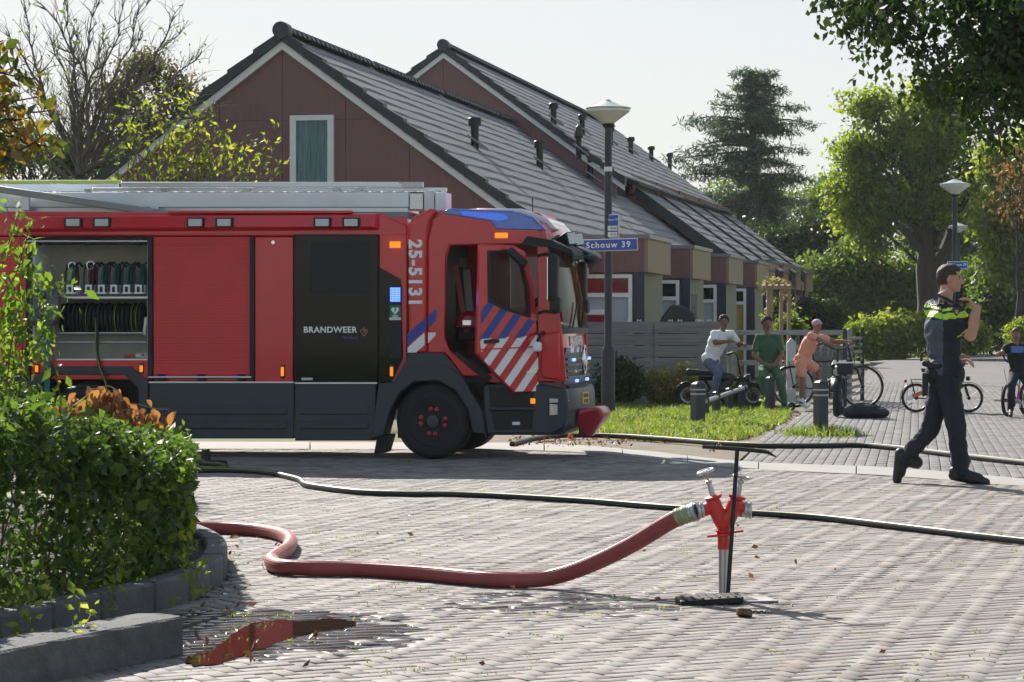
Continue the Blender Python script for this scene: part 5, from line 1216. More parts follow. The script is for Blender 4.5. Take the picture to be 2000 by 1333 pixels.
for px, py, l, an in ((78, 560, 'grey shovel blade hanging at the left side of the open locker', .05), (105, 572, 'grey shovel blade leaning right of the other in the locker', -.03)):
    o = thing('shovel', l, 'shovel', local(px, 705, -.02), -YAW, 'shovels in the locker'); mb = MB(); vs2 = []
    for j in range(7):
        for i in range(6):
            x = (i / 5 - .5) * .19 * (1 if j < 5 else .8 - .1 * (j - 5)); z = .75 - j * .062 + (.012 * (i / 5 - .5) ** 2 * j); vs2.append((x + an * (z - .75), -.05 - .06 * (1 - (2 * i / 5 - 1) ** 2), z))
    mb.add(vs2, [(j * 6 + i, j * 6 + i + 1, j * 6 + i + 7, j * 6 + i + 6) for j in range(6) for i in range(5)]); ob_ = mb.build('blade', mat('shovel_grey', (.10, .11, .12), .35, .4, var=.2), o); sm = ob_.modifiers.new('s', 'SOLIDIFY'); sm.thickness = .006
    MB().cyl((0, .0, 0), (0, -.02, .75), .018).build('handle', mat('ash_wood', (.30, .22, .12), .7), o)
g = local(92, 715, -.09); o = MB().prism([(-.03, -.62), (.03, -.62), (.035, .62 - .15), (-.028, .62 - .15)], -.004, .004).build('strap', green, None, .002); o.location = g; o.rotation_euler = (0, 0, -YAW); tag(o, 'green webbing strap hanging down from the open locker', 'strap')
tool = mat('orange_tool', (.40, .09, .02), .5)
o = thing('hand_tool', 'small orange-handled tool lying on the locker floor', 'tool', local(255, 700, .12), -YAW); MB().capsule((-.06, 0, .02), (.05, 0, .025), .018, .014).build('handle', tool, o); MB().box((.08, 0, .03), (.05, .03, .05)).build('head', steel, o, .006)
o = thing('small_box', 'little pale box at the right end of the locker floor', 'box', local(281, 700, .10), -YAW); MB().box((0, 0, .03), (.09, .08, .06)).build('case', cream, o, .006); MB().box((0, -.043, .035), (.02, .008, .02)).build('latch', dark, o, .002)
# helmet on the seat
o = thing('helmet', 'glossy dark red fire helmet on the seat inside the open cab', 'helmet', local(916, 640, .25), -YAW); hm = MB().lathe([(.155, -.01), (.15, .02), (.135, .09), (.095, .15), (.03, .178), (.001, .18)], (0, 0, 0), 24); hm.build('shell', mat('helmet_red', (.28, .012, .025), .15, coat=.6), o); MB().ring((0, 0, .0), (0, 0, 1), .158, .012, 28, 6).build('brim', dark, o); MB().box((.0, -.14, .05), (.10, .02, .06)).build('badge', chrome, o, .006)
# ---------------------------------------------------------------- standpipe, key, hoses, lamps, fences, bollards, small things
postm = mat('dark_post', (.022, .024, .027), .45, var=.25)
woodg = mat('weathered_wood', (.195, .19, .185), .85, var=.3, scale=3, bump=.5, bscale=25, stretch=(.6, 6, 8))
woodt = mat('tan_wood', (.30, .23, .14), .8, var=.25, scale=4, stretch=(6, 6, .6))
hyd = mat('hydrant_red', (.58, .022, .018), .35, var=.1, scale=20, coat=.2, bump=.1)
galv = mat('galvanised', (.50, .51, .52), .38, .75, var=.2, scale=14)
rust = mat('rusty_iron', (.17, .085, .05), .75, .2, var=.4, scale=25, bump=.5, bscale=80)
iron = mat('dark_iron', (.03, .028, .027), .55, .4, var=.3, scale=20, bump=.2)
brass = mat('brass', (.55, .36, .12), .3, .9, var=.12)
ZS = 13.4; SB = gp(1413, 1171); SB.y = ZS; SB.x = at(1413, 1171, ZS).x
sp = lambda px, py, dy=0.0: at(px, py, ZS + dy) - SB
o = thing('standpipe', 'red two-outlet hydrant standpipe standing on the brick street', 'standpipe', SB)
MB().lathe([(.026, -.02), (.026, .0), (.0265, .3)], (0, 0, 0), 20).build('tube', mat('pale_steel', (.5, .5, .5), .3, .8, var=.15, scale=6, stretch=(1, 1, .2)), o); z_ = sp(0, 1073).z
MB().lathe([(.030, z_), (.031, z_ + .005), (.031, z_ + .075), (.028, z_ + .085)], (0, 0, 0), 24).build('collar', hyd, o); zf = sp(0, 1043).z
lug = MB().lathe([(.03, zf - .012), (.041, zf - .010), (.041, zf + .002), (.036, zf + .006), (.042, zf + .010), (.042, zf + .018), (.03, zf + .02)], (0, 0, 0), 28)
lug.bar((-.03, -.02, zf - .006), (-.088, -.03, zf - .012), .022, .011).bar((.03, .02, zf + .004), (.105, .04, zf + .012), .022, .011); lug.build('coupling_ring', hyd, o)
yb = MB(); c0, ca_, cb_ = Vector((0, 0, zf + .03)), sp(1397, 998), sp(1433, 998)
yb.capsule(c0, (c0 + ca_) / 2 + Vector((.004, 0, 0)), .032, .040).capsule((c0 + ca_) / 2 + Vector((.004, 0, 0)), sp(1394, 984), .040, .042).capsule(c0, (c0 + cb_) / 2, .032, .040).capsule((c0 + cb_) / 2, sp(1436, 984), .040, .042)
yb.capsule(sp(1394, 990), sp(1376, 996), .036, .034).capsule(sp(1436, 990), sp(1452, 994), .036, .034)
remesh(yb, 'outlet_body', [hyd], o, .004, iters=5)
for px, py, ax, sgn in ((1393, 970, Vector((-.32, -.1, 1)), -1), (1440, 970, Vector((.22, -.05, 1)), 1)):
    p = sp(px, py); ax.normalize(); MB().lathe([(.044, -.012), (.046, -.006), (.046, .004), (.02, .008)], p, 22, ax).build('bonnet', hyd, o)
    st = MB().lathe([(.017, 0), (.014, .05), (.011, .068), (.017, .070), (.017, .088), (.011, .09)], p, 14, ax).build('valve_stem', galv, o)
    h_ = .138 if sgn < 0 else .105; MB().cyl(p + ax * .085, p + ax * h_, .006).build('spindle', brass, o); q = p + ax * h_
    hw = MB().ring(q, ax, .040, .0085, 26, 8).lathe([(.014, -.008), (.016, 0), (.012, .008)], q, 12, ax); u = ax.orthogonal().normalized()
    for k in range(4): d = Quaternion(ax, k * math.pi / 2 + .4) @ u; hw.bar(q + d * .008, q + d * .038, .010, .007, ax)
    hw.build('handwheel', galv, o)
for px, py, ax in ((1366, 997, Vector((-1, -.15, -.16))), (1462, 996, Vector((1, -.1, -.03)))):
    p = sp(px, py); ax.normalize()
    MB().lathe([(.032, -.034), (.034, -.02), (.043, -.018), (.044, -.006), (.036, -.004), (.036, .002), (.048, .004), (.049, .014), (.040, .018), (.034, .018), (.03, .004)], p, 26, ax).bar(p + Vector((0, 0, .045)), p + Vector((0, 0, .056)), .02, .02).build('coupling', galv, o)
o = thing('hydrant_key', 'dark iron T-handled key leaning against the red standpipe', 'hydrant key', at(1421, 1169, ZS - .06))
kp = lambda px, py, d=-.06: at(px, py, ZS + d) - o.location
MB().tube([kp(1421, 1170), kp(1431, 1020, -.075), kp(1440, 878, -.09)], .0115, 10).build('shaft', iron, o); MB().tube([kp(1372, 873, -.12), kp(1440, 877, -.09), kp(1490, 882, -.07), kp(1500, 884, -.065), kp(1516, 893, -.06)], [.0105, .0115, .0115, .010, .003], 8).build('handle', iron, o)
o = thing('hydrant_cover', 'dark iron cover plate lying beside the foot of the standpipe', 'cover plate', at(1385, 1184, 13.2)); o.location.z = 0; o.rotation_euler = (R(2.5), R(-3), R(8))
pm = MB().slab([(-.155, -.09), (.155, -.09), (.165, -.08), (.165, .07), (.155, .08), (-.155, .08), (-.165, .07), (-.165, -.08)], .006, .036).build('plate', iron, o, .004); rb = MB()
for k in range(7): rb.box((-.13 + .043 * k, -.005, .039), (.012, .13, .006))
tag(rb.build('ribs', iron, pm, smooth=False), kind='stuff')
o = thing('hydrant_pit', 'worn pale rim of the hydrant pit set in the bricks behind the cover', 'hydrant pit', at(1452, 1172, 13.3)); o.location.z = 0; o.rotation_euler = (0, 0, R(12))
MB().slab([(-.16, -.10), (.16, -.10), (.16, .10), (-.16, .10)], .002, .012).build('frame', mat('worn_plate', (.30, .29, .27), .7, var=.3, scale=12, bump=.4), o, .003, False); MB().slab([(-.09, -.06), (.06, -.06), (.06, .06), (-.09, .06)], .010, .0145).build('opening', dark, o, smooth=False)
o = thing('iron_cap', 'rusty round iron cap lying on the bricks right of the standpipe', 'cap', gp(1453, 1206)); MB().lathe([(.036, .0), (.040, .004), (.040, .030), (.036, .034), (.030, .034), (.029, .012), (.001, .011)], (0, 0, .0), 26).build('ring', rust, o); o.rotation_euler = (R(-14), R(10), 0); o.location.z = .006
o = thing('chain', 'short rusty chain beside the iron cap', 'chain', gp(1488, 1199)); cm = MB()
for k in range(7): p = Vector((-.045 + .014 * k, .006 * math.sin(k * 1.7), .006)); tag(MB().ring(p, (0, 1, .2) if k % 2 else (0, .2, 1), .009, .0028, 10, 5).build('link', rust, o))
# hoses
def hose(label, pts, r, m, stripe=None, n=10, sides=14, group=None):
    P = smooth_path(pts, n); c = P[0]; ob = MB().tube([p - c for p in P], r, sides).build('fire_hose', m); ob.location = c; tag(ob, label, 'hose', group)
    if stripe:
        for ang, w_ in stripe:
            S_ = []
            for i, p in enumerate(P):
                d = (P[min(i + 1, len(P) - 1)] - P[max(i - 1, 0)]).normalized(); s = d.cross(Vector((0, 0, 1))).normalized(); u = s.cross(d)
                if s.y > 0: s = -s
                S_.append(p - c + (s * math.cos(ang) + u * math.sin(ang)) * r * .97)
            MB().tube(S_, w_, 6).build('stripe', mat('hose_stripe', (.20, .30, .025), .5), ob)
    return ob
bh = mat('black_hose', (.016, .017, .017), .5, var=.3, scale=10, bump=.2, bscale=150)
G = lambda l, r: [gp(x, y, r) for x, y in l]
hose('black hose with lime stripe crossing the bricks behind the standpipe', G([(300, 922), (385, 919), (450, 919), (520, 923), (560, 931), (586, 938), (596, 946), (625, 952), (700, 961), (800, 965), (900, 966), (1000, 970), (1150, 979), (1300, 991), (1450, 1001), (1600, 1011), (1750, 1028), (1900, 1046), (2100, 1068)], .026), .026, bh, [(.75, .0035)], group='black fire hoses')
hose('black hose with lime stripe running along the kerb behind the officer', G([(1000, 868), (1040, 858), (1100, 851), (1200, 852), (1300, 858), (1400, 866), (1500, 871), (1600, 871), (1680, 870), (1760, 876), (1850, 887), (2000, 904), (2200, 925)], .032), .032, bh, [(.8, .004)], group='black fire hoses')
hose('black hose with lime stripe bunched under the fire engine at the left', G([(300, 898), (380, 905), (430, 908), (442, 912), (425, 916), (360, 914), (300, 913)], .026), .026, bh, [(.7, .0035)], group='black fire hoses')
q = [local(188, 622, .12), local(190, 650, -.0), local(190, 690, -.05), local(196, 720, -.07), local(206, 745, -.10), local(214, 790, -.12), local(224, 860, -.14)]
hose('black hose hanging out of the open locker from the reel', q, .018, bh, [(.3, .005)], group='black fire hoses')
rh = mat('red_hose', (.33, .068, .066), .45, var=.12, scale=4, bump=.1); r = .044
pts = [gp(x, y, r) for x, y in [(250, 1030), (385, 1031), (445, 1032), (505, 1036), (548, 1044), (567, 1056), (562, 1072), (543, 1084), (530, 1096), (545, 1106), (600, 1110), (700, 1112), (830, 1120), (950, 1131), (1020, 1133)]]
pts += [at(1080, 1127, 13.94), at(1150, 1104, 13.8), at(1230, 1066, 13.64), at(1300, 1024, 13.48), at(1326, 1010, 13.43)]

rho = hose('thick pinkish red hose curving over the bricks to the standpipe', pts, r, rh, None, 10, 24)
P = smooth_path(pts, 10); c = P[0]; rb = MB()
for a in [k * .30 for k in range(21)]:
    S_ = []
    for i, p in enumerate(P):
        d = (P[min(i + 1, len(P) - 1)] - P[max(i - 1, 0)]).normalized(); s = d.cross(Vector((0, 0, 1))).normalized(); u = s.cross(d); S_.append(p - c + (s * math.cos(a) + u * math.sin(a)) * r * .985)
    rb.tube(S_, .0022, 4, cap=False)
tag(rb.build('ribs', rh, rho), kind='stuff')
e0, e1 = at(1322, 1012, 13.43) - c, at(1352, 1002, 13.4) - c
MB().tube([e0, (e0 + e1) / 2 + Vector((0, 0, .002)), e1], [.048, .0465, .044], 22).build('sleeve', mat('lime_canvas', (.28, .30, .16), .8, var=.35, scale=14, bump=.4), rho)
d = (e1 - e0).normalized(); sm = MB()
for t in (.12, .5, .9): sm.ring(e0.lerp(e1, t), d, .047, .002, 24, 5)
sm.build('wire_binding', galv, rho); MB().lathe([(.040, 0), (.046, .004), (.046, .012), (.042, .014), (.050, .018), (.051, .03), (.044, .034)], e1 - d * .01, 26, d).build('coupling', galv, rho)
# puddle of water
PU = [gp(*p) for p in [(364, 1292), (380, 1280), (415, 1272), (428, 1262), (450, 1246), (470, 1230), (500, 1219), (545, 1214), (590, 1216), (640, 1211), (675, 1214), (698, 1218), (680, 1227), (640, 1234), (600, 1240), (575, 1250), (540, 1257), (520, 1268), (490, 1277), (455, 1292), (420, 1300), (380, 1303)]]
PU = smooth_path(PU + [PU[0]], 5)[:-1]
wm_ = bpy.data.materials.new('puddle_water'); wm_.use_nodes = True; b_ = wm_.node_tree.nodes['Principled BSDF']; b_.inputs['Base Color'].default_value = (.03, .013, .008, 1); b_.inputs['Roughness'].default_value = .05; b_.inputs['IOR'].default_value = 1.33; b_.inputs['Specular IOR Level'].default_value = .36
n_ = wm_.node_tree.nodes.new('ShaderNodeTexNoise'); n_.inputs['Scale'].default_value = 9; bp_ = wm_.node_tree.nodes.new('ShaderNodeBump'); bp_.inputs['Strength'].default_value = .05; bp_.inputs['Distance'].default_value = .01
g_ = wm_.node_tree.nodes.new('ShaderNodeNewGeometry'); wm_.node_tree.links.new(g_.outputs['Position'], n_.inputs['Vector']); wm_.node_tree.links.new(n_.outputs['Fac'], bp_.inputs['Height']); wm_.node_tree.links.new(bp_.outputs[0], b_.inputs['Normal'])
tag(MB().add([(p.x + random.uniform(-.012, .012), p.y + random.uniform(-.03, .03), .0065) for p in PU], [tuple(range(len(PU)))]).build('puddle', wm_, None, smooth=False), kind='structure')
# concrete beam in the corner
a = gp(358, 1277); u = Vector((-.42, -.907, 0)); v = Vector((-.907, .42, 0)); o = thing('concrete_beam', 'rough grey concrete beam lying in the lower left corner before the planter', 'concrete beam', a)
bm_ = MB(); n = 26; vs2 = []
for i in range(n + 1):
    p = u * (2.6 * i / n)
    for q_, h_ in ((0, 0), (.004, .10), (.0, .166), (.012, .176), (.12, .18), (.236, .176), (.25, .165), (.25, 0)):
        j = Vector((random.uniform(-.003, .003), random.uniform(-.003, .003), random.uniform(-.0025, .0025))); vs2.append(p + v * q_ + Vector((0, 0, h_ - .01)) + j)
bm_.add(vs2, [(i * 8 + k, i * 8 + k + 1, i * 8 + k + 9, i * 8 + k + 8) for i in range(n) for k in range(7)] + [tuple(range(8)), tuple(range(n * 8, n * 8 + 8))[::-1]])
bm_.build('block', mat('rough_concrete', (.105, .102, .10), .9, var=.4, scale=7, bump=.9, bscale=70), o, smooth=False)
# weeds in the joints, leaf litter
T_ = []
for k in range(420):
    x, y = random.uniform(-2.6, 4), 10 + random.random() ** 1.6 * 14
    if on_road(x, y): 
        for _ in range(random.randint(3, 10)): T_.append((x + random.gauss(0, .03), y + random.gauss(0, .03), -.006))
for px, py in [(432, 860 + 245), (455, 1085), (440, 1120), (520, 1228), (515, 1222), (660, 1052), (630, 1065), (620, 1040), (480, 1252), (700, 1050), (820, 1153), (740, 1150), (700, 1080), (430, 1090), (450, 1100), (600, 1255), (560, 1205), (470, 1200)]:
    p = gp(px, py)
    for _ in range(14): T_.append((p.x + random.gauss(0, .035), p.y + random.gauss(0, .06), 0))
tag(blades('joint_weeds', T_, .020, grass_m, .9, .0035), 'tufts of grass and moss in the brick joints', kind='stuff')
for px, py, n, l in ((1365, 842, 700, 'grass tuft at the foot of the broad bollard by the rail'), (1603, 850, 900, 'grass tuft round the foot of the lone bollard'), (1192, 820, 500, 'tall grass at the foot of the near lamp post')):
    p = gp(px, py); q = np.c_[p.x + RNG.normal(size=n) * .22, p.y + RNG.normal(size=n) * .35, np.full(n, -.02)]
    t_ = blades('grass_tuft', q, .17, grass_m, .55, .007); tag(t_, l, kind='stuff')
LT = []
for k in range(150):
    px, py = random.uniform(360, 560), random.uniform(1040, 1300); p = gp(px, py, .008)
    if px < 470 or random.random() < .4: LT.append(tuple(p))
for k in range(300): p = gp(random.uniform(1000, 1230), random.uniform(850, 872), .01); LT.append(tuple(p))
for k in range(260): px = random.uniform(1380, 1560); p = gp(px, random.uniform(-6, 10) + 858 - (px - 1420) * .35, .02); LT.append(tuple(p))
for k in range(40): p = gp(random.uniform(480, 1800), random.uniform(900, 1320), .008); LT.append(tuple(p))
tag(leaves('fallen_leaves', LT, .04, L_lit, droop=0, aspect=.6), 'curled brown leaves scattered on bricks and verge', kind='stuff')
for px, py, l in ((521, 1096, 'curled red-brown leaf touching the red hose'), (433, 1070, 'dark curled leaf by the planter kerb'), (617, 1241, 'red-brown leaf at the edge of the puddle')):
    p = gp(px, py, .03); ob = big_leaves('fallen_leaf', [(0, 0, .02), (.012, .01, .015)], .055, L_lit, None); ob.location = p; ob.location.z = .035; tag(ob, l, 'leaf')
p = gp(1114, 858); o = thing('orange_cap', 'small orange plastic cap lying before the grass under the front bumper', 'cap', p); MB().lathe([(.035, 0), (.03, .05), (.012, .07), (.001, .07)], (0, 0, 0), 14).build('cap', mat('orange_plastic', (.60, .16, .01), .4), o)
# street lamps
lampw = mat('lamp_housing', (.42, .45, .43), .35, .3, var=.08); diff = mat('lamp_diffuser', (.62, .66, .62), .25, var=.08, scale=9)
def lamp(px, z, pytop, label, band=False):
    x = at(px, 600, z).x; Ht = at(px, pytop, z).z; o = thing('street_lamp', label, 'street lamp', (x, z, 0), 0, 'street lamps with flat cone heads')
    MB().lathe([(.105, -.1), (.105, 1.0), (.09, 1.05), (.062, 1.1), (.055, Ht - .42)], (0, 0, 0), 18).build('pole', postm, o); R0 = .345; zt = Ht
    MB().lathe([(.001, zt), (.035, zt), (.035, zt - .02), (.06, zt - .025), (R0 * .55, zt - .085), (R0, zt - .125), (R0 * 1.01, zt - .14), (R0 * .97, zt - .145)], (0, 0, 0), 36).build('cover', lampw, o)
    MB().lathe([(R0 * .96, zt - .147), (R0 * .95, zt - .185), (R0 * .22, zt - .375), (.07, zt - .38)], (0, 0, 0), 36).build('diffuser', diff, o); MB().lathe([(.10, zt - .372), (.085, zt - .41), (.06, zt - .43), (.05, zt - .44)], (0, 0, 0), 18).build('neck', dark, o)
    if band: MB().lathe([(.060, 3.76), (.061, 3.76), (.061, 3.83), (.060, 3.83)], (0, 0, 0), 18).build('band', white, o)
    return o
lamp(1188, 39.2, 195, 'nearest street lamp, carrying the blue street sign beside the fire engine', True); lamp(1865, 59.5, 349, 'tall street lamp rising just behind the police officer'); lamp(1872, 93, 435, 'street lamp half hidden behind the one by the officer'); lamp(1913, 128, 471, 'farthest street lamp, over the dark undergrowth at the right')
signb = mat('sign_blue', (.02, .10, .42), .4, var=.06); signw = mat('sign_white', (.72, .72, .68), .45, var=.06)
def sign(name, label, px0, py0, px1, py1, z, yaw, rows):
    a, b = at(px0, py0, z), at(px1, py1, z); o = thing(name, label, 'street sign', (a + b) / 2, yaw); wd, ht = (b.x - a.x), abs(a.z - b.z)
    MB().box((0, 0, 0), (wd, .02, ht)).build('panel', signw, o, .01); MB().box((0, -.0115, 0), (wd - .025, .006, ht - .025)).build('face', signb, o, .004); MB().box((0, .04, 0), (.12, .06, ht * .5)).build('bracket', steel, o); return o, wd, ht
o, wd, ht = sign('street_sign', 'long blue street name sign reading Schouw 39 on the near lamp post', 1130, 467, 1246, 491, 39.1, R(-4), 0)
o.rotation_euler = (0, R(-1.6), R(-4)); text('lettering', 'Schouw 39', .128, letter, o, (0, -.017, 0), (R(90), 0, 0), .002, .0025, spacing=1.22)
o, wd, ht = sign('direction_sign', 'small blue and white house number sign above the long street sign', 1183, 419, 1211, 466, 39.12, R(-30), 0)
text('lettering', 'Schouw 39', .045, letter, o, (0, -.017, .10), (R(90), 0, 0), .001, spacing=.9)
for k, (z_, s_) in enumerate(((-.03, '39-57'), (-.125, '58'))):
    MB().box((0, -.016, z_), (wd - .04, .006, .075)).build('number_strip', signw, o, .002); MB().prism([(.085, -.012), (.105, 0), (.085, .012)], -.0215, -.019).build('arrow', dark, o, smooth=False).location = (0, 0, z_); MB().box((.045, -.020, z_), (.05 - .02 * k, .003, .022)).box((-.01, -.020, z_), (.035 - .01 * k, .003, .026)).build('print', mat('faded_print', (.22, .24, .24), .6), o, smooth=False)
o, wd, ht = sign('street_sign', 'half hidden blue street sign behind the officer on the second lamp post', 1850, 511, 1890, 526, 59.3, R(3), 0); text('lettering', 'Schouw 39', .085, letter, o, (.02, -.017, .01), (R(90), 0, 0), .001, .001)
# wooden fence of horizontal planks
f0, f1 = at(1150, 640, 45.8), at(1423, 640, 45.4); o = thing('plank_fence', 'grey weathered fence of horizontal planks behind the boys', 'fence', (f0.x, f0.y, 0)); L = f1.x - f0.x
for k in range(7):
    z1 = 1.46 - k * .215
    for s0, s1 in ((-.4, L * .47), (L * .47, L)): MB().box(((s0 + s1) / 2, random.uniform(-.006, .006), z1 - .104), (s1 - s0 - .008, .035, .205)).build('plank', woodg, o, .008, False)
for x in (-.3, L * .47, L - .05): MB().box((x, .06, .72), (.09, .09, 1.45)).build('post', woodg, o, .006, False)
for px in (1231, 1250, 1312, 1330, 1365, 1372, 1388, 1470 - 0):
    x = at(px, 628, 45.5).x - f0.x
    if x < L: MB().tube([(x - .035, -.01, 1.46), (x - .03, -.01, 1.50), (x, -.01, 1.475), (x + .03, -.01, 1.50), (x + .035, -.01, 1.46)], .009, 5).build('clip', white, o)
# things behind / beside the fence
g = at(1325, 640, 47); o = thing('covered_barbecue', 'black hooded cover standing behind the plank fence', 'barbecue', (g.x, 47, 0)); MB().prism([(-.36, .0), (.34, 0), (.34, 1.45), (.26, 1.62), (.05, 1.76), (-.12, 1.78), (-.30, 1.55), (-.36, 1.4)], -.25, .25).build('cover', blackp, o, .05)
g = at(1356, 640, 47.2); o = MB().box((0, 0, .95), (.10, .10, 2.05)).build('wooden_post', woodg, None, .006, False); o.location = (g.x, 47.2, 0); tag(o, 'grey wooden post behind the fence in front of the second bay', 'post')
g = at(1496, 640, 50); o = thing('trellis', 'timber pergola frame of tan posts past the plank fence', 'trellis', (g.x, 50, 0))
for px in (1503, 1528, 1543): x = at(px, 640, 50).x - g.x; MB().box((x, (px % 3) * .2, 1.05), (.11 if px < 1510 else .07, .09, 2.15)).build('post', woodt, o, .006, False)
for y in (-.06, .5): MB().box((at(1520, 0, 50).x - g.x, y, 2.13), (.52, .05, .07)).build('beam', woodt, o, .005, False)
for k in range(5): MB().box((.0 + .12 * k, .22, 2.18), (.04, .66, .035)).build('slat', woodt, o, .003, False)
def rails(name, label, a, b, zs, m, posts, th=.04, hgt=.06):
    o = thing(name, label, 'fence', (a.x, a.y, 0)); d = b - a; d.z = 0
    for z in zs: MB().bar((0, 0, z), (d.x, d.y, z), th, hgt).build('rail', m, o, .004, False)
    for t in posts: MB().box((d.x * t, d.y * t, max(zs) / 2 + .03), (.06, .06, max(zs) + .06)).build('post', m, o, .004, False)
    return o
rails('rail_fence', 'low open rail fence between the plank fence and the metal gate', at(1425, 0, 47.5), at(1665, 0, 47.5), (.70, .98, 1.26), mat('pale_grey_wood', (.27, .27, .26), .8, var=.2), (0, .3, .62, .98), .05, .09)
pm_ = mat('cream_paint', (.58, .57, .53), .6, var=.1)
g = at(1545, 640, 46.4); o = thing('picket_gate', 'white gate post with pointed top and short pickets behind the boy in peach', 'gate', (g.x, 46.4, 0))
MB().prism([(-.08, 0), (.08, 0), (.08, 1.08), (0, 1.17), (-.08, 1.08)], -.05, .05).build('gate_post', pm_, o, .008, False)
for k in range(7):
    for s in (1,): MB().prism([(-.05, .06), (.05, .06), (.05, 1.0), (0, 1.05), (-.05, 1.0)], -.012, .012).build('picket', pm_ if k == 1 else woodg, o, .004, False).location = (.2 + .135 * k, .02, 0)
for z in (.3, .8): MB().box((.55, .045, z), (.95, .03, .07)).build('rail', woodg, o, .003, False)
a, b = at(1650, 0, 44.5), at(1684, 0, 47.5); o = thing('metal_gate', 'dark slatted metal gate seen edge-on at the corner of the path', 'gate', (a.x, a.y, 0)); d = b - a
for k in range(9): MB().bar((0, 0, .16 + .125 * k), (d.x, d.y, .16 + .125 * k), .025, .05).build('slat', postm, o, .003, False)
for t in (0, 1): MB().box((d.x * t, d.y * t, .66), (.07, .07, 1.36)).build('post', postm, o, .006, False)
# bollards and low rail
def bollard(px, py, wpx, hpy, label, bands=True):
    p = gp(px, py); s = F / p.y; wd = wpx / s; hh = (py - hpy) / s; o = thing('bollard', label, 'bollard', p, R(20), 'dark diamond-top bollards'); h = wd / 2
    m = MB(); pr = [(h, -.1), (h, hh - wd * .28), (h * .96, hh - wd * .24), (.002, hh)]; m.lathe([(r_ * 1.3, z) for r_, z in pr], (0, 0, 0), 4); m.xf(Matrix.Rotation(R(45 + 8), 4, 'Z')); m.build('post', postm, o, .012)
    if bands:
        for z in (hh - .30 * hh * .62, hh - .30 * hh * .95): q = MB().lathe([(h * 1.31, z - .010), (h * 1.335, z - .010), (h * 1.335, z + .010), (h * 1.31, z + .010)], (0, 0, 0), 4); q.xf(Matrix.Rotation(R(53), 4, 'Z')); q.build('band', mat('pale_band', (.45, .46, .44), .5), o, smooth=False)
bollard(1603, 848, 23, 742, 'lone bollard in the middle of the path mouth'); bollard(1363, 832, 23, 745, 'broad bollard at the left end of the low rail')
rp = [(1377, 815, 770), (1399, 810, 764), (1424, 804, 757), (1449, 799, 752), (1473, 794, 748)]
for i, (px, py, pt) in enumerate(rp):
    bollard(px, py, 13, pt, ['short post of the low rail, next to the broad bollard', 'second short post of the low rail', 'third short post of the low rail, under the white-shirted boy', 'fourth short post of the low rail', 'last short post of the low rail, before the boy in green'][i], False)
a, b = gp(1377, 815), gp(1473, 794); a.z, b.z = .22, .36; o = MB().cyl((0, 0, 0), b - a, .036, n=14).build('low_rail', galv); o.location = a + Vector((0, -.05, .02)); tag(o, 'galvanised tube rail threaded through the short dark posts', 'rail')
bollard(1504, 806, 15, 735, 'dark post that the boy in green sits on', False)
# bag
g = gp(1690, 817); o = thing('bag', 'black sports bag lying on the path beside the fat bike', 'bag', g, R(-8)); bb = MB().ell((0, 0, .10), (.28, .15, .12), 18, 10).ell((.20, -.02, .08), (.17, .13, .09), 14, 8).ell((-.22, .0, .09), (.14, .13, .10), 14, 8).box((0, 0, .01), (.5, .2, .03)); remesh(bb, 'body', [mat('bag_fabric', (.012, .014, .02), .6, var=.4, bump=.4)], o, .014); MB().tube([(-.15, -.1, .19), (-.1, -.18, .1), (.05, -.2, .06), (.15, -.12, .17)], .012, 6).build('strap', dark, o); MB().tube([(-.22, 0, .19), (-.05, -.03, .225), (.12, -.03, .21), (.3, -.03, .15)], .006, 5).build('zip', dark, o)
# jack plate under the engine
o = thing('outrigger_plate', 'dark support plate on the street under the engine at the left', 'plate', gp(402, 909)); MB().lathe([(.22, 0), (.22, .035), (.2, .045), (.05, .05), (.04, .16), (.001, .16)], (0, 0, 0), 22).build('plate', dark, o)
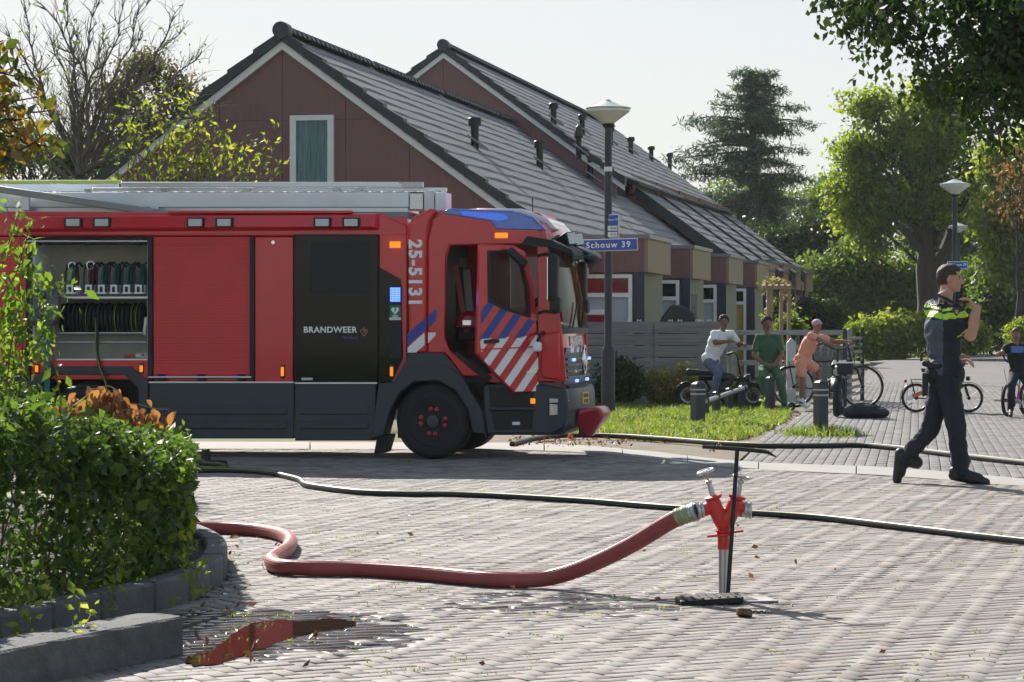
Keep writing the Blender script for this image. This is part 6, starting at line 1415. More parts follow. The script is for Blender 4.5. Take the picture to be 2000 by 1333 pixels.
# ---------------------------------------------------------------- people and bicycles
skinL = mat('skin_light', (.50, .27, .19), .5, var=.08, scale=12); skinD = mat('skin_dark', (.19, .092, .058), .45, var=.1, scale=12); skinM = mat('skin_medium', (.24, .12, .075), .5, var=.08, scale=12)
eye = mat('eye_dark', (.02, .015, .012), .3); lip = mat('lip', (.28, .10, .08), .5); lipD = mat('lip_dark', (.10, .035, .03), .5); browm = mat('brow', (.03, .02, .015), .8)
hairb = mat('hair_black', (.010, .009, .008), .7, var=.4, scale=60, bump=.8, bscale=90); hairc = mat('hair_brown', (.045, .028, .018), .65, var=.4, scale=50, bump=.7, bscale=80, stretch=(1, 1, .4))
def bez(p, q): return [(p[i] + q[i]) / 2 for i in range(3)]
def head_geo(mb, c, f, s, up=Vector((0, 0, 1)), jaw=1.0):
    """head about .24*s tall around c, facing f"""
    f = Vector(f).normalized(); r = f.cross(up).normalized(); u = r.cross(f); Q = Matrix((r, f, u)).transposed(); P = lambda x, y, z: c + Q @ Vector((x * s, y * s, z * s))
    mb.ell(P(0, -.012, .025), (.073 * s, .092 * s, .088 * s), 20, 14, Q); mb.ell(P(0, .022, -.03), (.062 * s, .066 * s, .075 * s), 18, 12, Q)
    mb.capsule(P(0, .040, -.075), P(0, .060, -.088), .038 * s, .022 * s); mb.capsule(P(-.045, -.005, -.045), P(-.02, .045, -.082), .024 * s, .022 * s); mb.capsule(P(.045, -.005, -.045), P(.02, .045, -.082), .024 * s, .022 * s)
    mb.capsule(P(0, .080, .018), P(0, .104, -.022), .0095 * s, .0155 * s); mb.capsule(P(-.012, .088, -.026), P(.012, .088, -.026), .010 * s, .010 * s)
    mb.capsule(P(-.034, .072, .022), P(-.012, .082, .024), .011 * s, .010 * s); mb.capsule(P(.034, .072, .022), P(.012, .082, .024), .011 * s, .010 * s)
    mb.capsule(P(-.016, .080, -.052), P(.016, .080, -.052), .009 * s, .009 * s); mb.capsule(P(-.014, .077, -.062), P(.014, .077, -.062), .009 * s, .009 * s)
    mb.ell(P(-.042, .058, -.012), (.018 * s,) * 3); mb.ell(P(.042, .058, -.012), (.018 * s,) * 3)
    for k in (-1, 1): mb.ell(P(k * .074, -.012, -.005), (.010 * s, .018 * s, .031 * s), 10, 8, Q)
    return P, Q
def face_pick(P, s, C):
    """material index by place on the face: 1 eye, 2 lip, 3 brow"""
    idx = np.zeros(len(C), int); d = lambda p, r: ((C - np.array(p)) ** 2).sum(1) < (r * s) ** 2
    for k in (-1, 1):
        idx[d(P(k * .030, .076, .008), .0095)] = 1
        for t in (.018, .026, .034, .042): idx[d(P(k * t, .079 - (t - .018) * .35, .027), .0058)] = 3
    for t in (-.016, -.008, 0, .008, .016): idx[d(P(t, .088, -.057), .0085)] = 2
    return idx
def hand_geo(mb, w_, d, n, s, curl=.6, side=1):
    """wrist w_, direction d, palm normal n (towards which the fingers curl), side picks the thumb's side"""
    d = Vector(d).normalized(); n = Vector(n); n = (n - d * n.dot(d)).normalized(); t = d.cross(n).normalized() * side
    pc = w_ + d * .045 * s
    for k in (-.026, 0, .026): mb.capsule(w_ + t * k * .6 * s, w_ + d * .085 * s + t * k * s, .017 * s, .014 * s, 8)
    for i, (o_, L) in enumerate(((.030, .068), (.010, .078), (-.011, .072), (-.031, .056))):
        p0 = w_ + d * .085 * s + t * o_ * s; a = curl * .7; d1 = d * math.cos(a) + n * math.sin(a); p1 = p0 + d1 * L * .5 * s; a2 = curl * 1.9; d2 = d * math.cos(a2) + n * math.sin(a2); p2 = p1 + d2 * L * .38 * s; a3 = curl * 2.6; p3 = p2 + (d * math.cos(a3) + n * math.sin(a3)) * L * .25 * s
        mb.capsule(p0, p1, .0105 * s, .0095 * s, 8); mb.capsule(p1, p2, .0095 * s, .0088 * s, 8); mb.capsule(p2, p3, .0088 * s, .0075 * s, 8)
    b0 = w_ + d * .022 * s + t * .024 * s; b1 = b0 + (d * .62 + t * .62 + n * .35).normalized() * .042 * s; b2 = b1 + (d * .85 + t * .1 + n * .6).normalized() * .032 * s
    mb.capsule(b0, b1, .015 * s, .011 * s, 8); mb.capsule(b1, b2, .011 * s, .009 * s, 8)
def limb(mb, pts, rs, k=1.0):
    for i in range(len(pts) - 1): mb.capsule(pts[i], pts[i + 1], rs[i] * k, rs[i + 1] * k, 14)
def torso_geo(mb, pel, chest, shL, shR, s, k=1.0, hipw=.10, depth=1.0):
    ax = (shR - shL).normalized(); up = (chest - pel).normalized(); fw = ax.cross(up).normalized(); ax = up.cross(fw); Q = Matrix((ax, fw, up)).transposed()
    mb.ell(pel, (.160 * s * k, .110 * s * k * depth, .12 * s * k), 18, 12, Q); m_ = pel.lerp(chest, .45); mb.ell(m_, (.148 * s * k, .105 * s * k * depth, .17 * s), 18, 12, Q)
    mb.ell(pel.lerp(chest, .82), (.168 * s * k, .115 * s * k * depth, .19 * s), 18, 12, Q)
    mb.capsule(shL.lerp(chest, .2), shR.lerp(chest, .2), .068 * s * k, .068 * s * k)
    return Q
def person(label, base, J, s, skin, lipm, shirt, trousers, shoe, rz=0, group=None, sleeve=.55, leglen=1.0, voxel=.010, hair='curly', hairm=None, shirt_pick=None, shirt_mats=None, face=None, up=Vector((0, 0, 1)), hands=None, long_shirt=.06, vox_cloth=.013, wide=1.05, shoes_high=False, arm=1.0):
    """J: joints in world space; every figure is one continuous body mesh, clothes and hair its children"""
    o = thing('person', label, 'person', base, rz, group); B = Vector(base); j = {k: (Vector(v) - B) for k, v in J.items() if k not in ('face',)}
    mb = MB(); P, Q = head_geo(mb, j['head'], face, s, up); mb.capsule(j['neck'], j['head'] - Q @ Vector((0, .02 * s, .05 * s)), .056 * s, .052 * s)
    torso_geo(mb, j['pel'], j['chest'], j['shL'], j['shR'], s, .92); mb.capsule(j['chest'], j['neck'], .09 * s, .056 * s)
    for a in 'LR':
        limb(mb, [j['sh' + a], j['el' + a], j['el' + a].lerp(j['wr' + a], .3), j['wr' + a]], [.052 * s * arm, .043 * s * arm, .043 * s * arm, .028 * s * arm]); h = (hands or {}).get(a, {}); d = j['wr' + a] - j['el' + a]
        hand_geo(mb, j['wr' + a], Vector(h.get('d', d)), h.get('n', (0, 0, -1)), s, h.get('curl', .5), h.get('side', 1))
        mid = j['kn' + a].lerp(j['an' + a], .35); limb(mb, [j['hp' + a], j['kn' + a], mid, j['an' + a]], [.078 * s, .056 * s, .054 * s, .036 * s]); mb.capsule(j['an' + a], j['an' + a].lerp(j['to' + a], .55), .034 * s, .022 * s)
    body = remesh(mb, 'body', [skin, eye, lipm, browm], o, voxel, lambda C: face_pick(P, s, C), 4)
    # shirt
    cm = MB(); torso_geo(cm, j['pel'].lerp(j['chest'], -.02 + .1 - long_shirt), j['chest'], j['shL'], j['shR'], s, 1.10 * wide); cm.capsule(j['chest'].lerp(j['neck'], .2), j['chest'].lerp(j['neck'], .72), .10 * s, .068 * s)
    for a in 'LR':
        e = j['sh' + a].lerp(j['el' + a], sleeve); cm.capsule(j['sh' + a], e, max(.061 * wide, .063 * arm) * s, max(.058 * wide, .0565 * arm) * s)
    sh = remesh(cm, 'shirt', shirt_mats or [shirt], o, vox_cloth, shirt_pick(j, s) if shirt_pick else None, 5); wr = sh.modifiers.new('folds', 'DISPLACE'); tx_ = bpy.data.textures.get('folds') or bpy.data.textures.new('folds', 'CLOUDS'); tx_.noise_scale = .075; wr.texture = tx_; wr.strength = .026 * s; wr.mid_level = .5
    tm = MB(); ax = (j['hpR'] - j['hpL']); tm.ell(j['pel'].lerp((j['hpL'] + j['hpR']) / 2, .4), (.165 * s, .128 * s, .13 * s), 18, 12)
    for a in 'LR':
        if leglen >= 1: pts_, rr = [j['hp' + a], j['kn' + a], j['an' + a]], [.094 * s, .073 * s, .058 * s]
        else: pts_, rr = [j['hp' + a], j['hp' + a].lerp(j['kn' + a], leglen)], [.098 * s, .092 * s]
        limb(tm, pts_, rr, wide)
    tr = remesh(tm, 'trousers' if leglen >= 1 else 'shorts', [trousers], o, vox_cloth, None, 5); wr = tr.modifiers.new('folds', 'DISPLACE'); wr.texture = tx_; wr.strength = .028 * s; wr.mid_level = .5
    for a in 'LR':
        d = (j['to' + a] - j['an' + a]); d.normalize(); mm = MB(); heel = j['an' + a] - d * .045 * s
        ball = j['to' + a]; dn = Vector((0, 0, -1)) if abs(d.z) < .8 else (Q @ Vector((0, -1, 0)))
        dn = (dn - d * dn.dot(d)).normalized()
        mm.capsule(heel + dn * .045 * s, ball + dn * .02 * s, .042 * s, .040 * s); mm.capsule(heel + dn * .01 * s, ball - d * .06 * s, .046 * s, .038 * s); mm.capsule(j['an' + a] - dn * (.10 if shoes_high else .02) * s, j['an' + a] + dn * .03 * s, .055 * s if shoes_high else .045 * s, .050 * s)
        remesh(mm, 'shoe', [shoe], o, .010, None, 3)
    hm = MB(); hm_m = hairm or hairb
    if hair == 'curly':
        for _ in range(150):
            t = random.uniform(0, 2 * math.pi); z = random.uniform(-.35, 1); q_ = math.sqrt(max(0, 1 - z * z)); x, y = math.cos(t) * q_ * .082, math.sin(t) * q_ * .098 - .014
            if y > .045 and z < .55: continue
            if z < .1 and y > -.01: continue
            hm.ell(P(x, y, .036 + z * .098), random.uniform(.014, .022) * s, 8, 6)
    elif hair == 'short':
        for _ in range(620):
            t = random.uniform(0, 2 * math.pi); z = random.uniform(-.75, 1); q_ = math.sqrt(max(0, 1 - z * z)); x, y = math.cos(t) * q_ * .074, math.sin(t) * q_ * .093 - .012
            if y > .042 and z < .52: continue
            if z < .12 and y > -.028: continue
            big = .015 if z > .45 else .0125; p_ = P(x, y, .028 + z * .088); hm.capsule(p_, p_ + Q @ Vector((random.uniform(-.004, .004), .012 if z > .4 else -.004, .010 if z > .4 else -.008)) * s, big * s, .006 * s, 7)
    if hair: remesh(hm, 'hair', [hm_m], o, .006, None, 2)
    return o, P, Q, j
def W3(z): return lambda px, py, dy=0.0: at(px, py, z + dy)
# ---- police officer
navyc = mat('uniform_navy', (.010, .013, .024), .8, var=.25, scale=10, bump=.2, bscale=120); vestc = mat('vest_grey_blue', (.055, .075, .105), .7, var=.2, scale=8, bump=.15); lime = mat('lime_band', (.42, .72, .02), .45, var=.05); bootm = mat('boot_black', (.010, .010, .011), .5, var=.3)
z0 = 23.0; A = W3(z0); base = gp(1870, 946); base.y = z0
J = dict(head=A(1856, 546), neck=A(1846, 586), chest=A(1842, 628), pel=A(1845, 722), shR=A(1867, 612, -.15), shL=A(1822, 603, .17), elR=A(1895, 655, -.20), wrR=A(1908, 603, -.26), elL=A(1846, 672, .26), wrL=A(1868, 706, .22),
         hpR=A(1852, 742, -.07), knR=A(1869, 842, -.09), anR=A(1876, 922, -.07), toR=A(1926, 938, -.10), hpL=A(1840, 742, .09), knL=A(1818, 838, .06), anL=A(1766, 898, .12), toL=A(1757, 938, .14))
def cop_pick(j, s):
    zt = at(0, 575, z0).z; zz = lambda py: at(0, py, z0).z
    def f(C):
        idx = np.zeros(len(C), int); wx = C[:, 0] + base.x; px = 1000 + wx / z0 * F; py = HZ - (C[:, 2] - H) / z0 * F; back = (px < 1822) & (py > 598)
        idx[(px < 1836) & (py > 626)] = 1
        slope = np.where(px < 1820, 0, np.where(px < 1834, (px - 1820) * .35, 5 + np.abs(px - 1846) * -.0 )); yy = py - slope
        tor = px < 1835
        idx[tor & (yy > 595.5) & (yy < 600.5)] = 2; idx[tor & (yy > 606.5) & (yy < 619.5)] = 2
        slv = px >= 1836; y2 = py + (px - 1838) * .12
        idx[slv & (y2 > 603.5) & (y2 < 608) & (px < 1856)] = 2; idx[slv & (y2 > 613) & (y2 < 625) & (px < 1882)] = 2
        e = np.array(j['elR']); sh_ = np.array(j['shR']); ax = (e - sh_) / np.linalg.norm(e - sh_); t = (C - sh_) @ ax / np.linalg.norm(e - sh_); rr = np.linalg.norm((C - sh_) - np.outer((C - sh_) @ ax, ax), axis=1)
        idx[(t > .70) & (rr < .12) & (px > 1862)] = np.where((t > .78) & (t < .82), 2, 0)[(t > .70) & (rr < .12) & (px > 1862)]
        return idx
    return f
fc = (1, -.16, -.02)
cop, P, Q, j = person('police officer walking right in navy uniform with lime chest bands, hand raised to the radio', base, J, 1.11, skinL, lip, navyc, navyc, bootm, sleeve=.66, voxel=.0065, vox_cloth=.009, hair='short', hairm=hairc, face=fc, shirt_mats=[navyc, vestc, lime], shirt_pick=cop_pick, wide=1.06, shoes_high=True, arm=1.18,
    hands={'R': dict(d=(-.55, .0, .62), n=(-.6, .1, -.7), curl=.5, side=-1), 'L': dict(d=(.8, -.3, .1), n=(0, 0, -1), curl=.6, side=1)})
cop.name = 'person'
C_ = lambda px, py, dy=0.0: at(px, py, z0 + dy) - base
MB().tube([C_(1806, 711, -.05), C_(1830, 716, -.135), C_(1864, 716, -.125), C_(1880, 712, .0), C_(1860, 708, .13), C_(1818, 706, .10)], .026, 8, closed=True).build('belt', dark, cop)
MB().prism([(-.055, -.17), (.045, -.18), (.06, .06), (-.05, .08)], -.03, .03).build('thigh_pouch', mat('pouch_black', (.012, .012, .013), .7, bump=.3), cop, .012).location = C_(1862, 752, -.14)
ho_ = MB().prism([(-.025, -.17), (.025, -.16), (.035, .02), (-.02, .05)], -.025, .025).build('holster', dark, cop, .012); ho_.location = C_(1806, 738, -.07)
MB().tube([C_(1799, 705, -.03), C_(1801, 690, -.06), C_(1808, 688, -.10)], .012, 6).build('belt_hook', dark, cop)
MB().tube([C_(1834, 584, .06), C_(1833, 577, -.03), C_(1845, 583, -.09), C_(1862, 592, -.10)], .014, 7).build('collar', dark, cop)
MB().tube([C_(1832, 574, -.05), C_(1842, 570, -.09), C_(1851, 563, -.10)], .005, 6).build('earpiece_cord', mat('clear_cord', (.6, .6, .6), .3), cop)
rd = MB().box((0, 0, 0), (.05, .045, .09)).build('radio_microphone', dark, cop, .01); rd.location = C_(1872, 580, -.16); MB().tube([C_(1871, 588, -.15), C_(1868, 605, -.20), C_(1870, 630, -.2)], .006, 6).build('microphone_cord', dark, cop)
pb = MB().prism([(-.034, .03), (.034, .03), (.036, -.01), (0, -.05), (-.036, -.01)], -.004, .004).build('sleeve_badge', mat('badge_navy', (.03, .04, .09), .5), cop); pb.location = C_(1868, 607, -.232); MB().prism([(-.014, .012), (.014, .012), (.012, -.02), (-.012, -.02)], -.003, .003).build('crest', gold, pb).location = (.002, -.006, -.008)
te = text('lettering', 'POLITIE', .058, mat('vest_lettering', (.60, .66, .60), .4), cop, C_(1818, 588, -.1), (R(80), 0, R(-28)), .001)
wrap_text(te, [c for c in kids(cop) if c.name.startswith('shirt')][0], (.55, 1, -.15))
# ---- bicycles
bikeblk = mat('bike_black', (.010, .011, .013), .35, var=.2)
def bike(label, base, rz, R1, wb, rt, style, m, tube=.016, parts=True, group='bicycles of the onlookers', tyrem=None, barw=.28, steer=0):
    """x forward, rear wheel at x=0"""
    o = thing('bicycle', label, 'bicycle', base, rz, group); tyrem = tyrem or tyre_m
    rear, front = Vector((0, 0, R1)), Vector((wb, 0, R1)); bb = Vector((wb * .42, 0, R1 * .85))
    for c in (rear, front):
        t_ = MB().ring(c, (0, 1, 0), R1 - rt, rt, 40, 10).build('wheel', tyrem, o); MB().ring(c, (0, 1, 0), R1 - rt * 2.0, rt * .45, 36, 6).build('rim', mat('rim_alloy', (.35, .36, .37), .35, .6), t_); sp_ = MB()
        for k in range(18): a = 2 * math.pi * k / 18; sp_.cyl(c + Vector((0, .02 * (-1) ** k, 0)), c + Vector((math.cos(a), 0, math.sin(a))) * (R1 - rt * 2), .0022, n=4, cap=False)
        tag(sp_.build('spokes', steel, t_), kind='stuff'); MB().cyl(c + Vector((0, -.05, 0)), c + Vector((0, .05, 0)), .03 if style != 'fat' else .05).build('hub', dark, t_)
    if style == 'fat':
        hd = Vector((wb * .80, 0, R1 * 2.55)); seat = Vector((wb * .25, 0, R1 * 2.55)); bar = hd + Vector((-.04, 0, .30))
        f = MB().tube([rear, bb + Vector((0, 0, .05)), Vector((wb * .72, 0, R1 * 1.35)), hd], .03, 8).tube([hd - Vector((0, 0, .06)), Vector((wb * .45, 0, R1 * 2.35)), seat - Vector((.1, 0, .05))], .035, 8).tube([rear, seat - Vector((.12, 0, .08))], .02, 8).tube([bb, seat - Vector((0, 0, .06))], .025, 8); f.build('frame', m, o)
        MB().box(bb + Vector((.18, 0, .22)), (.16, .11, .40), Matrix.Rotation(R(32), 3, 'Y')).build('battery', m, o, .03); MB().ell(Vector((wb * .55, 0, R1 * 2.45)), (.2, .075, .085), 16, 10).build('tank', m, o)
        MB().prism([(-.28, -.03), (.26, -.03), (.28, .03), (0, .06), (-.26, .09), (-.30, .05)], -.12, .12).build('saddle', dark, o, .03).location = seat + Vector((-.02, 0, .03))
    else:
        hd = Vector((wb * .84, 0, R1 * 2.25 if style != 'bmx' else R1 * 2.2)); seat = Vector((wb * .26, 0, R1 * 2.75 if style != 'bmx' else R1 * 2.3)); bar = hd + Vector((-.05, 0, .22 if style != 'bmx' else .30))
        f = MB().tube([rear, bb], tube * .7, 7).tube([bb, hd - Vector((-.02, 0, .10))], tube * 1.2, 8).tube([bb, seat], tube, 8).tube([rear, seat.lerp(bb, .35)], tube * .6, 7).tube([seat.lerp(bb, .30), hd], tube * 1.15, 8); f.build('frame', m, o)
        MB().prism([(-.12, .0), (.13, .01), (.14, .03), (-.02, .05), (-.14, .07)], -.06, .06).build('saddle', dark, o, .02).location = seat
    fk = MB()
    for s in (-1, 1): fk.tube([front + Vector((0, s * (.06 + rt), 0)), hd.lerp(front, .5) + Vector((.01, s * (.06 + rt), .05)), hd + Vector((.02, 0, -.08))], tube * .9, 7)
    fk.tube([hd + Vector((.02, 0, -.1)), bar], tube * 1.1, 8).build('fork', m, o); hb = MB()
    pts_ = [bar + Vector((-.18, -barw, .06)), bar + Vector((-.06, -barw * .75, .09)), bar + Vector((0, -.06, 0)), bar + Vector((0, .06, 0)), bar + Vector((-.06, barw * .75, .09)), bar + Vector((-.18, barw, .06))]
    if style == 'bmx': pts_ = [bar + Vector((-.04, -barw, .20)), bar + Vector((0, -barw * .55, .22)), bar + Vector((0, -barw * .3, .03)), bar + Vector((0, 0, -.02)), bar + Vector((0, barw * .3, .03)), bar + Vector((0, barw * .55, .22)), bar + Vector((-.04, barw, .20))]
    hb.tube(smooth_path(pts_, 5), .013, 7)
    if style == 'bmx': hb.cyl(bar + Vector((0, -barw * .42, .13)), bar + Vector((0, barw * .42, .13)), .010)
    h_ = hb.build('handlebar', bikeblk, o)
    for q_, d_ in ((pts_[0], pts_[1]), (pts_[-1], pts_[-2])): MB().cyl(q_, Vector(q_).lerp(d_, .55), .018).build('grip', dark, h_)
    for s in (-1, 1): MB().tube([bar + Vector((0, s * .06, 0)), bar + Vector((.10, s * .08, -.12)), hd + Vector((.05, s * .03, -.05))], .004, 5).build('brake_cable', dark, h_)
    ck_ = MB().cyl(bb + Vector((0, -.05, 0)), bb + Vector((0, .05, 0)), .03); ch = MB().lathe([(.08, -.004), (.085, 0), (.08, .004)], bb + Vector((0, -.05, 0)), 22, (0, 1, 0)); ch.build('chainring', dark, o)
    for s in (-1, 1): ck_.bar(bb + Vector((0, s * .06, 0)), bb + Vector((s * .11, s * .07, -s * .10)), .02, .012); MB().box(bb + Vector((s * .11, s * .12, -s * .10)), (.09, .09, .02)).build('pedal', dark, o, .004)
    ck_.build('crank', steel, o)
    for c, a0, a1 in ((rear, 20, 200), (front, 20, 150)):
        if style == 'bmx': continue
        mg = MB(); vs2 = []; w_ = rt * 1.5
        for k in range(15): a = R(a0 + (a1 - a0) * k / 14); d_ = Vector((math.cos(a), 0, math.sin(a))) * (R1 + .018); vs2 += [c + d_ + Vector((0, -w_, 0)), c + d_ * 1.02, c + d_ + Vector((0, w_, 0))]
        mg.add(vs2, [(k * 3 + q_, k * 3 + q_ + 1, k * 3 + q_ + 4, k * 3 + q_ + 3) for k in range(14) for q_ in (0, 1)]); mg.build('mudguard', m if style != 'fat' else bikeblk, o).modifiers.new('s', 'SOLIDIFY').thickness = .004
    lp_ = hd + Vector((.13, 0, -.05 if style == 'fat' else .02))
    if style in ('fat', 'city'):
        lh = MB().lathe([(.03, -.07), (.075, -.03), (.08, .03), (.07, .035)] if style == 'fat' else [(.02, -.04), (.035, -.02), (.035, .02)], lp_, 18, (1, 0, 0)).build('headlight', dark, o); MB().lathe([(.001, .042), (.068 if style == 'fat' else .03, .034)], lp_, 18, (1, 0, 0)).build('lens', lens, lh)
        MB().box(rear + Vector((-.17, 0, R1 * 1.15)), (.04, .09, .05)).build('tail_light', mat('tail_red', (.4, .02, .02), .3), o, .01)
    if style == 'city':
        rk = MB()
        for s in (-1, 1): rk.tube([rear + Vector((0, s * .06, 0)), rear + Vector((-.08, s * .06, R1 + .06)), rear + Vector((.25, s * .06, R1 + .06))], .008, 6)
        for x in (-.05, .08, .2): rk.cyl(rear + Vector((x, -.06, R1 + .06)), rear + Vector((x, .06, R1 + .06)), .007)
        rk.build('rack', dark, o)
    return o
# fat bike of the boy in the white shirt
g = gp(1344, 797); zz = g.y
bike('black fat-tyre electric bike under the boy in the white shirt', (g.x, zz, 0), R(-4), .215, 1.10, .045, 'fat', bikeblk)
# long bike of the boy in peach
g2 = gp(1550, 797); b2 = bike('dark tall bicycle that the boy in peach leans over', (g2.x, g2.y, 0), R(-3), .36, 1.16, .020, 'city', bikeblk, .018, barw=.30)
# fat bike facing us
g3 = gp(1638, 815); b3 = bike('black fat-tyre bike facing the camera with round headlight, right of the lone bollard', (g3.x + .15, g3.y + 1.0, 0), R(-100), .29, 1.05, .055, 'fat', bikeblk, barw=.32)
bk_ = MB().box((0, 0, 0), (.30, .24, .17)).build('front_basket', dark, b3, .02); bk_.location = (1.05, .13, .62 + .12); MB().box((0, 0, .09), (.31, .25, .02)).build('basket_lid', lampw, bk_, .005)
# child's bike behind the officer
g4 = gp(1789, 806); b4 = bike('small black bicycle with a red and white flash, half hidden behind the officer', (g4.x, g4.y, 0), R(-3), .235, .84, .02, 'city', bikeblk, .015, barw=.24)
fl = MB().box((0, 0, 0), (.36, .01, .065), Matrix.Rotation(R(-22), 3, 'Y')).build('flash_board', mat('flash_orange', (.62, .16, .09), .5), b4, .004); fl.location = (.02, -.16, .30); MB().box((-.14, -.007, -.055), (.10, .008, .062), Matrix.Rotation(R(-22), 3, 'Y')).build('white_end', letter, fl)
g4b = gp(1817, 808); b5 = bike('tiny bicycle wheel and frame beside the hidden child, behind the officer', (g4b.x + .02, g4b.y - .15, 0), R(-70), .17, .55, .018, 'bmx', bikeblk, .013, barw=.18)
# colourful bmx
g5 = gp(1992, 816)
def oil():
    m = mat('oil_slick', (.25, .12, .30), .2, .7, var=.2); t = m.node_tree; b_ = t.nodes['Principled BSDF']; tc = t.nodes.new('ShaderNodeTexCoord'); w_ = t.nodes.new('ShaderNodeTexNoise'); w_.inputs['Scale'].default_value = 5; cr = t.nodes.new('ShaderNodeValToRGB'); e = cr.color_ramp.elements
    cols_ = [(.02, .08, .5), (.35, .02, .3), (.6, .25, .02), (.05, .4, .15), (.25, .02, .4)]
    while len(e) < 5: e.new(.5)
    for i, c in enumerate(cols_): e[i].position = .28 + .11 * i; e[i].color = rgb(c)
    t.links.new(tc.outputs['Object'], w_.inputs[0]); t.links.new(w_.outputs['Fac'], cr.inputs[0]); t.links.new(cr.outputs[0], b_.inputs['Base Color']); return m
b6 = bike('rainbow-coloured BMX bike of the boy at the right edge', (gp(2010, 812).x, gp(2010, 812).y + .35, 0), R(-118), .25, .92, .028, 'bmx', oil(), .017, barw=.32)
MB().cyl((.92, .06, .25), (.92, .20, .25), .018).build('foot_peg', steel, b6); MB().cyl((.92, -.20, .25), (.92, -.06, .25), .018).build('foot_peg', steel, b6)
# kick scooter lying in the grass
g = gp(1515, 803); o = thing('scooter', 'dark kick scooter lying folded on the verge by the boy in green', 'scooter', g, R(12)); MB().box((0, 0, .07), (.44, .11, .025)).build('deck', dark, o, .01); MB().tube([(.2, 0, .08), (.34, .02, .12), (.42, .05, .14)], .018, 8).build('stem', steel, o); MB().tube([(.42, -.12, .13), (.42, .2, .15)], .014, 8).build('handlebar', dark, o)
for x in (-.26, .27): MB().ring((x, 0, .07), (0, 1, 0), .05, .02, 20, 8).build('wheel', tyre_m, o)
# ---- onlookers
ts = mat('white_tee', (.72, .73, .76), .85, var=.06, bump=.1); jeans = mat('jeans', (.10, .14, .22), .85, var=.3, scale=8, bump=.2); dgreen = mat('green_tee', (.035, .10, .055), .85, var=.12, bump=.1); dgreen2 = mat('green_trousers', (.05, .13, .075), .85, var=.15, bump=.15); peach = mat('peach_set', (.72, .32, .22), .85, var=.07, bump=.1); wshoe = mat('white_shoe', (.68, .70, .72), .5, var=.08); dshoe = mat('dark_shoe', (.03, .03, .03), .6); blacktee = mat('black_tee', (.010, .010, .012), .85, var=.2)
z1 = 43.3; A = W3(z1)
J = dict(head=A(1414, 630), neck=A(1411, 646), chest=A(1404, 662), pel=A(1388, 703), shR=A(1394, 652, -.10), shL=A(1430, 652, .12), elR=A(1397, 670, -.22), wrR=A(1424, 667, -.22), elL=A(1444, 674, .12), wrL=A(1450, 671, -.06), hpR=A(1384, 708, -.08), knR=A(1403, 730, -.16), anR=A(1393, 772, -.16), toR=A(1404, 783, -.22), hpL=A(1390, 708, .10), knL=A(1411, 730, .18), anL=A(1404, 775, .2), toL=A(1416, 783, .15))
person('boy in white T-shirt and jeans leaning on the handlebar of the fat bike', (at(1388, 0, z1).x, z1, 0), J, .93, skinD, lipD, ts, jeans, dshoe, sleeve=.62, face=(.15, -1, -.05), hair='curly', wide=1.12, hands={'R': dict(d=(1, -.1, .05), n=(0, 0, -1), curl=.5), 'L': dict(d=(.3, -.9, -.1), n=(0, 0, -1), curl=.6)})
z2 = 43.0; A = W3(z2)
J = dict(head=A(1498, 633), neck=A(1499, 651), chest=A(1500, 668), pel=A(1501, 714), shR=A(1481, 659, 0), shL=A(1519, 659, 0), elR=A(1472, 695, -.08), wrR=A(1494, 712, -.25), elL=A(1527, 694, -.08), wrL=A(1513, 712, -.25), hpR=A(1493, 718, -.02), knR=A(1490, 738, -.32), anR=A(1497, 790, -.22), toR=A(1495, 799, -.40), hpL=A(1511, 718, -.02), knL=A(1523, 740, -.32), anL=A(1532, 788, -.20), toL=A(1538, 797, -.38))
person('boy in green T-shirt and green trousers sitting with hands clasped', (at(1500, 0, z2).x, z2, 0), J, .95, skinD, lipD, dgreen, dgreen2, dshoe, sleeve=.68, face=(.30, -1, -.08), hair='curly', wide=1.08, hands={'R': dict(d=(.8, -.5, -.1), n=(0, .5, -1), curl=.7), 'L': dict(d=(-.8, -.5, -.1), n=(0, .5, -1), curl=.7)})
z3 = 42.9; A = W3(z3)
J = dict(head=A(1596, 637), neck=A(1592, 655), chest=A(1583, 668), pel=A(1566, 704), shR=A(1584, 655, -.14), shL=A(1606, 659, .14), elR=A(1606, 667, -.22), wrR=A(1626, 675, -.16), elL=A(1632, 668, .14), wrL=A(1652, 667, .05), hpR=A(1563, 708, -.09), knR=A(1567, 740, -.12), anR=A(1565, 783, -.12), toR=A(1576, 793, -.2), hpL=A(1571, 708, .10), knL=A(1599, 722, .16), anL=A(1598, 762, .2), toL=A(1610, 768, .15))
b_, P, Q, j = person('boy in peach T-shirt and shorts with a pink cap, leaning over a tall bicycle', (at(1570, 0, z3).x, z3, 0), J, .93, skinM, lipD, peach, peach, wshoe, sleeve=.42, leglen=.66, face=(.55, -1, .0), hair=None, wide=1.02, hands={'R': dict(d=(1, -.1, 0), n=(0, 0, -1), curl=.7), 'L': dict(d=(1, -.3, 0), n=(0, 0, -1), curl=.7)})
capm = mat('pink_cap', (.48, .32, .38), .8); cp = MB()
cp.ell(P(0, -.012, .050), (.084 * .93, .102 * .93, .075 * .93), 20, 12, Q); cp.capsule(P(-.035, .085, .05), P(.035, .085, .05), .014, .014); cp.capsule(P(-.03, .115, .042), P(.03, .115, .042), .013, .013); cp.capsule(P(-.035, .09, .046), P(-.025, .125, .042), .012, .010); cp.capsule(P(.035, .09, .046), P(.025, .125, .042), .012, .010)
remesh(cp, 'cap', [capm], b_, .008, None, 2)
z4 = 39.0; A = W3(z4)
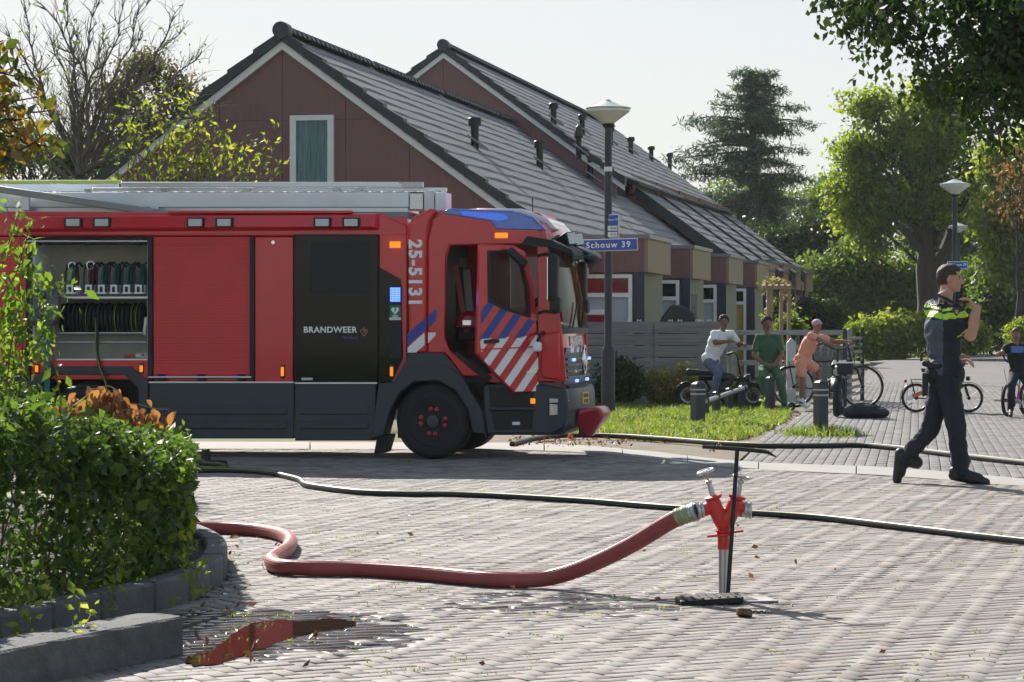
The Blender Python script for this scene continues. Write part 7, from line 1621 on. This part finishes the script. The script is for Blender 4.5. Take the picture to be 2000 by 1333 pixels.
J = dict(head=A(1984, 654), neck=A(1984, 670), chest=A(1986, 686), pel=A(1990, 726), shR=A(1968, 677, 0), shL=A(2004, 677, .05), elR=A(1957, 690, -.10), wrR=A(1948, 691, -.35), elL=A(2018, 700, -.12), wrL=A(2008, 700, -.4), hpR=A(1982, 730, -.02), knR=A(1976, 752, -.25), anR=A(1974, 800, -.1), toR=A(1974, 810, -.3), hpL=A(1998, 730, 0), knL=A(2008, 752, -.22), anL=A(2006, 798, -.05), toL=A(2008, 808, -.2))
b_, P, Q, j = person('boy in black T-shirt with a blue print on the rainbow bike at the right edge', (at(1988, 0, z4).x, z4, 0), J, .82, skinM, lipD, blacktee, mat('dark_trousers', (.012, .015, .03), .85), dshoe, sleeve=.6, face=(-.1, -1, 0), hair='short', hairm=hairc, wide=1.12, hands={'R': dict(d=(-.2, -1, 0), n=(0, 0, -1), curl=.7), 'L': dict(d=(-.2, -1, 0), n=(0, 0, -1), curl=.7)})
pr = MB().box((0, 0, 0), (.19, .012, .10)).build('shirt_print', mat('print_blue', (.08, .18, .42), .7, var=.5, scale=20), b_, .004); pr.location = Vector(A(1987, 683, -.155)) - Vector((at(1988, 0, z4).x, z4, 0))
z5 = 41.6; A = W3(z5)
J = dict(head=A(1838, 640), neck=A(1838, 655), chest=A(1838, 672), pel=A(1828, 718), shR=A(1820, 664, -.06), shL=A(1850, 664, .1), elR=A(1830, 690, -.12), wrR=A(1872, 700, -.16), elL=A(1860, 690, .12), wrL=A(1880, 697, .14), hpR=A(1824, 722, -.06), knR=A(1836, 748, -.10), anR=A(1818, 796, -.12), toR=A(1806, 806, -.3), hpL=A(1830, 722, .08), knL=A(1848, 748, .12), anL=A(1842, 790, .14), toL=A(1855, 796, .1))
person('child in pale top almost wholly hidden behind the officer', (at(1828, 0, z5).x, z5, 0), J, .82, skinM, lipD, ts, mat('child_trousers', (.02, .02, .03), .85), mat('pale_shoe', (.5, .52, .55), .6), sleeve=.8, face=(1, -.3, 0), hair='short', hairm=hairb, wide=1.1, hands={'R': dict(d=(1, 0, 0), n=(0, 0, -1), curl=.7), 'L': dict(d=(1, 0, 0), n=(0, 0, -1), curl=.7)})
# ---------------------------------------------------------------- thin late-summer haze
hz_ = MB().box((0, 95, 14.5), (300, 290, 34)).build('haze', mat('haze_skin', (.8, .8, .8)), None, smooth=False); tag(hz_, kind='stuff')
vm = bpy.data.materials.new('haze_air'); vm.use_nodes = True; t_ = vm.node_tree; t_.nodes.remove(t_.nodes['Principled BSDF']); pv_ = t_.nodes.new('ShaderNodeVolumePrincipled')
pv_.inputs['Color'].default_value = (.9, .94, .97, 1); pv_.inputs['Density'].default_value = .00014; pv_.inputs['Anisotropy'].default_value = .3
t_.links.new(pv_.outputs[0], t_.nodes['Material Output'].inputs['Volume']); hz_.data.materials.clear(); hz_.data.materials.append(vm)
for o_ in bpy.data.objects:
    if o_.name.split('.')[0] in ('stems', 'limbs', 'shoots'): o_['kind'] = 'stuff'
